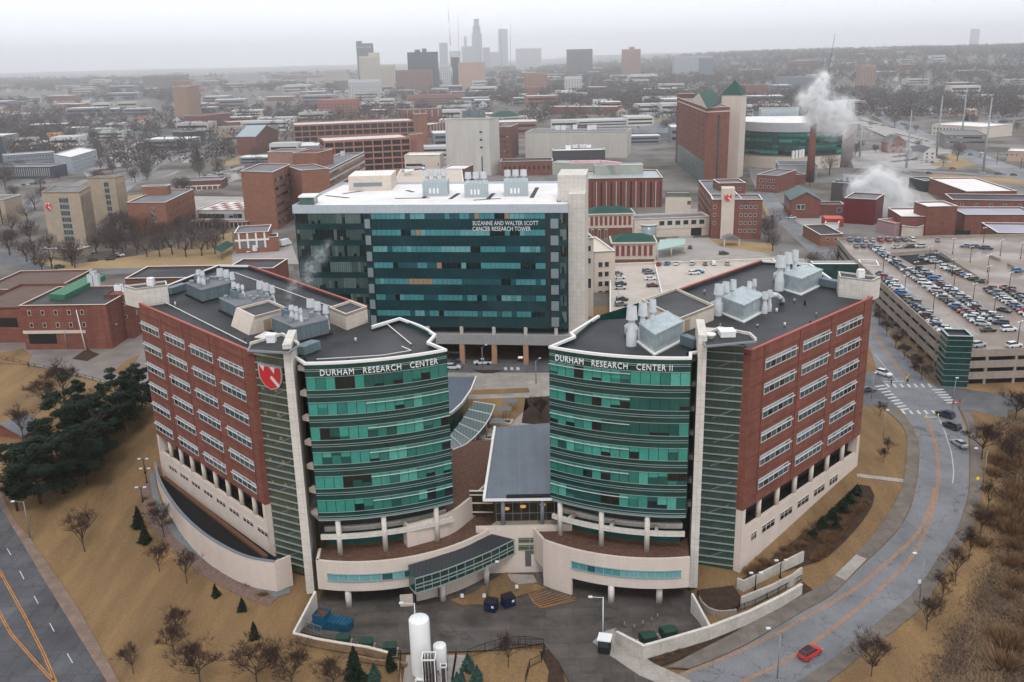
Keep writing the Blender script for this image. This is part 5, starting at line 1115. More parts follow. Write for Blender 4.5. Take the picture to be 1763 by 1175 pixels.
def bld(label, P, z1, z0=8.0, wall=BRICK2, roof=ROOFG, par=0.7, cop=None, wins=(), name='building', cat='building', group=None, t=None, top=True, wname='wall'):
    P = ccw([xy(p) for p in P]); cx = sum(p[0] for p in P)/len(P); cy = sum(p[1] for p in P)/len(P)
    if t is None:
        t = thing(name, label, cat, (cx, cy, z0), group); FOOT.append((min(p[0] for p in P)-4, max(p[0] for p in P)+4, min(p[1] for p in P)-4, max(p[1] for p in P)+4))
    mb = MB(); mb.prism(P, z0-2, z1-.02, 0, cap=False)
    if par: mb.ring(P, inset(P, .35), z1-par, z1-.02)
    mb.build(wname, wall, t)
    if par: mb = MB(); mb.ring(inset(P, -.08), inset(P, .42), z1, z1+.15); mb.build('coping', cop or COPW, t)
    if top: mb = MB(); mb.face([(p[0], p[1], z1-par+.01) for p in (inset(P, .3) if par else P)]); mb.build('roof', roof, t, fix=False)
    base = wloc(t)
    for w in wins:
        a, b = Vector(P[w['e']]), Vector(P[(w['e']+1) % len(P)]); d = (b-a); L = d.length; d.normalize(); rz = math.atan2(d.y, d.x)
        m0, m1 = w.get('m', (1.5, 1.5)); zt = z1-w.get('top', 2.0); pit = w.get('pit', 4.0); h = w.get('h', 1.8); rows = w.get('rows') or int((zt-z0-1)/pit)
        if w.get('k', 'grid') == 'grid':
            c = w.get('cols') or int((L-m0-m1)/w.get('sp', 4)); ww = w.get('w', 1.6); me = win_unit(w.get('fr', FRAME), w.get('gl', WIN)); sp = (L-m0-m1)/c
            for r in range(rows):
                for q in range(c):
                    p = a+d*(m0+sp*(q+.5)-ww/2); local('window', me, t, (p.x-base.x, p.y-base.y, zt-h-r*pit-base.z), rz, (ww, 1, h))
        elif w['k'] == 'ribbon':
            n = max(3, int((L-m0-m1)/w.get('pw', 2.5))); ln = [tuple(a+d*(m0+(L-m0-m1)*i/n)) for i in range(n+1)]
            for r in range(rows):
                z = zt-r*pit; panes_row(ln, z-h, z, int(cx*7+r), .06, w.get('wt', (6, 5, 5)), 0.25, 3).build('ribbon_window', w.get('pal', WGL)+[WIND], t, fix=False)
        elif w['k'] == 'fins':
            n = w['n']
            for i in range(n):
                p = a+d*(m0+(L-m0-m1)*(i+.5)/n); n_ = Vector((d.y, -d.x)); mb = MB(); ww = w.get('w', .5)
                mb.beam((*(p-d*ww/2+n_*.15), zt-h), (*(p+d*ww/2+n_*.15), zt-h), .35, h); mb.build(w.get('nm', 'pier'), w.get('mt', PRECAST), t)
        elif w['k'] == 'band':
            for r in range(rows):
                z = zt-r*pit; mb = MB(); n_ = Vector((d.y, -d.x)); p, q = a+d*m0+n_*w.get('o', .1), b-d*m1+n_*w.get('o', .1); mb.beam((*p, z-h), (*q, z-h), w.get('th', .3), h); mb.build(w.get('nm', 'band'), w.get('mt', PRECAST), t)
        elif w['k'] == 'dark':
            for r in range(rows):
                z = zt-r*pit; p, q = a+d*m0, b-d*m1; mb = wall_mb(offs([tuple(p), tuple(q)], -.05), z-h, z); mb.build(w.get('nm', 'opening'), w.get('mt', DARK), t, fix=False)
    return t, P, z1
def blk(label, C, L=None, R_=None, by=None, z1=None, dl=None, dr=None, **k):
    "roof corner C with the roof corners to its left and right, in sight lines at the roof height"
    z0 = k.get('z0', 8.0); z1 = z1 if z1 is not None else zfor(C[0], C[1], by, z0); c = Vector(xy(G(*C, z1)))
    l = Vector(xy(G(*L, z1))) if L else None; r = Vector(xy(G(*R_, z1))) if R_ else None
    if r is None:
        d = (c-l).normalized(); n = Vector((-d.y, d.x)); r = c+n*dr
    if l is None:
        d = (r-c).normalized(); n = Vector((-d.y, d.x)); l = c+n*dl
    return bld(label, [l, c, r, l+r-c], z1, **k)
def onroof(t, label, a, b, depth, h, zr, wall=None, roof=None, **k):
    A, B = Vector(xy(G(*a, zr))), Vector(xy(G(*b, zr))); d = (B-A).normalized(); n = Vector((-d.y, d.x))
    return bld(label, [A, B, B+n*depth, A+n*depth], zr+h, z0=zr, wall=wall or PRECAST, roof=roof or ROOFG, name=k.pop('name', 'roof_penthouse'), cat='penthouse', par=.3, **k)
def acunits(label, pts, zr, w=2.2, h=1.6, m=STACK, grp='rooftop units across the campus'):
    for i, (x, y) in enumerate(pts):
        p = G(x, y, zr); t = thing('rooftop_unit', label, 'rooftop unit', p, grp); mb = MB(); mb.box(p.x-w/2, p.x+w/2, p.y-w/2, p.y+w/2, zr, zr+h); mb.build('casing', m, t)
        mb = MB(); mb.tube((p.x, p.y, zr+h), (p.x, p.y, zr+h+.3), w*.3, n=10); mb.build('fan', STEEL, t)
G1 = dict(k='grid'); RB = dict(k='ribbon')
# --- forecourt building at the left with the green roof box
tA, PA, zA = blk('long dark red brick building with a cream band and black roof beside the forecourt', (182, 525), L=(32, 527), by=601, dr=26, wall=BRICK, roof=ROOFD, cop=CREAM, par=.5,
    wins=[dict(e=0, cols=5, rows=2, w=1.1, h=1.6, top=1.6, pit=4.2, m=(1, 6), gl=WIND, fr=CREAM), dict(e=0, k='band', rows=1, top=8.4, h=1.0, mt=CREAM, nm='cream_band', m=(0, 8)), dict(e=0, k='dark', rows=1, top=9.6, h=3.3, m=(1.5, 18))])
blk('square red brick corner block beside the first research building', (222, 508), L=(178, 509), by=583, dr=14, wall=BRICK, roof=BRICK3, cop=BRICK3, par=.3, wins=[dict(e=0, cols=3, rows=1, w=1.3, h=1.2, top=2.5, gl=WIND), dict(e=0, cols=3, rows=1, w=1.9, h=1.0, top=7.0, gl=WIND, fr=CREAM), dict(e=1, cols=2, rows=2, w=1, h=1.4, top=2.5, gl=WIND)])
a, b, c = G(85, 513, zA), G(112, 515, zA), G(182, 480, zA); t = thing('green_roof_box', 'long green metal box on the black roof of the forecourt building', 'roof box', a); dd = c-b; mb = MB(); P = [xy(a), xy(b), xy(b+dd), xy(a+dd)]; mb.prism(P, zA-.5, zA+1.3); mb.build('casing', mat('bright green metal', (.03, .15, .08), .5, var=.2, scale=.5), t)
acunits('pale rooftop unit beside the green roof box', [(158, 492), (168, 492), (163, 486)], zA, 1.8, 4.0)
acunits('white rooftop unit on the red brick corner block', [(205, 500), (219, 502)], zA+4, 2.2, 1.8, WHITE)
blk('low brown roofed wing at the far left of the forecourt', (33, 530), L=(-60, 531), by=590, dr=34, wall=BRICK, roof=mat('brown gravel roof', (.15, .10, .085), .9, c2=(.10, .07, .06), scale=.2), cop=BRICK3, wins=[dict(e=0, k='dark', rows=1, top=3.5, h=3.2)])
blk('long brown flat-roofed wing behind the forecourt building', (95, 497), L=(-40, 500), z1=14, dr=34, wall=BRICK3, roof=mat('brown gravel roof', (.15, .10, .085), .9, c2=(.10, .07, .06), scale=.2), cop=CREAM, wins=[dict(e=0, k='ribbon', rows=1, top=1.2, h=1.8)])
blk('low black-roofed wing behind the first research building', (345, 478), L=(215, 480), z1=16, dr=22, wall=BRICK3, roof=ROOFD)
blk('low red brick pavilion roof behind the tip of the first roof', (470, 462), L=(390, 462), z1=16, dr=18, wall=BRICK, roof=ROOFD)
p = T(148, 604); t = thing('flagpole', 'white leaning flagpole in the forecourt bed', 'flagpole', p); mb = MB(); mb.tube(p, (p.x-1.5, p.y+1, p.z+13.5), .22, .12, n=8); mb.build('pole', WHITE, t)
# --- tan office with the shield
tB, PB, zB = blk('tan brick office block with a red shield and a blue window strip', (136, 331), L=(71, 331), by=422, R_=(155, 320), wall=TANB, roof=ROOFG, cop=TANB,
    wins=[dict(e=0, k='grid', rows=8, cols=4, w=1.7, h=2.6, pit=3.3, top=3.0, m=(9.5, 7), fr=STEEL, gl=WIN), dict(e=1, k='dark', rows=1, top=2.5, h=24, m=(2, 1), mt=WIND), dict(e=1, k='fins', n=8, top=2.4, h=24.4, w=1.0, m=(2, 1), mt=TANB)])
blk('taller tan brick block behind the office with the shield', (197, 306), L=(150, 307), by=392, R_=(214, 302), wall=TANB, roof=ROOFG, cop=TANB, wins=[dict(e=0, k='grid', rows=8, cols=2, w=1.5, h=2.7, pit=3.4, top=2.5, m=(9, 4), fr=STEEL), dict(e=1, k='dark', rows=1, top=3.5, h=22, m=(1.5, 1), mt=WIND), dict(e=1, k='fins', n=6, top=3.4, h=22.4, w=1.1, m=(1.5, 1), mt=TANB)])
a0, b0 = Vector(PB[0]), Vector(PB[1]); dB = (b0-a0).normalized(); sB, zS = hit(84, 356, PB[0], PB[1]); pq = a0+dB*(sB-1.7); shield(3.6, 3.9, (pq.x, pq.y, zS-2), dB, tB)
blk('low white-roofed entrance wing of the tan office', (136, 430), L=(72, 428), z1=12.2, dr=8, wall=TANB, roof=PRECAST)
# --- brick dormitory and its neighbours
tC, PC, zC = blk('orange brick block with a light sculpture and grey roof left of the trees', (284, 349), L=(218, 349), by=407, R_=(333, 326), wall=BRICK2, roof=ROOFG, wins=[dict(e=1, rows=5, cols=11, w=.9, h=2.0, pit=3.6, top=3, gl=WIND, fr=BRICK3)])
onroof(tC, 'brick and white lift penthouse on the orange brick block', (246, 337), (289, 336), 6, 5, zC-.6, wall=BRICK2)
mb = MB()
for i, (x, y) in enumerate(((264, 362), (262, 368), (266, 372), (264, 380), (268, 385), (264, 392))): s_, z_ = hit(x, y, PC[0], PC[1]); p = Vector(PC[0])+(Vector(PC[1])-Vector(PC[0])).normalized()*s_; mb.tube((p.x-.9, p.y-.4, z_-1.2), (p.x+.9, p.y-.4, z_+1.2), .3, n=6); mb.tube((p.x-.9, p.y-.4, z_+1.2), (p.x+.9, p.y-.4, z_+1), .3, n=6)
mb.build('wall_sculpture', STEEL, tC)
blk('low flat-roofed pavilion with white posts beyond the orange brick block', (382, 310), L=(300, 313), by=325, dr=22, wall=BRICK3, roof=ROOFG, wins=[dict(e=0, k='band', rows=1, top=3.4, h=.7, mt=WHITE), dict(e=0, k='fins', n=8, h=2.8, top=4, w=.5, mt=WHITE)])
tD, PD, zD = blk('low pale building with a chequered red and grey roof', (420, 362), L=(336, 362), by=385, dr=36, wall=PRECAST, roof=ROOFW, wins=[dict(e=0, k='ribbon', rows=1, top=2.2, h=2.4)])
u = (Vector(PD[1])-Vector(PD[0])); v = (Vector(PD[3])-Vector(PD[0]))
for i in range(6):
    for j in range(4):
        if (i+j) % 2: P = [Vector(PD[0])+u*(.08+.14*(i+a))+v*(.1+.2*(j+b)) for a, b in ((0, 0), (1, 0), (1, 1), (0, 1))]; mb = MB(); mb.face([(*p, zD-.64) for p in P]); mb.build('roof_panel', mat('rust roof panel', (.28, .13, .12), .8, var=.2, scale=.5), tD, fix=False)
blk('colonnaded low link in front of the chequered roof', (425, 382), L=(328, 381), z1=12, dr=5, wall=BRICK2, roof=ROOFG, wins=[dict(e=0, k='dark', rows=1, top=.9, h=2.2), dict(e=0, k='fins', n=12, top=.9, h=2.3, w=.4)])
tE, PE, zE = blk('tall blank orange brick hospital tower left of the glass research tower', (469, 297), L=(414, 295), by=396, R_=(500, 283), wall=BRICK2, roof=ROOFG, wins=[dict(e=1, k='ribbon', rows=6, top=4, pit=4.6, h=1.7, m=(2.5, 1.5))])
blk('recessed orange brick wing between the two hospital blocks', (518, 294), L=(494, 286), z1=zE-1, dr=16, wall=BRICK2, roof=ROOFG)
zF = zE-3
tF, PF, zF = blk('orange brick hospital block with a white cross and pale window bands', (565, 293), L=(513, 297), z1=zF, R_=(627, 262), wall=BRICK2, roof=ROOFG, wins=[dict(e=1, k='ribbon', rows=5, top=2.2, pit=4.6, h=1.5, m=(1, 1)), dict(e=1, k='band', rows=5, top=1.1, pit=4.6, h=.9, m=(.3, .3))])
sF, zc_ = hit(529, 322, PF[0], PF[1]); p = Vector(PF[0])+(Vector(PF[1])-Vector(PF[0])).normalized()*sF; n_ = Vector((0, -.3)); mb = MB(); mb.box(p.x-.2, p.x+.2, p.y-.3, p.y-.1, zc_-5, zc_+4); mb.box(p.x-2.3, p.x+2.3, p.y-.4, p.y-.3, zc_+.2, zc_+.6); mb.build('white_cross', COPW, tF)
blk('pinkish brick mechanical storey on the hospital roof', (503, 262), L=(460, 262), z1=zE+5, z0=zE-2, dr=20, wall=mat('pink brick', (.34, .19, .155), .85, c2=(.27, .15, .125), scale=.3), roof=ROOFG, name='roof_storey')
blk('orange brick mechanical storey with a walled deck on the hospital roof', (545, 264), L=(503, 264), z1=zE+5, z0=zE-2, dr=24, wall=BRICK2, roof=BRICK3, name='roof_storey')
acunits('rooftop unit on the hospital blocks', [(512, 272), (547, 277), (590, 268)], zE, 2.5, 2.5)
tG_, PG_, zG_ = blk('low brick and cream loading building with grey doors', (462, 399), L=(403, 402), by=434, dr=20, wall=BRICK2, roof=ROOFG, wins=[dict(e=0, k='dark', rows=1, top=4.3, h=3.2, m=(2.5, 2), mt=mat('grey dock door', (.16, .16, .17), .6)), dict(e=0, k='fins', n=4, top=0.3, h=7.3, w=.8, m=(0, 0), mt=COPW), dict(e=0, k='band', rows=1, top=3.2, h=.9, mt=COPW, m=(0, 0))])
blk('small brick annex with a dark roof beside the loading building', (478, 408), L=(462, 409), by=433, dr=10, wall=BRICK2, roof=ROOFD)
t = thing('green_awning', 'green awning over a brown loading dock', 'awning', G(392, 428, 10)); a, b = G(381, 432, 12.5), G(403, 418, 12.5); mb = MB(); mb.hexa([(a.x, a.y, 11.6), (b.x, b.y, 11.6), (b.x-4, b.y+2, 13), (a.x-4, a.y+2, 13), (a.x, a.y, 11.8), (b.x, b.y, 11.8), (b.x-4, b.y+2, 13.2), (a.x-4, a.y+2, 13.2)]); mb.build('canopy', GREENR, t); mb = MB(); [mb.tube((q.x, q.y, 8), (q.x, q.y, 11.6), .15, n=6) for q in (a, b)]; mb.build('posts', BRICK3, t)
# --- far brick garages
def garage(label, C, L=None, R_=None, by=None, floors=4, dl=None, dr=None, wall=None, roof=None, edges=(0, 1), bay=7.5, z1=None, z0=8, par=1.0, **k):
    z1 = z1 or zfor(*C, by, z0); wall = wall or mat('garage brick', (.36, .165, .12), .85, c2=(.29, .13, .10), scale=.3)
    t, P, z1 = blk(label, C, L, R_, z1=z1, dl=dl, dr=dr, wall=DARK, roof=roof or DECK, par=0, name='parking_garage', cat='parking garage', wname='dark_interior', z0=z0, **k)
    Pi = inset(P, -.9); pit = (z1-z0)/floors
    for r in range(floors+1):
        z = z1-pit*r
        mb = MB(); mb.ring(Pi, inset(P, -.5), max(z0, z-.75), z+(par if r == 0 else .55)); mb.build('parapet_band', wall, t)
    for e in edges:
        a, b = Vector(Pi[e]), Vector(Pi[(e+1) % 4]); n = max(2, int((b-a).length/bay))
        mb = MB()
        for i in range(n+1): p = a.lerp(b, i/n); d = (b-a).normalized(); nn = Vector((d.y, -d.x)); q = p-nn*.3; mb.beam((*(q-d*.45), z0), (*(q+d*.45), z0), .9, z1-z0)
        mb.build('piers', wall, t)
    return t, P, z1
garage('long four-level brick parking garage furthest behind the hospital', (712, 209), L=(507, 217), by=247, floors=4, dr=45, roof=mat('pale deck', (.55, .52, .50), .7, var=.15, scale=.1))
garage('five-level brick parking garage in front of the longer one', (704, 238), L=(560, 245), by=290, floors=5, dr=40, roof=mat('pale deck', (.55, .52, .50), .7))
blk('brick stair tower of the far parking garage', (735, 196), L=(719, 197), by=252, dr=10, wall=BRICK2, roof=ROOFW)
blk('brick stair tower of the five-level garage', (718, 232), L=(703, 232), by=288, dr=14, wall=mat('garage brick', (.36, .165, .12)), roof=ROOFG)
blk('dark red brick apartment block with vertical stripes behind the garages', (761, 187), L=(694, 190), by=213, dr=26, wall=BRICK, roof=ROOFG, wins=[dict(e=0, k='fins', n=6, top=1, h=9, w=.9), dict(e=0, rows=2, cols=6, w=1.6, h=1.6, top=2.5)])
blk('lower dark red brick block with white stripes right of the garages', (766, 212), L=(737, 215), by=234, dr=20, wall=BRICK, roof=ROOFW, wins=[dict(e=0, k='fins', n=5, top=1, h=9, w=.9)])
# --- helipad, white block
tH, PH_, zH = blk('blank cream box building behind the helipad', (757, 267), L=(696, 268), by=304, dr=22, wall=CREAM, roof=ROOFW, wins=[dict(e=0, k='dark', rows=1, top=6.5, h=1.8, m=(1, 14), mt=WIND), dict(e=0, k='dark', rows=1, top=6.5, h=1.8, m=(26, 1), mt=WIND)])
blk('brick and white flat-roofed block left of the blank white tower', (800, 291), L=(760, 291), z1=22, dr=26, wall=BRICK3, roof=ROOFW, wins=[dict(e=0, k='ribbon', rows=1, top=2, h=1.5)])
tt, PP_, zhp = bld('rooftop helipad deck behind the white tower roof', [G(672, 326, 40), G(800, 326, 40), G(795, 292, 40), G(690, 292, 40)], 40, wall=CREAM, roof=mat('tan helipad', (.50, .42, .36), .8, var=.12, scale=.2), par=.2, name='helipad', cat='helipad')
hp = G(703, 301, 40.2); t = thing('helicopter', 'white and dark blue helicopter parked on the rooftop helipad', 'helicopter', hp, rz=.1)
def hadd(m, n, mt): o = m.build(n, mt, None); o.parent = t; return o
NAVY = mat('navy paint', (.012, .025, .12), .35)
mb = MB(); pr = [(-3.3, .0, .9), (-2.9, .55, 1.1), (-2.0, .95, 1.25), (-.5, 1.15, 1.4), (1.3, 1.1, 1.45), (2.6, .7, 1.8), (3.2, .3, 2.1)]; N = 10; k0 = 0; rings = []
for x, r_, zc2 in pr: rings.append([(x, max(r_, .05)*math.cos(2*math.pi*i/N), zc2+.3+max(r_, .05)*.95*math.sin(2*math.pi*i/N)) for i in range(N)])
for A_, B_ in zip(rings, rings[1:]):
    for i in range(N): mb.face([A_[i], A_[(i+1) % N], B_[(i+1) % N], B_[i]], 0, True)
hadd(mb, 'fuselage', WHITE); mb = MB(); mb.tube((2.6, 0, 2.3), (7.6, 0, 2.7), .42, .22); hadd(mb, 'tail_boom', NAVY)
mb = MB(); mb.prism([(7.0, -.12), (8.6, -.12), (8.6, .12), (7.0, .12)], 1.9, 4.6); hadd(mb, 'tail_fin', NAVY); mb = MB(); mb.tube((7.7, -.16, 3.1), (7.7, .16, 3.1), .75, n=14); hadd(mb, 'fan', WHITE)
mb = MB(); mb.box(-3.05, -1.4, -.85, .85, 1.7, 2.15); hadd(mb, 'windscreen', WIND)
for s_ in (-1, 1): mb = MB(); mb.tube((-2.2, s_*1.15, .1), (1.6, s_*1.15, .1), .08, n=6); mb.tube((-1.2, s_*1.1, .1), (-1.2, s_*.7, .9), .06, n=6); mb.tube((.8, s_*1.1, .1), (.8, s_*.7, .9), .06, n=6); hadd(mb, 'skid', STEEL)
mb = MB(); mb.tube((0, 0, 2.6), (0, 0, 3.3), .25, n=8); hadd(mb, 'rotor_mast', STEEL)
for i in range(4):
    a = .5+i*math.pi/2; mb = MB(); mb.beam((.2*math.cos(a), .2*math.sin(a), 3.25), (5.1*math.cos(a), 5.1*math.sin(a), 3.15), .3, .06); hadd(mb, 'rotor_blade', BLACK)
tI, PI_, zI = blk('tall blank white concrete tower without windows at the front', (842, 205), L=(766, 206), by=303, R_=(859, 203), wall=PRECAST, roof=ROOFG, wins=[dict(e=0, rows=3, cols=1, w=2.6, h=1.6, pit=5.8, top=9, m=(25, 4), gl=WIND), dict(e=0, k='dark', rows=1, top=28, h=15, m=(27.5, 6), mt=WIND), dict(e=1, k='dark', rows=1, top=14, h=28, m=(4, 10), mt=WIND)])
acunits('grey-blue rooftop unit on the blank white tower', [(800, 204), (808, 202.5), (816, 204), (824, 202), (832, 203.5)], zI-.7, 3.4, 5.5, GALV)
blk('dark red brick block right of the blank white tower', (878, 219), L=(858, 219), by=276, R_=(892, 213), wall=BRICK3, roof=ROOFG, wins=[dict(e=0, k='ribbon', rows=5, top=3, pit=4.5, h=1.2)])
tJ, PJ, zJ = blk('green-roofed cream building with a hipped crown', (908, 200), L=(845, 203), by=222, dr=35, wall=CREAM, roof=ROOFW, wins=[dict(e=0, k='ribbon', rows=1, top=1.5, h=1.8)])
def hip(t, P, z, h, m, ov=.6, ridge=.3, name='hipped_roof'):
    Q = inset(ccw(P), -ov); c = [Vector(q) for q in Q]; m01 = (c[0]+c[3])/2; m12 = (c[1]+c[2])/2; a = m01.lerp(m12, ridge); b = m01.lerp(m12, 1-ridge); q = [(*v, z) for v in c]; A = (*a, z+h); B = (*b, z+h)
    mb = MB(); mb.face([q[0], q[1], B, A]); mb.face([q[1], q[2], B]); mb.face([q[2], q[3], A, B]); mb.face([q[3], q[0], A]); mb.face([q[3], q[2], q[1], q[0]]); mb.build(name, m, t)
hip(tJ, inset(PJ, 6), zJ+.3, 6, GREENR)
tK, PK, zK = blk('corrugated white windowless building with three bay panels', (1080, 227), L=(904, 228), by=272, dr=38, wall=mat('corrugated white', (.55, .52, .47), .8, c2=(.46, .43, .39), scale=.3, streak=True, tile=(1.4, 30), joint=.72, jw=.1), roof=ROOFG, wins=[dict(e=0, k='fins', n=3, top=2.2, h=16, w=10, mt=mat('smooth grey panel', (.46, .43, .40), .8), nm='bay_panel', m=(16, 10))])
acunits('white rooftop unit on the corrugated building', [(960, 224), (970, 224), (1015, 224), (1023, 223.5), (990, 223)], zK-.7, 4, 4, WHITE)
blk('low red brick museum-like block with a glass middle far behind the corrugated building', (1062, 184), L=(946, 184), by=203, dr=28, wall=BRICK3, roof=ROOFW, wins=[dict(e=0, k='ribbon', rows=1, top=1.5, h=5, m=(60, 22), pal=GG)])
blk('small white box on top of the low red brick museum-like block', (1055, 171), L=(1022, 172), z1=24, z0=15, dr=12, wall=WHITE, roof=ROOFW)
for i in range(3):
    a, b = G(1080+i*22, 226-i*3, 16), G(1165, 226-i*10, 16); t = thing('domed_roof', ['nearest arched grey roof beside the brick tower', 'middle arched grey roof beside the brick tower', 'farthest arched grey roof beside the brick tower'][i], 'roof', (a.x, a.y, 8), 'arched roofs'); mb = MB(); n = 8
    for j in range(n):
        f0, f1 = j/n, (j+1)/n; z_0, z_1 = 14+4*math.sin(f0*math.pi), 14+4*math.sin(f1*math.pi); mb.face([(a.x, a.y+f0*24, z_0), (b.x, b.y+f0*24, z_0), (b.x, b.y+f1*24, z_1), (a.x, a.y+f1*24, z_1)])
    mb.face([(a.x, a.y, 8), (b.x, b.y, 8), (b.x, b.y, 14), (a.x, a.y, 14)]); mb.build('roof', ROOFG, t)
blk('long dark red brick hall with a row of arched windows', (952, 277), L=(862, 279), by=302, dr=22, wall=BRICK, roof=ROOFD, wins=[dict(e=0, rows=1, cols=10, w=1.7, h=3, top=3.5, gl=WIND, fr=BRICK3)])
blk('low dark mechanical building with white roof units', (1042, 258), L=(952, 260), z1=24, dr=18, wall=mat('charcoal wall', (.06, .062, .07), .7), roof=ROOFW)
acunits('white roof unit on the charcoal mechanical building', [(978, 257), (990, 256), (1003, 255.5), (1013, 256)], 23.3, 4, 3, WHITE)
tL_, PL_, zL_ = blk('brick building with tall white piers and a pale green penthouse', (1141, 306), L=(1010, 308), by=357, dr=40, wall=mat('deep red brick', (.20, .06, .045), .8, c2=(.15, .045, .035), scale=.3), roof=GALVL, wins=[dict(e=0, k='dark', rows=1, top=2.2, h=19, m=(3, 1), mt=WIND), dict(e=0, k='fins', n=14, top=2.2, h=19, w=1.9, mt=MATS['deep red brick'], m=(3, 1), nm='brick_pier'), dict(e=0, k='fins', n=7, top=2.0, h=19.4, w=.45, mt=PRECAST, m=(3, 1), nm='white_pier')])
onroof(tL_, 'long pale green penthouse on the building with white piers', (1024, 300), (1107, 298), 10, 5, zL_, wall=mat('pale green wall', (.34, .36, .30), .7, var=.12, scale=.3), roof=GALVL)
onroof(tL_, 'pale green penthouse left of the longer one', (951, 296), (1022, 298), 12, 6, zL_-2, wall=MATS['pale green wall'], roof=GALVL)
t = thing('pink_duct', 'pink wrapped duct lying on the pale green penthouse', 'duct', G(1000, 277, zL_+6)); mb = MB(); a, b, c = G(981, 282, zL_+6), G(1035, 281, zL_+6), G(1068, 285, zL_+6); mb.beam(a, b, 2.2, 1.8); mb.beam(b, c, 2.2, 1.8); mb.build('casing', mat('pink wrap', (.66, .42, .44), .6, var=.2, scale=.5), t)
# --- green roofed pavilions
def pavilion(label, C, L, by, dr, n, **k):
    t, P, z = blk(label, C, L, by=by, dr=dr, wall=CREAM, roof=CREAM, par=0, top=False, wins=[dict(e=0, k='fins', n=n, top=1.4, h=4.4, w=1.35, mt=mat('red wall panel', (.20, .05, .045), .8), nm='brick_panel', m=(.8, .8)), dict(e=3, k='fins', n=4, top=1.4, h=4.4, w=1.35, mt=MATS['red wall panel'], nm='brick_panel', m=(.8, .8))] + k.get('more', []))
    mb = MB(); mb.ring(inset(P, -.8), inset(P, .2), z-.5, z+.1); mb.build('cornice', CREAM, t); hip(t, P, z+.12, 2.6, GREENR, .2, .28); return t, P, z
pavilion('green hip-roofed cream pavilion with red panels, further from the parking deck', (1091, 367), (1012, 369), 410, 14, 9, more=[dict(e=0, k='dark', rows=1, top=7.2, h=6, m=(.5, .5), mt=BRICK3), dict(e=0, rows=1, cols=3, w=1.4, h=5.2, top=7.6, m=(.6, 12))])
pavilion('green hip-roofed cream pavilion with red panels beside the parking deck', (1129, 417), (1055, 418), 458, 14, 7, more=[dict(e=0, k='dark', rows=1, top=7.5, h=4.6, m=(.8, .5), mt=BRICK)])
pavilion('small green-capped cream block against the white stair slab', (1020, 313), (1000, 313), 345, 8, 3)
blk('long cream terrace block with dark square windows beside the white tower slab', (1059, 432), L=(1024, 434), by=502, dr=30, wall=CREAM, roof=CREAM, wins=[dict(e=0, rows=4, cols=2, w=1.9, h=2.3, top=4, pit=3.8, gl=WIND, fr=CREAM, m=(1, 2))])
blk('tall cream block with a dark roof beside the white tower slab', (1022, 410), L=(1000, 411), by=545, dr=24, wall=CREAM, roof=ROOFD, wins=[dict(e=0, rows=2, cols=1, w=3, h=2.2, top=2.5, pit=4.4, gl=WIN), dict(e=0, rows=1, cols=1, w=3.2, h=4, top=14, gl=WIND)])
blk('grey-roofed bridge building with square windows over the drive', (1222, 373), L=(1092, 378), by=405, dr=14, wall=CREAM, roof=ROOFG, wins=[dict(e=0, rows=1, cols=6, w=3, h=2.6, top=1.2, gl=WIND, m=(12, 2)), dict(e=0, k='dark', rows=1, top=5.5, h=4.5, m=(29, 4)), dict(e=0, k='band', rows=1, top=4.4, h=1, mt=CREAM)])
blk('cream box with a dark green rimmed roof above the bridge building', (1190, 338), L=(1146, 338), z1=26, dr=16, wall=CREAM, roof=ROOFD, cop=GREENR, wins=[dict(e=0, rows=1, cols=1, w=2.2, h=2.4, top=2.2, gl=BRICK, m=(15, 4))])
t = thing('entrance_canopy', 'pale green curved canopy on posts beside the near green-roofed pavilion', 'canopy', G(1160, 435, 8)); a, b, c, d = G(1132, 432, 12.5), G(1180, 422, 12.5), G(1180, 412, 12.5), G(1136, 414, 12.5); mb = MB(); mb.hexa([a, b, c, d]+[q+Vector((0, 0, .3)) for q in (a, b, c, d)]); mb.build('roof', mat('pale green canopy', (.28, .42, .38), .4, tile=(1.2, 8), joint=.7), t)
for q in (a, a.lerp(b, .5), b): mb = MB(); mb.tube((q.x, q.y+.5, 8), (q.x, q.y+.5, 12.5), .25, n=8); mb.build('post', CREAM, t)
t = thing('round_glass_drum', 'round glass drum with a white frame beside the pavilions', 'rotunda', G(1118, 392, 8)); p = G(1116, 384, 15); mb = MB(); mb.lathe((p.x, p.y, 8), [(4.5, 0), (4.5, 6.2), (0, 6.5)], 20); mb.build('glass', WGL[2], t); mb = MB(); mb.lathe((p.x, p.y, 14.2), [(4.4, 0), (4.9, 0), (4.9, .6), (4.4, .6)], 20); mb.build('frame', WHITE, t)
# --- brick building with the shield pylon
tM, PM, zM = blk('red brick building with a white pylon carrying the red shield', (1313, 344), L=(1226, 344), by=412, dr=18, wall=BRICK, roof=ROOFG, wins=[dict(e=0, rows=4, cols=4, w=1.5, h=1.6, top=2.8, pit=3.9, m=(13, 2), gl=WIN), dict(e=0, rows=3, cols=1, w=1.3, h=1.6, top=2.8, pit=3.9, m=(1, 22), gl=WIN)])
blk('long red brick wing running back from the shield pylon', (1228, 343), L=(1203, 311), z1=zM-.4, dr=14, wall=BRICK, roof=ROOFG, wins=[dict(e=0, rows=4, cols=9, w=1.3, h=1.5, top=2.8, pit=3.9)])
blk('red brick back wing right of the shield pylon', (1284, 315), L=(1238, 316), z1=zM+3, dr=16, wall=BRICK, roof=ROOFG, wins=[dict(e=0, rows=2, cols=3, w=1.5, h=1.5, top=2.5)])
a, b = hit(1240, 400, PM[0], PM[1])[0], hit(1262, 400, PM[0], PM[1])[0]; e0, e1 = Vector(PM[0]), Vector(PM[1]); dM = (e1-e0).normalized(); nM = Vector((dM.y, -dM.x)); z_t = zM+5.5
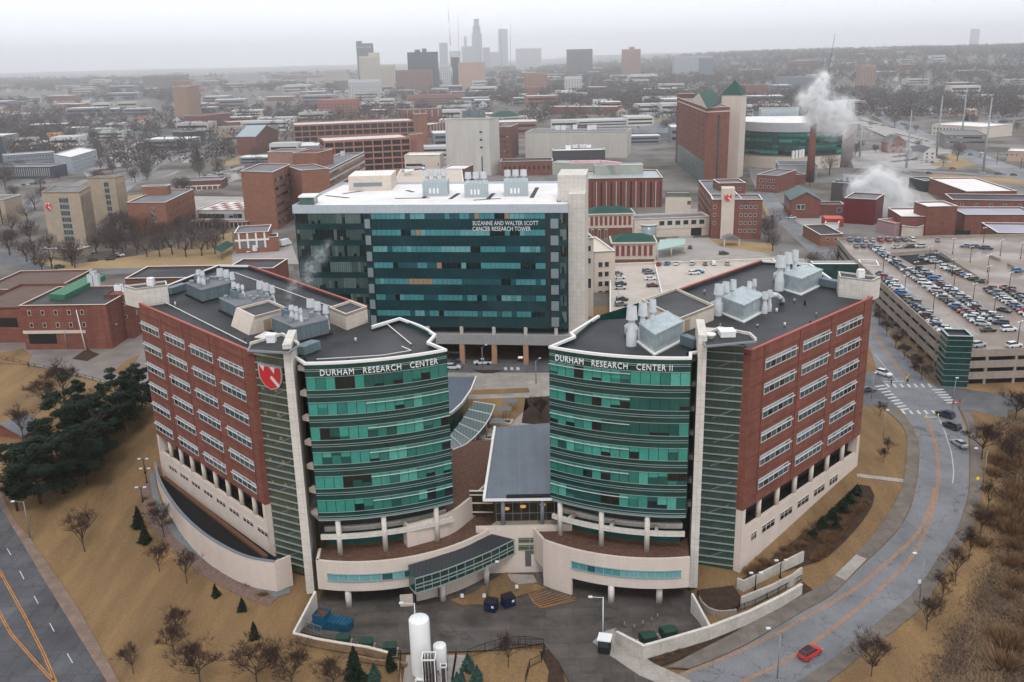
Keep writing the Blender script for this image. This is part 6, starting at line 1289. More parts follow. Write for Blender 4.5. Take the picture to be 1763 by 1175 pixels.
mb = MB(); mb.prism([tuple(e0+dM*a+nM*.8), tuple(e0+dM*b+nM*.8), tuple(e0+dM*b-nM*7), tuple(e0+dM*a-nM*7)], 8, z_t); mb.build('white_pylon', CREAM, tM); pq = e0+dM*(a+1.0)+nM*.8; shield(3.8, 3.6, (pq.x, pq.y, z_t-6.3), dM, tM)
t = thing('porch', 'small grey gabled porch in front of the shield pylon', 'porch', G(1262, 412, 8)); p = G(1258, 408, 12); mb = MB(); mb.hexa([Vector((p.x+x, p.y+y, z)) for x, y, z in ((-4, -3, 11.4), (4, -3, 11.4), (4, 3, 11.4), (-4, 3, 11.4), (-.5, -3, 13), (.5, -3, 13), (.5, 3, 13), (-.5, 3, 13))]); mb.build('roof', ROOFG, t); mb = MB(); [mb.box(p.x+x-.3, p.x+x+.3, p.y-3, p.y-2.4, 8, 11.4) for x in (-3.5, 3.5)]; mb.build('posts', CREAM, t)
# --- big brick tower with green roofs
zN = zfor(1217, 186, 322); 
tN, PN, zN = blk('tall dark red brick hospital tower with green roofs and a lower glass face', (1217, 186), L=(1166, 168), z1=zN, R_=(1257, 184), wall=BRICK, roof=ROOFG, par=.4, wins=[dict(e=0, rows=14, cols=7, w=1.1, h=1.5, top=3, pit=4.0, gl=WIND, fr=BRICK3, m=(3, 1)), dict(e=1, k='dark', rows=1, top=5, h=58, m=(9, 8), mt=GP[2], nm='window_strip'), dict(e=1, k='band', rows=1, top=2.4, h=.7, mt=CREAM, m=(0, 0)), dict(e=0, k='band', rows=1, top=2.4, h=.7, mt=CREAM, m=(0, 0)), dict(e=0, k='dark', rows=1, top=36, h=26, m=(8, 2), mt=mat('checker glass', (.10, .17, .18), .2, tile=(1.2, 1.2), joint=.4, tvar=.6), nm='glass_face')])
zO = zN+6
tO, PO, zO = blk('tan stone slab of the brick tower under the green pyramid roof', (1276, 164), L=(1243, 164), z1=zO, dr=14, wall=STONE, roof=ROOFG, par=.3)
q = inset(PO, -.6); cx_, cy_ = sum(p[0] for p in q)/4, sum(p[1] for p in q)/4; mb = MB(); [mb.face([(*q[i], zO+.2), (*q[(i+1) % 4], zO+.2), (cx_, cy_, zO+10)]) for i in range(4)]; mb.face([(*p, zO+.2) for p in q[::-1]]); mb.build('pyramid_roof', GREENR, tO)
tt_, PP2, zz2 = blk('brick stair pier at the far left of the tall brick tower', (1189, 162), L=(1166, 162), z1=zN+3, dr=10, wall=BRICK, roof=GALV)
a, b, c = G(1190, 172, zN+1), G(1218, 186, zN+1), G(1240, 176, zN+1); d = a+c-b; rz_ = (a+b)/2, (c+d)/2; mb = MB(); A, B, C_, D = (Vector((*xy(v), zN+.2)) for v in (a, b, c, d)); rA, rB = (A+B)/2+Vector((0, 0, 8)), (C_+D)/2+Vector((0, 0, 8)); mb.face([A, B, rA]); mb.face([C_, D, rB]); mb.build('gable_wall', CREAM, tN, fix=False); mb = MB(); mb.face([B, C_, rB, rA]); mb.face([D, A, rA, rB]); mb.build('gable_roof', GREENR, tN, fix=False)
# --- curved glass clinic
t = thing('curved_glass_building', 'curved building with a green glass belt and silver drum beyond the chimney', 'building', (*xy(G(1360, 285, 8)), 8)); c0_, c1_, c2_ = G(1281, 286, 8), G(1360, 291, 8), G(1446, 288, 8); arcQ, _ = arc3(c0_, c1_, c2_, 16)
if arcQ[0][0] > arcQ[-1][0]: arcQ = arcQ[::-1]
zq = ZZ(212, c1_.x, c1_.y); zg0, zg1 = ZZ(268, c1_.x, c1_.y), ZZ(228, c1_.x, c1_.y); bk = [(arcQ[-1][0], arcQ[-1][1]+70), (arcQ[0][0], arcQ[0][1]+60)]
mb = MB(); mb.prism(ccw(arcQ+bk), 7, zg0); mb.build('tan_base', CREAM, t); mb = MB(); mb.prism(ccw(arcQ+bk), zg0, zg1); mb.build('core', GSP, t); mb = MB(); mb.prism(ccw(offs(arcQ, -.6)+bk), zg1, zq, 0, 1); mb.build('silver_band', [mat('silver wall', (.42, .43, .44), .4, c2=(.36, .37, .38), scale=.2, tile=(3, 1.2), joint=.85), ROOFW], t)
for k in range(4): z = zg1-1-k*(zg1-zg0)/4; panes_row(arcQ, z-2.3, z, 900+k, .1, (3, 6, 8, 4, 1), .2, 5).build('ribbon_window', GP, t, fix=False)
for k in range(5): z = zg1-.4-k*(zg1-zg0)/4; mb = MB(); mb.ring(offs(arcQ, -.1), offs(arcQ, -.5), z, z+.5, closed=False); mb.build('fascia', mat('dark fascia', (.03, .05, .045), .5), t)
a = Vector(arcQ[-1]); zc3 = zfor(1454, 224, 284); mb = MB(); mb.lathe((a.x+3, a.y+10, 8), [(6, 0), (9.5, 6), (11, zq-10)], 24); mb.face([(a.x+3+11*math.cos(i*math.pi/12), a.y+10+11*math.sin(i*math.pi/12), zq-2) for i in range(24)]); mb.build('silver_drum', mat('brown silver', (.25, .225, .21), .4, metal=.3, tile=(2.5, 2), joint=.8, tvar=.2), t)
onroof(t, 'grey penthouse on the curved glass building', (1310, 200), (1375, 199), 16, 6, zq, wall=GALVL)
FOOT.append((160, 330, 690, 800))
# --- chimney and power plant
p = G(1394, 314, 8); zt_ = ZZ(216, p.x, p.y); t = thing('smokestack', 'tall brown brick chimney in front of the curved glass building', 'chimney', p); mb = MB(); mb.tube(p, (p.x, p.y, zt_), 3.0, 2.0, 20); mb.build('shaft', BRICK3, t); mb = MB(); mb.tube((p.x, p.y, zt_-1.5), (p.x, p.y, zt_+.3), 2.25, 2.25, 20); mb.build('rim', GARC, t); STK = Vector((p.x, p.y, zt_))
blk('two-storey red brick block with dark windows left of the chimney', (1340, 303), L=(1303, 301), by=333, dr=34, wall=BRICK, roof=ROOFG, wins=[dict(e=0, rows=2, cols=4, w=1.7, h=2, top=2.5, gl=WIND)])
tP, PP, zP = blk('grey metal building with four white stacks behind the brick block', (1408, 284), L=(1340, 284), by=308, dr=26, wall=mat('grey metal wall', (.33, .35, .37), .6, var=.1, scale=.3), roof=ROOFG, wins=[dict(e=0, k='dark', rows=1, top=4, h=3, m=(4, 30), mt=WIND)])
acunits('white capped stack on the grey metal building', [(1365, 274), (1371, 273), (1377, 272), (1382, 271)], zP, 1.8, 6, WHITE)
blk('dark red low block at the foot of the chimney', (1388, 300), L=(1356, 302), by=318, dr=18, wall=BRICK, roof=ROOFG)
tQ, PQ, zQ = blk('gabled red brick power house with a green-grey roof', (1413, 346), L=(1362, 346), by=376, dr=28, wall=BRICK, roof=ROOFG, par=0, top=False, wins=[dict(e=0, rows=1, cols=2, w=2.2, h=2.8, top=2, m=(3, 8)), dict(e=3, rows=1, cols=6, w=1.2, h=4, top=2, gl=WIND)])
def gable(t, P, z, h, m, wall, ov=.5):
    "ridge runs front to back"
    c = [Vector((*p, z)) for p in inset(P, -ov)]; r1, r2 = (c[0]+c[1])/2+Vector((0, 0, h)), (c[2]+c[3])/2+Vector((0, 0, h)); th = Vector((0, 0, .35))
    mb = MB(); mb.face([c[0], r1, r2, c[3]]); mb.face([c[1], c[2], r2, r1]); mb.face([c[0]+th, c[3]+th, r2+th, r1+th]); mb.face([c[1]+th, r1+th, r2+th, c[2]+th]); mb.face([c[0], r1, r1+th, c[0]+th]); mb.face([c[1], r1, r1+th, c[1]+th]); mb.build('gable_roof', m, t)
    c = [Vector((*p, z-.02)) for p in P]; mb = MB(); mb.face([c[0], c[1], (c[0]+c[1])/2+Vector((0, 0, h-.1))]); mb.face([c[2], c[3], (c[2]+c[3])/2+Vector((0, 0, h-.1))]); mb.build('gable_wall', wall, t)
gable(tQ, PQ, zQ, 4.5, mat('green grey roof', (.10, .14, .14), .7, var=.2, scale=.3), BRICK)
t, P, z = blk('cooling tower block with rows of fans on its roof', (1485, 318), L=(1432, 314), by=352, dr=26, wall=mat('slatted dark wall', (.07, .06, .058), .8, tile=(8, .8), joint=.5), roof=GALV)
for i in range(5):
    for j in range(3): p = Vector(P[0]).lerp(Vector(P[1]), .1+.2*i).lerp(Vector(P[3]).lerp(Vector(P[2]), .1+.2*i), .18+.3*j); mb = MB(); mb.tube((p.x, p.y, z), (p.x, p.y, z+1.4), 1.7, 1.5, 10); mb.build('fan', STEEL, t)
CTW = Vector((P[1][0]+4, P[1][1]+6, z))
blk('deep maroon ribbed metal plant building', (1508, 344), L=(1454, 341), by=388, dr=22, wall=mat('maroon metal', (.13, .012, .016), .5, c2=(.10, .01, .013), scale=.3, tile=(.9, 20), joint=.6), roof=ROOFG)
blk('low brick link left of the maroon building', (1453, 352), L=(1412, 352), by=372, dr=10, wall=BRICK, roof=ROOFD, wins=[dict(e=0, rows=1, cols=1, w=2.4, h=2.4, top=2, m=(10, 2))])
blk('pale lilac metal block beside the steam', (1541, 385), L=(1511, 378), by=408, dr=16, wall=mat('lilac metal', (.33, .21, .22), .6, tile=(1, 20), joint=.8), roof=COPR)
blk('small cream block beside the lilac one', (1580, 392), L=(1553, 389), by=412, dr=12, wall=CREAM, roof=ROOFD)
blk('red brick block with a flat white roof behind the lilac block', (1606, 373), L=(1552, 373), by=408, dr=26, wall=BRICK, roof=ROOFW)
blk('tall plain red brick block with a white roof beside the parking garage', (1649, 355), L=(1597, 356), by=408, dr=16, wall=BRICK, roof=ROOFW, wins=[dict(e=0, k='dark', rows=1, top=12, h=2.2, m=(22, 4))])
blk('wide low red brick building with a lilac-grey roof at the right edge', (1790, 370), L=(1662, 370), by=404, dr=24, wall=BRICK, roof=mat('lilac membrane', (.33, .32, .37), .7, var=.1, scale=.1))
blk('red brick building with a lilac-grey roof nearest the garage at the right edge', (1800, 402), L=(1718, 401), z1=17, dr=26, wall=BRICK, roof=MATS['lilac membrane'])
blk('long dark-roofed brick building at the right edge', (1800, 346), L=(1640, 344), z1=17, dr=22, wall=BRICK, roof=ROOFD, wins=[dict(e=0, rows=1, cols=6, w=1.5, h=1.5, top=2)])
blk('wide white-roofed brick warehouse at the right', (1751, 329), L=(1664, 330), z1=17, dr=60, wall=BRICK, roof=ROOFW)
blk('dark green-black shed end of the white-roofed warehouse', (1622, 311), L=(1592, 312), z1=15, dr=20, wall=mat('blackish green wall', (.03, .035, .035), .7), roof=ROOFG)
tR, PR, zR = blk('small brick building with a black roof beside the side street', (1413, 405), L=(1383, 388), by=425, R_=(1452, 403), wall=BRICK2, roof=ROOFD, wins=[dict(e=1, rows=1, cols=2, w=1.4, h=1.5, top=1.5, gl=WIND)])
blk('bright red shed beside the maroon building', (1453, 377), L=(1421, 377), by=391, dr=10, wall=mat('red shed wall', (.30, .035, .025), .6), roof=mat('red shed roof', (.50, .08, .05), .5), par=0, name='shed', cat='shed')
blk('small white shed by the black-roofed brick building', (1444, 385), L=(1420, 384), by=395, dr=8, wall=WHITE, roof=ROOFG, name='shed', cat='shed')
blk('white civic building with two rows of square windows far right', (1690, 219), L=(1605, 214), by=236, dr=50, wall=CREAM, roof=ROOFW, wins=[dict(e=0, rows=2, cols=14, w=2, h=2.4, top=3, pit=5, gl=WIND)])
blk('grey industrial block beside the boulevard', (1700, 232), L=(1628, 232), by=255, dr=50, wall=mat('grey brown wall', (.19, .17, .165), .85, var=.15, scale=.2), roof=ROOFG, wins=[dict(e=0, k='ribbon', rows=2, top=2, h=1.4)])
blk('tan building with a peach roof far right', (1684, 190), L=(1634, 190), by=200, dr=40, wall=mat('peach wall', (.46, .32, .24), .8), roof=mat('peach roof', (.62, .47, .38), .8))
blk('low tan building with a curved grey front by the boulevard', (1640, 190), L=(1512, 186), by=198, dr=24, wall=STONE, roof=ROOFG, wins=[dict(e=0, k='ribbon', rows=1, top=2, h=2)])
blk('red and tan shop at the right edge of the boulevard', (1800, 262), L=(1735, 260), by=278, dr=24, wall=mat('peach wall', (.46, .32, .24), .8), roof=ROOFW)
blk('grey and yellow apartment block behind the steam', (1416, 133), L=(1336, 133), by=155, dr=30, wall=mat('slate wall', (.17, .19, .22), .8), roof=ROOFW, wins=[dict(e=0, rows=4, cols=12, w=2.4, h=2.2, pit=4.2, top=3, gl=WIND)])
blk('dark red brick school with a grey pyramid roof', (1322, 146), L=(1284, 147), by=170, dr=34, wall=BRICK, roof=ROOFG, wins=[dict(e=0, rows=4, cols=7, w=2, h=2.2, pit=4.6, top=3, gl=WIND)])
# --- left edge blocks
blk('grey apartment block with a white roof, near wing', (122, 271), L=(92, 266), by=296, R_=(166, 258), wall=mat('pale blue siding', (.34, .37, .41), .8), roof=ROOFW, wins=[dict(e=1, rows=4, cols=10, w=1.6, h=1.8, pit=3.4, top=1.6, gl=WIND), dict(e=0, rows=4, cols=2, w=1.4, h=1.6, pit=3.4, top=1.6, gl=WIND)])
blk('grey apartment block with a white roof, long wing', (94, 262), L=(8, 268), by=287, dr=16, wall=mat('slate siding', (.20, .22, .26), .8), roof=ROOFW, wins=[dict(e=0, rows=4, cols=16, w=1.5, h=1.7, pit=3.4, top=1.6, gl=WIND)])
blk('long low office with closely set vertical fins at the left edge', (88, 287), L=(-40, 289), by=306, dr=24, wall=mat('navy glass wall', (.035, .05, .07), .4), roof=ROOFG, wins=[dict(e=0, k='fins', n=34, top=1.2, h=6.5, w=.35)])
blk('dark tower cut by the left edge', (3, 236), L=(-40, 238), by=283, dr=20, wall=mat('navy glass wall', (.035, .05, .07), .4), roof=ROOFG)
blk('pale building with vertical slots at the left edge', (6, 344), L=(-40, 345), by=386, dr=20, wall=TANB, roof=ROOFG, wins=[dict(e=0, k='fins', n=4, top=3, h=16, w=.6, mt=WIND)])
tS, PS, zS_ = blk('small brick house with a grey gable at the left edge above the pines', (38, 752), L=(-22, 745), z1=7.5, z0=3, dr=7, wall=BRICK, roof=ROOFG, par=0, top=False, name='brick_house', cat='house'); gable(tS, PS, zS_, 2.6, ROOFG, BRICK)
# --- tan apartment tower
tU, PU, zU = blk('tan brick apartment tower with a stepped top standing alone', (318, 147), L=(296, 150), by=206, R_=(342, 147), wall=mat('tower tan brick', (.33, .22, .155), .85, c2=(.27, .175, .125), scale=.3), roof=ROOFG, wins=[dict(e=0, rows=11, cols=4, w=1.8, h=2, pit=3.7, top=3, gl=WIND), dict(e=1, rows=11, cols=4, w=1.8, h=2, pit=3.7, top=3, gl=WIND)])
onroof(tU, 'stepped brick top of the tan apartment tower', (303, 147), (330, 146), 14, 6, zU, wall=MATS['tower tan brick'])
blk('brick building with a blue awning beside the street', (434, 217), L=(386, 220), by=232, dr=24, wall=TANB, roof=ROOFG, wins=[dict(e=0, rows=1, cols=8, w=2, h=2.6, top=2, gl=WIND), dict(e=0, k='band', rows=1, top=6, h=1.4, mt=mat('blue awning', (.03, .16, .42), .6), m=(10, 10), o=1, th=1.6)])
blk('black box building by the lots', (352, 225), L=(312, 228), by=240, dr=24, wall=mat('blackish green wall', (.03, .035, .035), .7), roof=ROOFG)
t, P, z = blk('church with a big pale slate roof beside the street', (478, 226), L=(440, 236), by=250, dr=20, wall=BRICK3, roof=ROOFG, par=0, top=False); gable(t, P, z, 9, mat('pale slate', (.30, .34, .38), .7), BRICK3)
blk('two joined red-roofed brick buildings beside the apartment tower', (395, 195), L=(345, 200), by=213, dr=30, wall=BRICK3, roof=mat('dark red roof', (.25, .07, .07), .8))
blk('dark brick commercial block with a white roof in the left distance', (450, 208), L=(392, 211), by=222, dr=26, wall=BRICK3, roof=ROOFW)
blk('low green-fronted petrol station building in the left lots', (218, 222), L=(152, 224), by=232, dr=20, wall=mat('mint wall', (.22, .36, .30), .7), roof=ROOFG)
blk('beige drive-in restaurant in the left lots', (140, 250), L=(92, 252), by=260, dr=16, wall=TANB, roof=ROOFW)
blk('low strip of shops at the far left', (60, 238), L=(5, 240), by=248, dr=18, wall=CREAM, roof=ROOFG, wins=[dict(e=0, k='dark', rows=1, top=2, h=3, m=(3, 3))])
p = T(116, 232); t = thing('arch_sign', 'tall pole sign with yellow arches in the left lots', 'sign', p); mb = MB(); mb.tube(p, (p.x, p.y, p.z+7), .4, n=8); mb.build('pole', STEEL, t); mb = MB()
for s_ in (-1.6, 1.6):
    Q = [(p.x+s_+1.6*math.cos(a*math.pi/8), p.y, p.z+7+3.6*math.sin(a*math.pi/8)) for a in range(9)]
    for a, b in zip(Q, Q[1:]): mb.tube(a, b, .4, n=6)
mb.build('arches', mat('sign yellow', (.85, .5, .02), .5), t)
blk('orange-red shop front in the left lots', (103, 230), L=(80, 231), by=240, dr=14, wall=mat('orange wall', (.6, .25, .06), .7), roof=ROOFW, name='shop', cat='shop')
# --- parking deck between pavilion and second building, big garage
DK2 = 11.5
P = [G(*q, DK2) for q in ((1050, 560), (1200, 530), (1345, 462), (1330, 449), (1050, 458))]
t, P, z = bld('pale parking deck beside the near green-roofed pavilion', P, DK2+.9, wall=CREAM, roof=mat('pale striped deck', (.52, .46, .41), .8, c2=(.40, .35, .31), scale=.12, tile=(40, 2.9), joint=.6, jw=.15), par=.9, name='parking_deck', cat='parking deck')
q1, q2 = G(1128, 460, DK2), G(1142, 520, DK2); t = thing('deck_wall', 'low white wall crossing the pale parking deck', 'wall', q1); mb = MB(); mb.beam(q1, q2, .4, 1.1); mb.build('wall', COPW, t)
GZ = 17.0
gp = [G(*q, GZ) for q in ((1463, 442), (1648, 610), (1800, 605), (1850, 405), (1440, 413))]
gp = [Vector(xy(q)) for q in gp]
t = bigG = thing('parking_garage', 'big three-level concrete parking garage with a crowded roof at the right', 'parking garage', (gp[1].x, gp[1].y, 8)); pitg = 3.2
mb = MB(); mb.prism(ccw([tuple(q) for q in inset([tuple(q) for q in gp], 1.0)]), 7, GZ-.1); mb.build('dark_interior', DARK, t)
mb = MB(); mb.face([(*q, GZ) for q in gp]); mb.build('roof_deck', DECK, t, fix=False)
gc = ccw([tuple(q) for q in gp])
for r in range(3): mb = MB(); mb.ring(gc, inset(gc, .4), GZ-1.0-pitg*r, GZ+1.0-pitg*r); mb.build('parapet_band', GARC, t)
mb = MB()
for a, b in ((gp[0], gp[1]), (gp[1], gp[2])):
    n = int((b-a).length/8)
    for i in range(n+1): q = a.lerp(b, i/n); mb.box(q.x-.35+.4, q.x+.35+.4, q.y+.1, q.y+.8, 7, GZ-.9)
tag(mb.build('columns', GARC, t), kind='stuff')
def gwall(label, a, b, h=1.1):
    A, B = G(*a, GZ), G(*b, GZ); t = thing('garage_wall', label, 'wall', A, 'low walls on the garage roof'); mb = MB(); mb.beam(A, B, .5, h); mb.build('wall', GARC, t)
gwall('low wall along the ramp opening on the garage roof', (1535, 440), (1612, 434)); gwall('long diagonal wall on the garage roof', (1612, 434), (1698, 490)); gwall('short wall right of the diagonal wall', (1704, 443), (1722, 451)); gwall('second short wall near the right edge of the roof', (1735, 458), (1760, 470))
A_, B_, C_, D_ = (G(*q, GZ+.03) for q in ((1545, 441), (1611, 436), (1640, 452), (1575, 458))); mb = MB(); mb.face([A_, B_, C_, D_]); mb.build('ramp_opening_shade', DARK, bigG, fix=False)  # flat near-black sheet paints the dark ramp hole; the deck stays uncut
def glasstower(label, C, L, by, dr, z0=8):
    t, P, z = blk(label, C, L, by=by, dr=dr, z0=z0, wall=mat('green stair tower glass', (.006, .028, .026), .12, c2=(.012, .060, .052), scale=.35, tile=(1.4, 30), joint=.4, jw=.06), roof=ROOFD, par=.6, cop=GALVL, name='stair_tower', cat='stair tower')
    for k in range(9): mb = MB(); zz = z-1.2-k*1.65; q = inset(P, -.06); mb.ring(inset(P, -.12), inset(P, -.02), zz, zz+.1); mb.build('mullion', MULL, t)
    return t, P, z
glasstower('dark green glass stair tower on the corner of the parking garage', (1676, 580), (1632, 579), 668, 7)
glasstower('small glass entrance pavilion at the head of the side street', (1483, 438), (1460, 425), 466, 9)
tV, PV, zV = blk('long glazed footbridge with a white roof behind the second building', (1480, 455), L=(1400, 455), z1=17, z0=12, dr=5, wall=mat('green stair tower glass', (.008, .045, .038)), roof=ROOFW, par=.4, name='footbridge', cat='footbridge')
blk('white-roofed glass box at the end of the footbridge', (1514, 458), L=(1482, 457), z1=17, dr=10, wall=mat('green stair tower glass', (.008, .045, .038)), roof=ROOFW, name='entrance_pavilion')
# ================================================================ vehicles
PAINT = {}
def paint(n, c): PAINT[n] = mat(n+' car paint', c, .35, var=0, spec=.6, coat=.5)
for n, c in (('white', (.62, .63, .64)), ('silver', (.36, .38, .40)), ('grey', (.11, .12, .13)), ('black', (.012, .013, .015)), ('dark blue', (.012, .025, .07)), ('blue', (.02, .13, .32)), ('red', (.28, .012, .015)), ('maroon', (.09, .012, .02)), ('bright red', (.50, .018, .012)), ('tan', (.33, .27, .19))): paint(n, c)
TYRE = mat('tyre', (.012, .012, .012), .9); LAMPR = mat('rear lamp', (.25, .01, .01), .3); LAMPW = mat('head lamp', (.7, .7, .68), .2); CARG = mat('car glass', (.012, .016, .02), .06)
def loft(secs, mb, mi, cap=True):
    "secs: list of (x, half width, z bottom, z top, top half width)"
    R_ = [[(x, -w, zb), (x, -w*1.0, zb+(zt-zb)*.6), (x, -tw, zt), (x, tw, zt), (x, w, zb+(zt-zb)*.6), (x, w, zb)] for x, w, zb, zt, tw in secs]
    for a, b in zip(R_, R_[1:]):
        for i in range(6): j = (i+1) % 6; mb.face([a[i], b[i], b[j], a[j]], mi)
    if cap: mb.face(R_[0][::1], mi); mb.face(R_[-1][::-1], mi)
SHP = {'sedan': ([(-2.3, .78, .35, .78, .70), (-2.15, .86, .28, .92, .76), (-1.3, .90, .25, .97, .80), (1.0, .90, .25, .93, .80), (1.9, .86, .27, .80, .74), (2.3, .74, .35, .66, .62)],
                 [(-1.75, .72, .95, .97, .70), (-1.05, .74, .95, 1.38, .58), (.25, .74, .93, 1.42, .58), (1.05, .72, .90, .93, .68)], (-1.0, .2, .56, 1.385, 1.435), 1.42),
       'suv': ([(-2.3, .84, .40, 1.0, .78), (-2.15, .92, .32, 1.08, .82), (-1.2, .95, .30, 1.12, .86), (.9, .95, .30, 1.10, .86), (1.9, .92, .32, 1.0, .80), (2.3, .80, .40, .80, .70)],
               [(-2.2, .78, 1.08, 1.12, .74), (-1.85, .80, 1.08, 1.62, .66), (.2, .80, 1.08, 1.70, .66), (1.15, .78, 1.06, 1.10, .72)], (-1.8, .15, .64, 1.63, 1.71), 1.42)}
_CM = {}
def wheels(mb, xs, w, mi, r=.34):
    for x in xs:
        for s in (-1, 1): mb.tube((x, s*(w-.2), r), (x, s*w, r), r, n=10, mi=mi)
def car_mesh(kind, col):
    if (kind, col) in _CM: return _CM[kind, col]
    A, B, rf, wx = SHP[kind]; w = A[2][1]
    mb = MB(); loft(A, mb, 0); mb.hexa([(rf[0], -rf[2], rf[3]), (rf[1], -rf[2], rf[4]-.02), (rf[1], rf[2], rf[4]-.02), (rf[0], rf[2], rf[3])]+[(rf[0], -rf[2], rf[3]+.05), (rf[1], -rf[2], rf[4]+.03), (rf[1], rf[2], rf[4]+.03), (rf[0], rf[2], rf[3]+.05)])
    body = mb.mesh('body', [PAINT[col]]); mb = MB(); loft(B, mb, 0); gl = mb.mesh('windows', [CARG])
    mb = MB(); wheels(mb, (-wx, wx), w+.02, 0); wh = mb.mesh('wheels', [TYRE])
    one = MB(); one.tube((0, -.11, 0), (0, .11, 0), .34, n=12); ow = one.mesh('wheel', [TYRE]); rim = MB(); rim.tube((0, -.125, 0), (0, .125, 0), .2, n=10); orr = rim.mesh('rim', [STEEL])
    lm = []
    for x, m_ in ((A[0][0]-.01, LAMPR), (A[-1][0]+.01, LAMPW)): l = MB(); l.box(x-.05, x+.05, -.18, .18, -.07, .07); lm.append(l.mesh('lamp', [m_]))
    _CM[kind, col] = (body, gl, wh, ow, orr, lm, w, wx, A[0][3]-.12, A[-1][3]-.1); return _CM[kind, col]
LOTN = {}
def car(label, kind, col, p, ang, group, full=False, name=None):
    b, gl, wh, ow, orr, lm, w, wx, zr, zf = car_mesh(kind, col); nm = name or ('parked_car' if not full else 'car')
    if not full:
        o = bpy.data.objects.new(nm, b); COL.objects.link(o); o.location = p; o.rotation_euler.z = ang; tag(o, label, 'car', group)
        local('windows', gl, o); [local('wheel', ow, o, (x, q*(w-.08), .34)) for x in (-wx, wx) for q in (-1, 1)]; return o
    t = thing(nm, label, 'car', p, group, ang); local('body', b, t); local('windows', gl, t)
    for x in (-wx, wx):
        for s in (-1, 1): q = local('wheel', ow, t, (x, s*(w-.08), .34)); local('rim', orr, q)
    if col == 'bright red': q = MB(); rf = SHP[kind][2]; q.box(rf[0]+.05, rf[1]+1.2, -rf[2]+.03, rf[2]-.03, rf[4]+.02, rf[4]+.06) if False else q.hexa([(rf[0]+.1, -rf[2]+.04, rf[3]+.05), (rf[1], -rf[2]+.04, rf[4]+.03), (rf[1], rf[2]-.04, rf[4]+.03), (rf[0]+.1, rf[2]-.04, rf[3]+.05)]+[(rf[0]+.1, -rf[2]+.04, rf[3]+.08), (rf[1], -rf[2]+.04, rf[4]+.06), (rf[1], rf[2]-.04, rf[4]+.06), (rf[0]+.1, rf[2]-.04, rf[3]+.08)]); local('black_roof', q.mesh('black_roof', [PAINT['black']]), t)
    for s in (-1, 1): local('tail_lamp', lm[0], t, (0, s*(w-.28), zr)); local('headlight', lm[1], t, (0, s*(w-.32), zf))
    return t
COLW = ['white']*6+['silver']*5+['grey']*6+['black']*7+['dark blue']*3+['red']*2+['maroon']*2+['blue']
rc = random.Random(21)
BULK = []
def row(where, a, b, z, sp=2.75, turn=90, gap=.06, jit=.25, skip=()):
    "cars side by side between two points"
    A, B = (G(*a, z), G(*b, z)) if z is not None else (T(*a), T(*b)); d = B-A; L = Vector((d.x, d.y)).length; n = max(1, int(L/sp)); ang = math.atan2(d.y, d.x)+R(turn)
    for i in range(n+1):
        if rc.random() < gap: continue
        p = A.lerp(B, i/n); col = rc.choice(COLW); kind = rc.choice(('suv', 'suv', 'sedan')); zz = z if z is not None else H(p.x, p.y)+.05
        dj = Vector((math.cos(ang), math.sin(ang)))*rc.uniform(-jit, jit)
        if z is None: BULK.append((col, kind, p.x, p.y, zz, ang)); continue
        car(f'{col} {"SUV" if kind == "suv" else "saloon car"} parked {where}', kind, col, (p.x+dj.x, p.y+dj.y, zz+.04), ang+(math.pi if rc.random() < .5 else 0)+rc.uniform(-.03, .03), f'cars parked {where}')
z = GZ
row('along the left parapet of the garage roof', (1519, 474), (1626, 574), z, turn=68)
row('in the long second row on the garage roof', (1508, 430), (1690, 561), z, turn=68)
row('in the third row of the garage roof', (1586, 466), (1722, 559), z, turn=68)
row('in the short row below the diagonal roof wall', (1629, 463), (1688, 487), z, turn=68)
row('in the right-hand rows of the garage roof', (1704, 500), (1775, 547), z, turn=68); row('in the right-hand rows of the garage roof', (1733, 498), (1790, 535), z, turn=68)
row('along the back edge of the garage roof', (1464, 416), (1502, 416), z, turn=90); row('along the back edge of the garage roof', (1516, 416), (1570, 415), z, turn=90)
row('in the broken row behind the ramp opening', (1474, 426), (1498, 426), z, turn=90, gap=.2); row('in the broken row behind the ramp opening', (1545, 428), (1602, 426), z, sp=4.6, turn=5, gap=.2)
row('by themselves in the back of the garage roof', (1592, 415), (1614, 416), z, sp=9); row('by themselves in the back of the garage roof', (1662, 426), (1700, 430), z, sp=4, turn=20, gap=0)
row('inside the ramp opening of the garage roof', (1590, 447), (1612, 453), z, turn=68, gap=0)
for lab, kind, col, x, y, a in (('black saloon car driving alone near the right edge of the garage roof', 'sedan', 'black', 1729, 537, -1.0), ('white SUV parked below the black saloon at the corner of the garage roof', 'suv', 'white', 1736, 570, .1), ('black saloon car standing across the end of the second row', 'sedan', 'black', 1701, 571, .05), ('blue car at the right edge of the garage roof', 'suv', 'blue', 1752, 469, .2), ('white SUV right of the green stair tower', 'suv', 'white', 1745, 598, .3), ('silver SUV parked behind the green stair tower', 'suv', 'silver', 1684, 597, .3)):
    car(lab, kind, col, G(x, y, z+.04), a, None)
z = DK2+.02
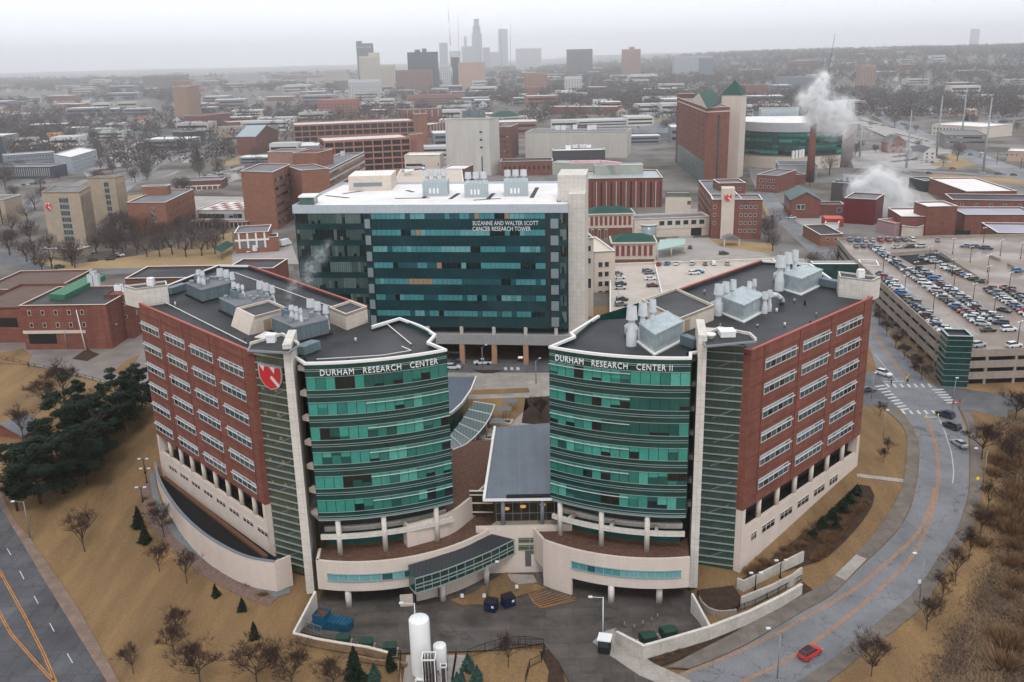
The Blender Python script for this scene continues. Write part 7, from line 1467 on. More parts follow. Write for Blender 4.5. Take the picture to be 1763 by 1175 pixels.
for i, (kind, col, x, y, a, lab) in enumerate((('sedan', 'grey', 1063, 473, 0, 'farthest grey car in the left column of the pale deck'), ('sedan', 'white', 1067, 480, 0, 'white saloon car second in the left column of the pale deck'), ('suv', 'dark blue', 1069, 491, 0, 'dark blue car in the middle of the left column of the pale deck'), ('sedan', 'silver', 1068, 498, 0, 'silver saloon car below the dark blue one on the pale deck'), ('suv', 'black', 1071, 518, 0, 'long black pickup-like SUV low in the left column'), ('suv', 'grey', 1069, 527, 0, 'grey SUV at the bottom of the left column'),
    ('suv', 'black', 1115, 469, 0, 'black SUV at the head of the second column of the pale deck'), ('sedan', 'grey', 1118, 472, 0, 'grey saloon car at the head of the second column of the pale deck'), ('sedan', 'white', 1120, 482, 0, 'white saloon car in the second column of the pale deck'), ('suv', 'maroon', 1123, 494, 0, 'maroon SUV at the foot of the second column'), ('suv', 'red', 1134, 457, 1.3, 'red SUV first in the far row of the pale deck'), ('suv', 'blue', 1149, 456, 1.2, 'blue SUV second in the far row of the pale deck'),
    ('sedan', 'white', 1165, 456, 1.2, 'white saloon car third in the far row of the pale deck'), ('sedan', 'silver', 1192, 456, 1.2, 'silver saloon car in the far row of the pale deck'), ('sedan', 'grey', 1214, 456.5, 1.4, 'grey saloon car in the far row of the pale deck'), ('suv', 'white', 1228, 456, 1.5, 'white van-like SUV in the far row of the pale deck'), ('sedan', 'tan', 1252, 456, 1.4, 'tan saloon car last in the far row of the pale deck'), ('suv', 'white', 1195, 472.5, 0, 'white SUV standing alone in the middle of the pale deck'), ('sedan', 'blue', 1203, 470.5, 0, 'blue saloon car behind the white SUV in the middle of the deck'))):
    car(lab, kind, col, G(x, y, z+.04), a, None, name='parked_car')
for lab, kind, col, x, y, a in (('bright red SUV with a black roof driving up the curved road', 'suv', 'bright red', 1394, 1130, .62), ('white SUV waiting behind the crosswalk', 'suv', 'white', 1522, 647, -1.05), ('dark grey car at the mouth of the side street', 'sedan', 'black', 1493, 675, .1), ('blue SUV first in the queue below the crosswalk', 'suv', 'dark blue', 1627, 718, 2.15), ('black SUV second in the queue below the crosswalk', 'suv', 'black', 1638, 738, 2.0), ('silver-blue saloon car last in the queue below the crosswalk', 'sedan', 'silver', 1651, 768, 1.8),
    ('white car driving under the research tower', 'suv', 'white', 780, 636, 0), ('dark maroon car under the canopy of the research tower', 'suv', 'maroon', 896, 620, 1.57), ('tan taxi parked far inside the canopy of the research tower', 'sedan', 'tan', 785, 610, 0), ('dark car in the shade of the canopy of the research tower', 'sedan', 'dark blue', 790, 625, 0), ('black car on the drive below the shield pylon', 'suv', 'black', 1246, 439, 0), ('black car near the mouth of the drive', 'sedan', 'black', 1188, 428, 1.4)):
    p = T(x, y); car(lab, kind, col, (p.x, p.y, p.z+.1), a, None, True)
o = MB(); p = None
def pickup(label, px, py, ang, col='white', van=False):
    p = T(px, py); t = thing('truck' if van else 'pickup', label, 'truck' if van else 'pickup', (p.x, p.y, p.z+.08), None, ang)
    def add(m, n, mt): q = m.build(n, mt, None); q.parent = t
    mb = MB(); L = 2.7 if not van else 4.0
    if van: mb.box(-4, 1.6, -1.2, 1.2, .8, 3.6); add(mb, 'cargo_box', WHITE); mb = MB(); mb.box(1.7, 3.6, -1.05, 1.05, .5, 1.6); mb.box(1.7, 2.8, -1.0, 1.0, 1.6, 2.5); add(mb, 'cab', WHITE); mb = MB(); mb.box(2.8, 2.86, -.9, .9, 1.65, 2.4); add(mb, 'windscreen', CARG)
    else:
        loft([(-2.8, .9, .4, 1.05, .88), (-.4, .95, .35, 1.1, .9), (1.7, .93, .35, 1.05, .84), (2.7, .85, .4, .9, .75)], mb, 0); add(mb, 'body', PAINT[col]); mb = MB(); mb.box(-2.7, -.6, -.75, .75, 1.06, 1.12); add(mb, 'bed', BLACK); mb = MB(); loft([(-.5, .8, 1.05, 1.7, .7), (.6, .8, 1.05, 1.75, .68), (1.3, .78, 1.0, 1.05, .7)], mb, 0); add(mb, 'cab_glass', CARG); mb = MB(); mb.box(-.5, .5, -.68, .68, 1.72, 1.8); add(mb, 'roof', PAINT[col])
    for x in ((-1.7, 1.7) if not van else (-2.6, 2.6)):
        for s in (-1, 1): mb = MB(); mb.tube((x, s*.75, .42), (x, s*1.0, .42), .42, n=12); add(mb, 'wheel', TYRE)
pickup('white pickup parked under the columns of the research tower', 831, 628, math.pi)
pickup('white delivery truck backed up to the loading building', 446, 433, 1.2, van=True); pickup('white box truck further right by the loading building', 492, 424, 1.1, van=True); pickup('white pickup beside the gabled power house', 1362, 377, 0)
car('white car beside the delivery truck', 'sedan', 'white', T(432, 435)+Vector((0, 0, .05)), .9, None)
# lots of the middle distance
W1 = 'in the car parks of the left distance'
for a, b in (((158, 250), (235, 243)), ((160, 262), (260, 252)), ((215, 280), (265, 276)), ((280, 270), (325, 262)), ((278, 276), (322, 274)), ((370, 295), (402, 290)), ((376, 302), (398, 299)), ((345, 305), (372, 300)), ((60, 312), (100, 306)), ((40, 320), (95, 314)), ((150, 300), (200, 290)), ((20, 262), (70, 258)), ((340, 236), (372, 232))): row(W1, a, b, None, gap=.3, sp=3.1)
W2 = 'in the car parks beyond the chimney'
for a, b in (((1465, 214), (1500, 222)), ((1480, 208), (1540, 222)), ((1530, 236), (1580, 250)), ((1540, 232), (1600, 246)), ((1536, 272), (1572, 268)), ((1538, 280), (1575, 276)), ((1586, 272), (1625, 272)), ((1588, 280), (1622, 282)), ((1545, 212), (1580, 222)), ((1350, 160), (1400, 158)), ((1700, 205), (1763, 200)), ((1705, 212), (1763, 208)), ((1690, 270), (1700, 274)), ((1395, 232), (1440, 230)), ((1610, 330), (1640, 338)), ((1735, 420), (1760, 425))): row(W2, a, b, None, gap=.2, sp=3.1)
bk = bmesh.new(); names = list(PAINT); mi_ = {c: i for i, c in enumerate(names)}
for col, kind, x, y, zz, ang in BULK:
    for me, k in ((car_mesh(kind, col)[0], mi_[col]), (car_mesh(kind, col)[1], len(names))):
        f0 = len(bk.faces); v0 = len(bk.verts); bk.from_mesh(me); bk.verts.ensure_lookup_table(); bk.faces.ensure_lookup_table(); M = Matrix.Translation((x, y, zz+.04)) @ Matrix.Rotation(ang, 4, 'Z')
        bmesh.ops.transform(bk, matrix=M, verts=bk.verts[v0:])
        for f in bk.faces[f0:]: f.material_index = k
me = bpy.data.meshes.new('far_parked_cars'); bk.to_mesh(me); bk.free(); [me.materials.append(PAINT[c]) for c in names]; me.materials.append(CARG); tag(put('far_parked_cars', me), kind='stuff')
W3 = 'on the streets of the right distance'
for x, y in ((1500, 193), (1512, 200), (1570, 232), (1640, 245), (1660, 253), (1690, 265), (1672, 268), (1640, 292), (1690, 300), (1718, 301), (1745, 303), (1608, 330), (1600, 300), (1560, 300)): p = T(x, y); col = rc.choice(COLW); car(f'{col} car {W3}', 'suv', col, (p.x, p.y, p.z+.1), rc.choice((-.6, 0)), 'cars '+W3, name='car')
for x, y, l in ((160, 450, 'black car parked by the tan office entrance'), (155, 437, 'silver car by the tan office entrance'), (190, 448, 'dark car first in the group below the bare trees'), (198, 444, 'black car second in the group below the bare trees'), (206, 442, 'white car in the group below the bare trees'), (103, 462, 'black car under the trees at the left edge')): p = T(x, y); car(l, 'suv', 'silver' if 'silver' in l else 'white' if 'white' in l else 'black', (p.x, p.y, p.z+.08), .5, None, name='parked_car')
for x, y in ((3, 562), (8, 556), (5, 551)): p = T(x, y); car('car at the left edge of the forecourt', 'suv', 'white', (p.x, p.y, p.z+.1), .1, 'cars at the forecourt edge', name='parked_car')
# ================================================================ people
def person(label, px, py, top, ang=0, leg=(.015, .015, .02)):
    p = T(px, py); me = bpy.data.meshes.new('person'); J = [(0, 0, .95), (0, 0, 1.2), (0, 0, 1.42), (0, 0, 1.55), (0, .02, 1.68), (.19, 0, 1.4), (.27, .04, 1.12), (.24, .16, .9), (-.19, 0, 1.4), (-.27, -.06, 1.12), (-.24, .02, .88), (.1, 0, .9), (.12, .16, .5), (.12, .08, .08), (.12, .22, .04), (-.1, 0, .9), (-.12, -.08, .5), (-.12, -.26, .1), (-.12, -.14, .04)]
    Eg = [(0, 1), (1, 2), (2, 3), (3, 4), (2, 5), (5, 6), (6, 7), (2, 8), (8, 9), (9, 10), (0, 11), (11, 12), (12, 13), (13, 14), (0, 15), (15, 16), (16, 17), (17, 18)]; Rr = [.16, .16, .17, .07, .11, .08, .055, .045, .08, .055, .045, .1, .075, .05, .05, .1, .075, .05, .05]
    me.from_pydata(J, Eg, []); o = bpy.data.objects.new('person', me); COL.objects.link(o); o.location = (p.x, p.y, p.z+.08); o.rotation_euler.z = ang; o.modifiers.new('s', 'SKIN'); sk = me.skin_vertices[0].data
    for i, r_ in enumerate(Rr): sk[i].radius = (r_, r_)
    sk[0].use_root = True; o.modifiers.new('d', 'SUBSURF').levels = 1; me.materials.append(mat(top+' cloth', {'black': (.02, .02, .025), 'grey': (.12, .12, .13), 'dark blue': (.02, .03, .07)}[top], .9)); tag(o, label, 'person'); return o
person('pedestrian in black crossing nearest the waiting white SUV', 1534, 664, 'black', .4); person('pedestrian in grey walking beside the one in black on the crosswalk', 1530, 657, 'grey', 1); person('pedestrian in dark blue in the middle of the crosswalk', 1562, 662, 'dark blue', 2.2); person('lone walker in black on the path above the pines', 50, 634, 'black', 1)
# ================================================================ poles, signs, lamps
def lamp(label, px, py, h, kind='cobra', ang=0, z=None, group='street lamps', m=STEEL):
    p = T(px, py) if z is None or z < 1 else G(px, py, z); t = thing('street_lamp', label, 'street lamp', p, group); mb = MB(); mb.tube(p, (p.x, p.y, p.z+h), .13, .08, 8); mb.tube(p, (p.x, p.y, p.z+.35), .28, .22, 8); mb.build('pole', m, t)
    dx, dy = math.cos(ang), math.sin(ang)
    for s in ((1,) if kind == 'cobra' else (1, -1)):
        q = Vector((p.x+dx*s*(2.2 if kind == 'cobra' else .9), p.y+dy*s*(2.2 if kind == 'cobra' else .9), p.z+h+.1)); mb = MB(); mb.tube((p.x, p.y, p.z+h-.1), q, .05, n=6); mb.build('arm', m, t); mb = MB(); mb.box(q.x-.35, q.x+.35, q.y-.22, q.y+.22, q.z-.08, q.z+.12); mb.build('lamp_head', LIGHTW, t)
lamp('grey street lamp beside the avenue at the lower left', 53, 930, 9, 'cobra', math.pi, group=None); lamp('grey street lamp at the outer kerb above the red SUV', 1583, 1035, 8.5, 'cobra', 2.0, group=None); lamp('street lamp at the bottom edge right of the red SUV', 1338, 1172, 8.5, 'cobra', 2.3, group=None)
lamp('street lamp on the outer pavement beside the yellow sign', 1692, 835, 8, 'cobra', 2.6, group=None); lamp('white-headed lamp pole by the guard booth', 1038, 1098, 8, 'cobra', math.pi, .1, None, LIGHTW); lamp('tall lamp pole behind the tall white tank', 718, 1118, 9, 'cobra', math.pi, .1, None, LIGHTW); lamp('lamp pole beside the glazed walkway', 840, 1030, 7, 'cobra', .5, .1, None)
for i, (x, y) in enumerate(((253, 832), (250, 815), (246, 865), (1343, 995), (1300, 1017))): lamp(['black path lamp beside the curved cream wall', 'black path lamp far up the curved path', 'black path lamp at the head of the gravel bed', 'black lamp between the stepped garden walls, further up', 'black lamp between the stepped garden walls, lower down'][i], x, y, 3.6, 'twin', 0, None, None, BLACK)
for x, y in ((1520, 468), (1557, 505), (1575, 480), (1599, 452), (1610, 463), (1639, 475), (1642, 494), (1675, 520), (1700, 488), (1640, 437), (1670, 452), (1700, 468), (1722, 440), (1757, 445), (1737, 500), (1710, 545), (1693, 417), (1606, 538), (1752, 590)): lamp('black twin-headed lamp on the garage roof', x, y, 6, 'twin', .6, GZ, 'twin lamps on the garage roof', BLACK)
for x, y in ((116, 603), (195, 597), (1475, 672), (923, 662), (831, 637), (1500, 690), (1560, 285), (1600, 262), (1450, 300), (270, 232), (396, 255), (1440, 335), (1130, 505), (560, 470), (1640, 700), (1520, 760)): lamp('thin lamp pole standing by a street or forecourt', x, y, 7, 'cobra', 1.0, None, 'thin lamp poles')
def sign(label, px, py, h, shape, m, z=None, text=None):
    p = T(px, py); t = thing('road_sign', label, 'sign', p); mb = MB(); mb.tube(p, (p.x, p.y, p.z+h), .05, n=6); mb.build('post', STEEL, t); mb = MB(); s = .5
    P = [(-s, 0), (0, -s), (s, 0), (0, s)] if shape == 'd' else [(-.3, -.4), (.3, -.4), (.3, .4), (-.3, .4)]
    mb.face([(p.x+a, p.y-.07, p.z+h-.3+b) for a, b in P]); mb.face([(p.x+a, p.y-.03, p.z+h-.3+b) for a, b in P[::-1]])
    for i in range(4): (a, b), (c, d) = P[i], P[(i+1) % 4]; mb.face([(p.x+a, p.y-.07, p.z+h-.3+b), (p.x+a, p.y-.03, p.z+h-.3+b), (p.x+c, p.y-.03, p.z+h-.3+d), (p.x+c, p.y-.07, p.z+h-.3+d)])
    mb.build('panel', m, t)
YSG = mat('sign yellow green', (.75, .62, .02), .5)
sign('yellow diamond warning sign on the outer pavement', 1681, 842, 2.8, 'd', YSG); sign('white notice on the lamp pole at the outer kerb', 1582, 1012, 1.6, 's', WHITE); sign('white sign left of the dumpsters', 796, 1036, 1.6, 's', WHITE, .1); sign('white sign behind the dumpsters', 834, 1036, 1.6, 's', WHITE, .1); sign('white sign right of the dumpsters', 890, 1022, 1.8, 's', WHITE, .1); sign('yellow sign in the grass left of the gabled power house', 1301, 330, 3, 's', YSG)
for x, y in ((1640, 706), (1651, 702)): sign('red sign at the corner of the crosswalk, ' + ('left' if x < 1645 else 'right') + ' of two', x, y, 2.2, 's', mat('sign red', (.5, .03, .02), .5))
for x, y in ((1594, 722), (1615, 720), (1561, 655), (1564, 651)): p = T(x, y); t = thing('bollard', 'yellow crossing bollard beside the stop line', 'bollard', p, 'yellow bollards at the crosswalk'); mb = MB(); mb.tube(p, (p.x, p.y, p.z+1.1), .13, n=8); mb.build('post', YSG, t)
for i, (x, y) in enumerate(((1075, 1080), (1092, 1085), (1107, 1078), (1122, 1072), (1060, 1090), (1132, 1066))): p = G(x, y, .03); t = thing('bollard', 'grey steel bollard guarding the green transformer boxes', 'bollard', p, 'grey bollards in the yard'); mb = MB(); mb.tube(p, (p.x, p.y, 1.1), .09, n=8); mb.build('post', STEEL, t)
# power pylons right
for i, (x, y, yt) in enumerate(((1612, 268, 165), (1692, 300, 168), (1560, 290, 190), (1480, 270, 210), (1655, 240, 150))):
    p = T(x, y); h = ZZ(yt, p.x, p.y)-p.z; t = thing('power_pole', 'tall grey steel power pole beside the boulevard', 'power pole', p, 'steel power poles'); mb = MB(); mb.tube(p, (p.x, p.y, p.z+h), .9, .35, 8); mb.build('pole', mat('pylon grey', (.30, .33, .34), .6), t)
    for k in (.6, .75, .9): mb = MB(); mb.tube((p.x-2.2, p.y, p.z+h*k), (p.x+2.2, p.y, p.z+h*k), .12, n=5); mb.build('cross_arm', MATS['pylon grey'], t)
for (x, y) in ((1716, 282), (1757, 292)): p = T(x, y); t = thing('traffic_signal', 'black traffic signal mast over the boulevard', 'traffic signal', p, 'signal masts'); mb = MB(); mb.tube(p, (p.x, p.y, p.z+9), .2, n=6); mb.tube((p.x, p.y, p.z+7), (p.x+14, p.y-6, p.z+7.5), .12, n=6); mb.build('mast', BLACK, t); mb = MB(); [mb.box(p.x+k*3-.3, p.x+k*3+.3, p.y-k*1.3-.2, p.y-k*1.3+.2, p.z+6, p.z+7.3) for k in (2, 3, 4)]; mb.build('signal_heads', BLACK, t)
# streets and lots of the middle distance
def street(pts, wd, m=ASPHL, dz=.07, z=None, nm='road'):
    P = [xy(p) for p in TP(pts)]; strip(nm, offs(P, wd/2), offs(P, -wd/2), m, dz)
street([(150, 380), (205, 330), (260, 290), (320, 262), (372, 244), (430, 224), (470, 205), (500, 190)], 13)
street([(-20, 430), (80, 470), (160, 468), (300, 466), (420, 468), (505, 462)], 12, ASPH, .06); street([(0, 385), (60, 350), (150, 310), (260, 290)], 9); street([(0, 250), (120, 246), (250, 240), (372, 244)], 10)
street([(1300, 290), (1318, 335), (1345, 372), (1385, 410), (1430, 448)], 10, ASPHL, .08); street([(1180, 445), (1240, 442), (1320, 446), (1400, 452)], 12, CONC, .07); street([(1450, 268), (1550, 292), (1640, 298), (1763, 306)], 13, ASPHL, .08)
street([(1455, 165), (1500, 190), (1560, 222), (1640, 254), (1700, 280), (1790, 310)], 24, ASPHL, .09); street([(1150, 470), (1180, 410), (1195, 385), (1190, 360)], 7, CONC, .09)
def lot(pts, m=None, dz=.05): P = TP(pts); mb = MB(); mb.face([(p.x, p.y, p.z+dz) for p in P]); tag(mb.build('pavement', m or CONC, fix=False), kind='structure')
LOTM = mat('old lot paving', (.36, .33, .31), .85, c2=(.25, .235, .225), scale=.05, wet=.2)
for q in (((120, 270), (265, 240), (300, 262), (150, 305)), ((262, 292), (330, 262), (352, 268), (300, 300), (225, 320)), ((330, 310), (420, 285), (425, 305), (340, 330)), ((395, 432), (500, 415), (515, 455), (395, 455)), ((1455, 205), (1480, 200), (1660, 262), (1600, 268)), ((1460, 262), (1520, 258), (1640, 278), (1610, 292), (1470, 290)), ((1360, 372), (1420, 362), (1450, 380), (1385, 392)), ((1450, 300), (1560, 305), (1620, 350), (1480, 345)), ((1150, 410), (1230, 410), (1330, 440), (1060, 456)), ((330, 338), (480, 340), (470, 362), (330, 360)), ((1630, 345), (1600, 330), (1650, 330), (1660, 340))): lot(q, LOTM)
DRYG = mat('dry lawn', (.34, .235, .12), .95, c2=(.22, .15, .085), scale=.06)
for q in (((262, 240), (352, 234), (330, 250), (290, 256)), ((360, 290), (430, 262), (470, 270), (400, 285)), ((1220, 412), (1330, 420), (1330, 438), (1240, 425)), ((1290, 300), (1310, 318), (1335, 372), (1320, 372)), ((590, 286), (700, 286), (700, 300), (590, 300)), ((1060, 205), (1165, 208), (1165, 222), (1060, 216)), ((1600, 300), (1763, 308), (1763, 318), (1600, 308)), ((1640, 262), (1690, 282), (1650, 290), (1600, 285)), ((220, 362), (290, 330), (200, 340), (190, 352))): lot(q, DRYG, .065)
lot(((60, 468), (60, 440), (130, 455), (240, 440), (400, 400), (400, 462), (300, 462)), DRYG, .055)
# ================================================================ trees
def bare(seed, h=9.0, spread=.55, n0=6, depth=4, thin=1.0, twigs=3):
    rnd = random.Random(seed); tr = MB(); cr = MB(); 
    def tw(a, b, r):
        d = (b-a).normalized(); t = d.orthogonal().normalized()*r; t2 = d.cross(t)
        cr.face([a-t, a+t, b]); cr.face([a-t2, a+t2, b])
    def grow(p, d, L, r, k):
        q = p+d*L; (tr if k <= 1 else cr).tube(p, q, r, r*.68, 6 if k <= 1 else 3, cap=False)
        if k >= depth:
            for _ in range(twigs): e = (d+Vector((rnd.uniform(-1, 1), rnd.uniform(-1, 1), rnd.uniform(-.3, .8)))*.8).normalized(); tw(q-d*L*rnd.random()*.6, q+e*L*rnd.uniform(.9, 2.2), .035*thin)
            return
        for _ in range(3 if k else n0):
            e = (d*(1.0 if k else .55)+Vector((rnd.uniform(-1, 1), rnd.uniform(-1, 1), rnd.uniform(-.1, .6)))*(spread+.15*k)).normalized(); s = p.lerp(q, rnd.uniform(.45, 1)); grow(s, e, L*rnd.uniform(.55, .8), r*.55, k+1)
    grow(Vector((0, 0, 0)), Vector((rnd.uniform(-.05, .05), rnd.uniform(-.05, .05), 1)).normalized(), h*.38, h*.014, 0)
    return tr.mesh('trunk', [BARK]), cr.mesh('crown', [TWIG])
def fir(seed, h, w, mt, n=900, pine=False):
    rnd = random.Random(seed); tr = MB(); cr = MB(); tr.tube((0, 0, 0), (0, 0, h*.9), h*.022, .05, 7)
    for _ in range(n):
        if pine:
            cx, cy, cz, r_ = rnd.choice(PB[seed % 3]); u = Vector((rnd.gauss(0, 1), rnd.gauss(0, 1), rnd.gauss(0, .55))); u = u.normalized()*(rnd.random()**.4+rnd.gauss(0, .12)); p = Vector((cx*w+u.x*r_*w, cy*w+u.y*r_*w, (cz+u.z*r_*.26)*h)); s = rnd.uniform(.22, .5)
        else:
            t = rnd.random()**1.35; z = h*(.06+.93*t); a = rnd.random()*6.283; rr = w*(1-t)**.8*(1-.3*abs(math.sin(t*17+a*.5)))*(.8+.28*math.sin(3*a+seed+t*5))*(.35+.7*rnd.random()**.5); p = Vector((rr*math.cos(a), rr*math.sin(a), z)); s = .16+.22*(1-t)
        d = Vector((p.x, p.y, -.2+rnd.uniform(-.6, .6))).normalized() if (p.x or p.y) else Vector((0, 0, 1)); o = d.cross(Vector((rnd.uniform(-1, 1), rnd.uniform(-1, 1), 1))).normalized()
        cr.face([p-o*s*.5, p+d*s*1.6, p+o*s*.5, p-d*s*.3])
    if pine:
        for b in PB[seed % 3]: tr.tube((0, 0, b[2]*h*.8), (b[0]*w, b[1]*w, b[2]*h), .12, .05, 5)
    return tr.mesh('trunk', [BARK]), cr.mesh('crown', [mt])
PB = [[(random.Random(i*9+j).uniform(-.75, .75), random.Random(i*7+j+40).uniform(-.75, .75), .30+.68*j/15, random.Random(i+j*3).uniform(.25, .5)*(1.15-.55*j/15)) for j in range(16)] for i in range(3)]
BT = [bare(s, 9, .5, 7, 5, .42, 3) for s in (1, 2, 3)]; BL = [bare(s, 8, .85, 9, 5, .42, 4) for s in (21, 22, 23)]
FR = [fir(s, 5, 1.5, NEED, 1400) for s in (1, 2)]; FB = [fir(s, 4, 1.5, NEEDB, 1300) for s in (3, 4)]; PN = [fir(s, 12, 4.8, NEED, 5200, True) for s in (0, 1, 2)]
rt_ = random.Random(3)
def tree(label, pair, p, s=1.0, group=None, name='bare_tree', cat='tree', sz=None):
    t = thing(name, label, cat, p, group, rt_.uniform(0, 6.28)); local('trunk', pair[0], t); local('crown', pair[1], t); t.scale = (s*rt_.uniform(.92, 1.08), s, sz or s*rt_.uniform(.92, 1.08)); return t
i = 0
for x, y, s, k, lab in ((146, 950, 1.15, 0, 'tall bare tree alone on the brown lawn'), (283, 925, 1.0, 1, 'bare tree against the dark conifers by the gravel bed'), (275, 985, .85, 2, 'small bare tree below the gravel bed'), (322, 1005, .85, 1, 'bare tree right of the small one below the gravel bed'), (305, 1092, .75, 3, 'squat bushy bare tree, upper of the pair on the lawn'), (300, 1130, .8, 3, 'squat bushy bare tree, lower of the pair on the lawn'), (345, 1180, 1.1, 3, 'bare tree at the bottom edge right of the squat pair'), (442, 1180, 1.2, 4, 'wide reddish bare tree at the bottom edge'), (505, 1190, 1.1, 5, 'bare tree at the bottom edge left of the tanks'), (575, 1190, .8, 3, 'small reddish bare tree at the bottom edge below the dark conifer'), (230, 1160, .7, 1, 'faint bare sapling on the lawn near the avenue'),
    (875, 1150, .75, 1, 'young bare tree on the lawn right of the tanks'), (1595, 1085, .95, 2, 'bare street tree nearest the red SUV on the outer lawn'), (1500, 1165, 1.0, 3, 'bare tree at the bottom edge of the outer lawn'), (1621, 1038, .8, 0, 'second bare street tree up the outer lawn'), (1645, 1003, .85, 1, 'third bare street tree up the outer lawn'), (1668, 962, .85, 2, 'fourth bare street tree up the outer lawn'), (1688, 925, .8, 0, 'fifth bare street tree up the outer lawn'), (1700, 880, .8, 1, 'sixth bare street tree up the outer lawn'), (1690, 792, 1.25, 3, 'wide dark bare tree on the slope right of the queue of cars'), (1528, 784, .5, 1, 'small bare tree on the right lawn, upper'), (1521, 797, .5, 2, 'small bare tree on the right lawn, lower'), (1515, 717, .5, 0, 'tiny bare tree at the crosswalk corner'), (1748, 722, 1.2, 4, 'bare tree at the right edge above the slope'),
    (930, 724, .8, 3, 'bare spreading tree in the courtyard against the second building'), (75, 700, 1.3, 4, 'large bare tree on the brown slope, left'), (112, 690, 1.5, 3, 'large pale bare tree on the brown slope, right'), (40, 760, 1.1, 1, 'bare tree above the brick house'), (1740, 800, 1.0, 4, 'bare tree low on the right slope'), (160, 720, 1.1, 4, 'bare tree rising out of the pines')):
    tree(lab, (BT+BL)[min(k, 5)], T(x, y), s)
for x, y in ((1560, 620), (1578, 640), (1545, 600), (1530, 580), (1590, 655), (1518, 562)): tree('bare street tree against the left face of the parking garage', BL[i % 3], T(x-4, y), .8, 'bare trees along the parking garage'); i += 1
for x, y, s, lab in ((240, 910, 1.0, 'dark conifer at the head of the gravel bed'), (250, 935, .95, 'dark conifer just below the first one by the gravel bed'), (372, 1028, .62, 'small dark pine on the lawn, leftmost of three'), (418, 1052, .62, 'small sparse pine in the middle of three on the lawn'), (439, 1100, .68, 'small dark pine lowest of three on the lawn'), (612, 1172, 1.25, 'big dark conifer left of the tanks'), (672, 1152, .7, 'slim dark conifer beside the tan stepped wall')): tree(lab, FR[i % 2], T(x, y), s, name='conifer'); i += 1
for x, y, s, lab in ((645, 1172, .85, 'blue spruce right of the big dark conifer'), (640, 1195, .8, 'blue spruce at the bottom edge left of the tanks'), (806, 1155, .85, 'blue spruce nearest the right side of the tanks'), (822, 1180, .9, 'blue spruce second from the tanks'), (788, 1192, .9, 'blue spruce at the bottom edge right of the tanks'), (795, 1172, .5, 'smallest blue spruce right of the tanks')): tree(lab, FB[i % 2], T(x, y), s, name='blue_spruce'); i += 1
for x, y, s in ((30, 880, 1.0), (70, 868, 1.1), (45, 840, .95), (110, 850, 1.15), (95, 815, 1.05), (150, 835, 1.0), (175, 800, 1.0), (140, 780, 1.1), (190, 770, .85), (120, 745, .95), (160, 740, .8), (215, 745, .85), (205, 720, .85), (235, 720, .95), (245, 700, .85)): tree('dark green pine in the grove left of the first building', PN[i % 3], T(x, y), s*1.15, 'pines in the grove', 'pine_tree'); i += 1
for x, y, s in ((1400, 925, .8), (1415, 908, 1.0), (1432, 895, 1.1), (1450, 880, 1.2), (1462, 865, 1.0), (1475, 850, .9), (1440, 910, .8)): tree('round dark yew shrub on the bank behind the second building', FR[i % 2], T(x, y), s, 'dark shrubs on the bank', 'evergreen_shrub', 'shrub', s*.5); i += 1
mb = MB(); rs = random.Random(8)
for _ in range(260): p = Vector((rs.gauss(0, .4), rs.gauss(0, .4), 0)); q = p*1.7+Vector((0, 0, rs.uniform(.3, .8))); o = Vector((rs.uniform(-1, 1), rs.uniform(-1, 1), 0)).normalized()*.05; mb.face([p-o, p+o, q])
BU = mb.mesh('dry_shrub', [SHRUB])
def bush(lab, x, y, s, grp, z=0): p = T(x, y); o = bpy.data.objects.new('dry_shrub', BU); COL.objects.link(o); o.location = (p.x, p.y, p.z+z); o.scale = (s, s, s); o.rotation_euler.z = rs.uniform(0, 6); tag(o, lab, 'shrub', grp)
for k in range(34): u = k/34; bush('dry tan shrub in the bed along the second building', 1290+150*u+rs.uniform(-8, 8), 988-85*u+rs.uniform(-10, 14), rs.uniform(.8, 1.5), 'dry shrubs by the garden walls')
for k in range(20): u = k/20; bush('clipped tan grass clump edging the bank', 1402+92*u, 965-105*u+rs.uniform(-3, 3), rs.uniform(.9, 1.3), 'grass clumps edging the bank')
for k in range(26): u = k/26; bush('small bare shrub in the long dark bed beside the pavement', 1130+250*u, 1138-125*u+rs.uniform(-4, 4), rs.uniform(.4, .7), 'shrubs in the long dark bed')
for k in range(26): u = k/26; bush('low reddish shrub in the pink gravel bed', 250+215*u**.9, 855+175*u**.8+rs.uniform(-8, 8), rs.uniform(.7, 1.3), 'shrubs in the gravel bed')
for k in range(46): bush('bare brown thicket shrub on the slope at the right edge', 1735+rs.gauss(10, 28), 740+410*rs.random(), rs.uniform(1.5, 3.2), 'thicket shrubs on the right slope')
# dry brush on the slope at the right: nobody could count it
mb = MB()
for _ in range(27000):
    u, v = rs.random(), rs.random(); x = 1700+70*rs.random(); y = 720+460*v; lim = [(700, 1728), (850, 1722), (950, 1712), (1050, 1660), (1175, 1585)]; xl = next((a[1]+(b[1]-a[1])*(y-a[0])/(b[0]-a[0]) for a, b in zip(lim, lim[1:]) if a[0] <= y <= b[0]), 1720); x = xl+(1800-xl)*u+rs.gauss(0, 6)
    p = T(x, y) if _ % 4 == 0 else p+Vector((rs.uniform(-1.6, 1.6), rs.uniform(-1.6, 1.6), 0)); p.z = H(p.x, p.y); q = p+Vector((rs.uniform(-.7, .7), rs.uniform(-.7, .7), rs.uniform(.15, .9))); o = Vector((rs.uniform(-1, 1), rs.uniform(-1, 1), 0)).normalized()*.07; mb.face([p-o*rs.uniform(.5, 1.3), p+o, q], min(2, max(0, int(1.5+1.3*math.sin(p.x*.31+1.7*math.sin(p.y*.17))+rs.gauss(0, .7)))))
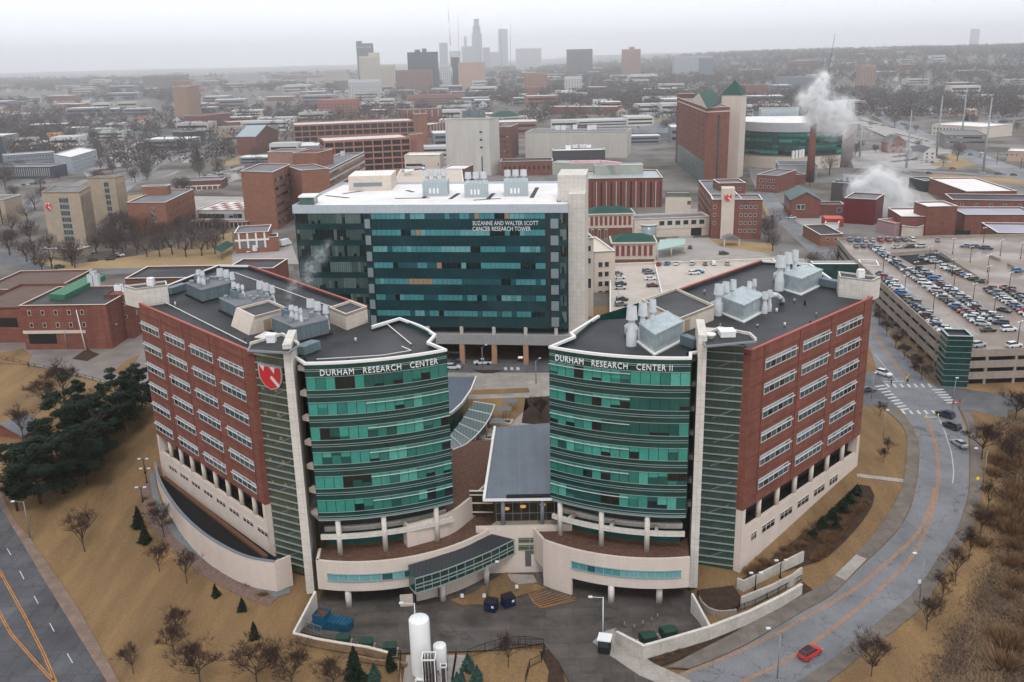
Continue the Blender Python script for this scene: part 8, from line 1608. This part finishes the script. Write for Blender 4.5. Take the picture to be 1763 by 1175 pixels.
tag(put('dry_brush', mb.mesh('dry_brush', [mat('tan brush', (.26, .18, .11), .95), mat('dark brush', (.07, .045, .035), .95), mat('brown brush', (.15, .10, .07), .95)])), kind='stuff')
# ---- middle distance trees, single
FT = []
for s in range(4):
    rnd = random.Random(50+s); tr = MB(); cr = MB(); tr.tube((0, 0, 0), (0, 0, 4), .35, .2, 5, cap=False)
    for a in range(5): e = Vector((rnd.uniform(-2.5, 2.5), rnd.uniform(-2.5, 2.5), rnd.uniform(5, 8))); tr.tube((0, 0, 2.5), e, .2, .07, 4, cap=False)
    for _ in range(620): u = Vector((rnd.gauss(0, 1), rnd.gauss(0, 1), rnd.gauss(0, 1))).normalized()*rnd.random()**.45; p = Vector((u.x*4.4, u.y*4.4, 6.3+u.z*3.7)); d = (p-Vector((0, 0, 2.5))).normalized()+Vector((rnd.uniform(-.5, .5), rnd.uniform(-.5, .5), rnd.uniform(-.5, .5))); L = rnd.uniform(.7, 1.5); o = d.orthogonal().normalized()*.09; cr.face([p-o, p+o, p+d*L])
    FT.append((tr.mesh('trunk', [BARK]), cr.mesh('crown', [TWIGF])))
def many(lab, grp, pts, s=1.0, jit=6):
    for x, y in pts: t = tree(lab, FT[rt_.randrange(4)], T(x+rt_.uniform(-jit, jit), y+rt_.uniform(-jit/2, jit/2)), s*rt_.uniform(.8, 1.15), grp)
many('bare tree in the grove between the tan office and the loading building', 'bare trees in the left grove', [(x, y) for y in (398, 412, 428, 440) for x in range(170+int((440-y)*.6), 385, 22)]+[(20+22*k, 440+8*(k % 3)) for k in range(6)], 1.15)
many('bare tree at the left edge beside the tan office', 'bare trees left of the tan office', [(20, 400), (45, 385), (15, 370), (60, 360), (30, 345), (70, 345), (50, 420), (20, 425), (90, 465), (70, 470), (130, 462)], 1.1)
many('bare tree beside the shield pylon street', 'bare trees by the shield pylon', [(1318, 405), (1322, 418), (1330, 395), (1328, 432), (1400, 470), (1440, 455), (1425, 470), (1375, 372)], 1.0, 2)
many('bare tree among the left distance lots', 'bare trees in the left distance lots', [(rt_.uniform(0, 500), rt_.uniform(218, 330)) for _ in range(40)], 1.0)
many('bare tree among the right distance lots', 'bare trees in the right distance lots', [(rt_.uniform(1290, 1763), rt_.uniform(185, 320)) for _ in range(26)], .8)
# ================================================================ distant city
def clear(x, y): return not any(a < x < b and c < y < d for a, b, c, d in FOOT)
HM = []
for k, (wl, rf) in enumerate((((.55, .54, .52), (.10, .10, .11)), ((.22, .10, .08), (.13, .12, .12)), ((.42, .38, .33), (.16, .09, .07)), ((.28, .30, .33), (.09, .10, .11)), ((.50, .46, .40), (.30, .10, .07)))):
    mb = MB(); mb.box(-5, 5, -6, 6, -2, 5.5, 0); mb.face([(-5.5, -6.5, 5.3), (5.5, -6.5, 5.3), (0, -6.5, 9.2)], 0); mb.face([(5.5, 6.5, 5.3), (-5.5, 6.5, 5.3), (0, 6.5, 9.2)], 0); mb.face([(5.5, -6.5, 5.3), (5.5, 6.5, 5.3), (0, 6.5, 9.3), (0, -6.5, 9.3)], 1); mb.face([(-5.5, 6.5, 5.3), (-5.5, -6.5, 5.3), (0, -6.5, 9.3), (0, 6.5, 9.3)], 1)
    for x in (-3, 1.5):
        for z in (.8, 3.6): mb.face([(x, -6.03, z), (x+1.4, -6.03, z), (x+1.4, -6.03, z+1.4), (x, -6.03, z+1.4)], 2)
    HM.append(mb.mesh('house', [mat(f'house wall {k}', wl, .8), mat(f'house roof {k}', rf, .85), WIND]))
HC = ['white', 'brick', 'tan', 'grey', 'cream red-roofed']; rd = random.Random(99); nh = 0
while nh < 270:
    y = 780+2700*rd.random()**1.25; x = rd.uniform(-.60, .60)*y
    if not clear(x, y) or (y < 1150 and abs(x) < 320) or (y < 1250 and 380 < x < 760) or (y < 1150 and x < -250): continue
    k = rd.choices(range(5), (5, 3, 3, 3, 2))[0]; o = bpy.data.objects.new('house', HM[k]); COL.objects.link(o); o.location = (x, y, H(x, y)); o.rotation_euler.z = rd.choice((0, math.pi/2))+rd.uniform(-.1, .1); s = rd.uniform(.9, 1.5); o.scale = (s, s, s*rd.uniform(.9, 1.15))
    tag(o, f'{HC[k]} gabled house among the bare trees of the distant neighbourhoods', 'house', 'houses of the distant neighbourhoods'); nh += 1
BM = []
for k, (wl, rf) in enumerate((((.26, .13, .10), (.55, .54, .53)), ((.45, .42, .38), (.30, .30, .31)), ((.20, .21, .23), (.62, .61, .60)), ((.52, .51, .50), (.45, .44, .44)))):
    mb = MB(); mb.box(-.5, .5, -.5, .5, -.4, 1, 0); mb.face([(-.5, -.5, 1.01), (.5, -.5, 1.01), (.5, .5, 1.01), (-.5, .5, 1.01)], 1)
    for z in (.22, .62): mb.face([(-.46, -.503, z), (.46, -.503, z), (.46, -.503, z+.18), (-.46, -.503, z+.18)], 2)
    BM.append(mb.mesh('commercial_block', [mat(f'block wall {k}', wl, .8), mat(f'block roof {k}', rf, .8), WIND]))
BC = ['brick', 'beige', 'dark grey', 'pale']; nb = 0
while nb < 290:
    y = 860+4800*rd.random()**1.7; x = rd.gauss(-.12, .28)*y if rd.random() < .7 else rd.uniform(-.6, .6)*y
    if not clear(x, y) or (y < 1000 and abs(x) < 60) or (y < 1300 and x > 230) or (y < 1050 and x < -230): continue
    k = rd.randrange(4); o = bpy.data.objects.new('commercial_block', BM[k]); COL.objects.link(o); o.location = (x, y, H(x, y)); f = 1+y/3500; o.scale = (rd.uniform(16, 48)*f, rd.uniform(14, 30)*f, rd.uniform(6, 14)*(1+y/6000)); o.rotation_euler.z = rd.uniform(-.15, .15)
    tag(o, f'{BC[k]} flat-roofed block in the hazy distance', 'building', 'flat-roofed blocks of the distance'); nb += 1
# single trees of the neighbourhoods, then the far woods as one mass
nt_ = 0
while nt_ < 128:
    y = 640+800*rd.random(); x = rd.uniform(-.6, .6)*y
    if not clear(x, y) or (y < 1000 and abs(x) < 220) or (y < 1000 and x > 250 and rd.random() < .8): continue
    tree('bare tree among the nearest neighbourhood houses', FT[rd.randrange(4)], (x, y, H(x, y)), rd.uniform(1.0, 1.6), 'bare trees of the nearest neighbourhoods'); nt_ += 1
import numpy as np
rg = np.random.default_rng(5); V = []; N_ = 0
def hnp(x, y): return H(float(x), float(y))
pts = []
while len(pts) < 12500:
    y = 850+5500*rg.random()**1.35; x = (rg.random()*1.3-.65)*y; den = .5+.5*math.sin(x*.0041+1.3)*math.sin(y*.0033+.7)+.25*math.sin(x*.011+y*.007)
    if x > .02*y: den += .35
    if -.32*y < x < -.02*y and y > 1700: den -= .35
    if rg.random() > den or not clear(x, y) or (y < 1200 and (x > -260 or rg.random() < .5)): continue
    pts.append((x, y, hnp(x, y)))
pts = np.array(pts); m = len(pts); sz = rg.uniform(.9, 1.5, m)*(1+pts[:, 1]/9000)
def blob(nq, qs):
    u = rg.normal(size=(m, nq, 3)); u /= np.linalg.norm(u, axis=2, keepdims=True); u *= rg.random((m, nq, 1))**.45; c = np.empty_like(u); s = sz[:, None]
    c[..., 0] = pts[:, 0, None]+u[..., 0]*5.5*s; c[..., 1] = pts[:, 1, None]+u[..., 1]*5.5*s; c[..., 2] = pts[:, 2, None]+6.0*s+u[..., 2]*5*s
    d = rg.normal(size=(m, nq, 3)); d /= np.linalg.norm(d, axis=2, keepdims=True); e = np.cross(d, rg.normal(size=(m, nq, 3))); e /= np.linalg.norm(e, axis=2, keepdims=True)
    L = (qs*s*(1+pts[:, 1, None]/6000))[..., None]; tri = np.stack([c-e*L*.22, c+e*L*.22, c+d*L], axis=2).reshape(-1, 3); return tri
tri = blob(46, 2.0); nf = len(tri)//3; me = bpy.data.meshes.new('far_woods'); me.vertices.add(len(tri)); me.vertices.foreach_set('co', tri.ravel().astype('f')); me.loops.add(nf*3); me.loops.foreach_set('vertex_index', np.arange(nf*3, dtype='i')); me.polygons.add(nf); me.polygons.foreach_set('loop_start', np.arange(0, nf*3, 3, dtype='i')); me.update(calc_edges=True); me.materials.append(mat('far wood', (.050, .037, .037), .95, c2=(.092, .070, .066), scale=.012)); tag(put('far_woods', me), kind='stuff')
# evergreens dotted through the distance
for _ in range(46):
    y = rd.uniform(760, 2400); x = rd.uniform(-.6, .6)*y
    if clear(x, y) and not (y < 1100 and abs(x) < 250): tree('dark evergreen dotted among the distant houses', FR[_ % 2], (x, y, H(x, y)), rd.uniform(2, 3), 'evergreens among the distant houses', 'evergreen_tree')
# ---- skyline
def tower_(label, x0, x1, yt, d, col, depth=30, kind='grid', name='tower_block', yb=None, extra=(), gl=(.05, .055, .06), zb=0):
    A, B = None, None; dA = ray(x0, 150); dB = ray(x1, 150); A = Vector((dA.x/dA.y*d, d)); B = Vector((dB.x/dB.y*d, d)); z1 = ZZ(yt, (A.x+B.x)/2, d); t = thing(name, label, 'building', ((A.x+B.x)/2, d, zb)); m = mat(name+label[:14], col, .8); g = mat('g'+label[:14], gl, .4)
    mb = MB(); mb.box(A.x, B.x, d, d+depth, -10, z1); mb.build('wall', m, t); W_ = B.x-A.x; n = max(4, int((z1-5)/5)); c = max(4, int(W_/6))
    if kind: 
        mb = MB()
        for r in range(n):
            z = 6+(z1-10)*r/n
            if kind == 'band': mb.box(A.x+1.5, B.x-1.5, d-.15, d-.02, z, z+1.8)
            else: [mb.box(A.x+W_*(q+.25)/c, A.x+W_*(q+.75)/c, d-.15, d-.02, z, z+2.2) for q in range(c)]
        tag(mb.build('window_rows', g, t), kind='stuff')
    for (a, b, y2) in extra: p, q = A.x+W_*a, A.x+W_*b; z2 = ZZ(y2, (p+q)/2, d+5); mb = MB(); mb.box(p, q, d+3, d+depth-4, z1-.5, z2); mb.build('top_storey', m, t)
    return t, A, B, z1
MA = 3200
tt3, A3, B3, z3 = tower_('dark slim office tower with a white name band in the left of the skyline', 618, 645, 75, MA+150, (.10, .11, .12), 30, 'band', extra=((.0, .3, 71),))
me = text_mesh('Mutual of Omaha', 7, .2); xs = [v.co.x for v in me.vertices]; k_ = (B3.x-A3.x)*.86/(max(xs)-min(xs))
for v in me.vertices: v.co = (A3.x+4+v.co.x*k_, A3.y-1-v.co.z, z3-14+v.co.y*.9)
me.materials.clear(); me.materials.append(WHITE); split_letters(me, tt3)
tower_('beige stepped office block in front of the dark slim tower', 621, 654, 97, MA, (.50, .43, .35), 40, extra=((.5, 1, 91),)); tower_('lower beige wing right of the stepped block', 656, 680, 112, MA-100, (.48, .42, .35), 40)
tower_('broad black office tower in the left of the skyline', 704, 755, 90, MA-250, (.045, .055, .065), 40, 'band', extra=((.25, .4, 86), (.5, .62, 84)), gl=(.03, .035, .045)); tower_('brown brick apartment block below the black tower', 682, 745, 121, MA-450, (.20, .10, .085), 30)
tower_('white and grey apartment building low in the left of the skyline', 600, 655, 138, MA-900, (.48, .49, .50), 30); tower_('small dark tower right of the tall mast', 778, 792, 99, MA-200, (.06, .07, .08), 25, 'band')
tower_('terracotta civic block with a slotted middle', 790, 836, 108, MA-400, (.38, .25, .19), 45, None); tower_('white gridded block behind the tall mast', 759, 776, 112, MA, (.5, .52, .54), 25)
D2 = 7800
tower_('grey tower behind the mast in the hazy downtown', 759, 773, 74, D2-600, (.26, .28, .31), 40, 'band'); tower_('pale low tower in the hazy downtown', 776, 795, 88, D2-500, (.4, .42, .44), 40)
tower_('tallest stepped tower of the hazy downtown', 815, 832, 58, D2, (.20, .22, .26), 50, 'band', extra=((.12, .88, 45), (.25, .75, 33))); tower_('older tower with a pinnacle in the hazy downtown', 797, 819, 80, D2-300, (.28, .29, .32), 40, 'band', extra=((.2, .42, 63),))
tower_('second tallest plain slab of the hazy downtown', 860, 876, 50, D2, (.36, .38, .41), 45, 'band'); tower_('dark low tower beside the tallest one', 833, 845, 82, D2, (.20, .22, .26), 40); tower_('low blocks right of the tallest tower', 845, 862, 90, D2-200, (.33, .34, .37), 40)
tower_('white hospital slab right of downtown', 889, 933, 83, D2-2500, (.62, .62, .63), 50, 'band'); tower_('wide dark block right of downtown', 977, 1020, 85, D2-4000, (.10, .09, .095), 50, None); tower_('pinkish apartment tower right of downtown', 1072, 1102, 85, 3400, (.30, .16, .14), 40, extra=((.4, .65, 81),))
tower_('brick school block in front of downtown', 903, 942, 125, 2300, (.30, .17, .12), 30); tower_('brick block with a red roof in front of downtown', 908, 925, 150, 1750, (.26, .13, .10), 24); tower_('pale blocks at the far left of the skyline', 395, 446, 125, 3300, (.42, .42, .43), 50); tower_('beige blocks left of the dark slim tower', 558, 600, 121, 3400, (.42, .38, .33), 50)
tower_('hazy long low block in the left distance', 247, 320, 130, 3000, (.2, .18, .17), 40, 'band'); tower_('grey low terraces in the right distance', 1160, 1225, 97, 3300, (.36, .37, .39), 40); tower_('faint tower on the far right ridge', 1664, 1676, 50, 8000, (.33, .34, .36), 40); tower_('tan blocks on the right ridge', 1480, 1506, 112, 2000, (.30, .20, .16), 25)
tower_('brick block behind the garages with a red hipped roof', 545, 612, 172, 1500, (.28, .12, .09), 40); tower_('long low brick block in the middle distance', 700, 800, 163, 1750, (.24, .13, .11), 20, 'band'); tower_('white flat-roofed apartment row by the neighbourhood trees', 973, 1002, 132, 2200, (.5, .5, .5), 20); tower_('dark blue-grey campus block in the right distance', 1205, 1226, 100, 3000, (.16, .18, .22), 30)
def mast(label, x, yb, yt, d, xt=None, r=1.2, m=None):
    dA = ray(x, yb); X = dA.x/dA.y*d; zt = ZZ(yt, X, d); z0 = H(X, d); dT = ray(xt if xt else x, yt); X2 = dT.x/dT.y*d; t = thing('radio_mast', label, 'mast', (X, d, z0)); n = 8
    for i in range(n): a, b = Vector((X, d, z0)).lerp(Vector((X2, d, zt)), i/n), Vector((X, d, z0)).lerp(Vector((X2, d, zt)), (i+1)/n); mb = MB(); mb.tube(a, b, r*(1-.07*i), r*(1-.07*(i+1)), 6); mb.build('section', m or (mat('mast red', (.35, .08, .06), .7) if i % 2 == 0 else WHITE), t)
mast('tallest red and white radio mast left of downtown', 779, 138, 1, MA-500, 771, 1.1); mast('faint thin mast beside the tallest one', 790, 90, 22, MA+900, 788, 1.2, STEEL); mast('thin mast in front of the second slab of downtown', 863, 104, 40, MA+400, 862, 1.0, STEEL); mast('thin mast right of the second slab of downtown', 878, 108, 38, MA+400, 879, 1.0, STEEL); mast('dark leaning mast rising from the trees at the right', 1422, 122, 57, 1900, 1438, .8, BLACK)
# ================================================================ steam and haze
def puff(label, blobs, dens, name='steam_plume'):
    root = None
    for li, (fr, fd) in enumerate(((1.75, .05), (1.35, .16), (1.0, .45), (.65, 1.0))):
        bm = bmesh.new(); rb = random.Random(3)
        for x, y, z, r in blobs:
            for _ in range(3): bmesh.ops.create_icosphere(bm, subdivisions=2, radius=r*fr*rb.uniform(.6, 1), matrix=Matrix.Translation((x+rb.uniform(-.5, .5)*r, y+rb.uniform(-.5, .5)*r, z+rb.uniform(-.4, .4)*r)))
        me = bpy.data.meshes.new(name if not li else 'dense_core'); bm.to_mesh(me); bm.free(); o = put(me.name, me, root)
        if not li: root = o; tag(o, label, 'steam')
        rm = o.modifiers.new('r', 'REMESH'); rm.mode = 'VOXEL'; rm.voxel_size = max(.5, min(b[3] for b in blobs)*.35)
        m = bpy.data.materials.new(name); m.use_nodes = True; n = m.node_tree; n.nodes.clear(); v = n.nodes.new('ShaderNodeVolumePrincipled'); v.inputs['Color'].default_value = (.99, .99, .99, 1); v.inputs['Anisotropy'].default_value = .2
        no = n.nodes.new('ShaderNodeTexNoise'); no.inputs['Scale'].default_value = 2.0/max(b[3] for b in blobs); no.inputs['Detail'].default_value = 4; ge = n.nodes.new('ShaderNodeNewGeometry'); n.links.new(ge.outputs['Position'], no.inputs[0]); mr = n.nodes.new('ShaderNodeMapRange'); mr.inputs[1].default_value = .40; mr.inputs[2].default_value = .70; mr.inputs[4].default_value = dens*fd; n.links.new(no.outputs[0], mr.inputs[0]); n.links.new(mr.outputs[0], v.inputs['Density']); ou = n.nodes.new('ShaderNodeOutputMaterial'); n.links.new(v.outputs[0], ou.inputs['Volume']); me.materials.append(m)
def pb(pts, d, z0): 
    out = []
    for x, y, r in pts: q = ray(x, y); k = d/q.y; out.append((q.x*k, d, CZ+q.z*k, r*d/FPX*1.3))
    return out
puff('thick white steam rising from the tall brick chimney', pb([(1403, 213, 9), (1412, 204, 14), (1425, 200, 17), (1442, 203, 17), (1400, 190, 15), (1395, 178, 13), (1402, 165, 12), (1408, 150, 11), (1416, 138, 9), (1424, 128, 6), (1440, 186, 14), (1455, 200, 12)], STK.y, 0), .8)
puff('white steam drifting over the cooling tower', pb([(1478, 322, 10), (1492, 330, 16), (1508, 335, 22), (1520, 345, 24), (1530, 358, 22), (1538, 370, 16), (1500, 318, 16), (1525, 322, 18), (1545, 335, 12)], 515, 0), .95)
puff('thin wisp of steam right of the big steam cloud', pb([(1535, 300, 12), (1545, 280, 12), (1552, 262, 12), (1560, 300, 10), (1530, 255, 10), (1500, 225, 12), (1480, 212, 10)], 600, 0), .06)
puff('thin wisp of steam above the plant on the first roof', pb([(498, 525, 5), (499, 512, 6), (501, 500, 7), (508, 490, 9), (522, 478, 10), (535, 462, 11), (548, 445, 10), (556, 430, 10), (566, 422, 7)], 196, 0), .22)
mb = MB(); mb.box(-9500, 9500, -60, 12500, -40, 315); o = mb.build('haze', mat('haze', (1, 1, 1))); tag(o, kind='stuff'); m = o.data.materials[0]; n = m.node_tree; n.nodes.clear(); v = n.nodes.new('ShaderNodeVolumePrincipled'); v.inputs['Color'].default_value = (.975, .985, 1, 1); v.inputs['Density'].default_value = 1.5e-4; v.inputs['Anisotropy'].default_value = .8; ou = n.nodes.new('ShaderNodeOutputMaterial'); n.links.new(v.outputs[0], ou.inputs['Volume'])
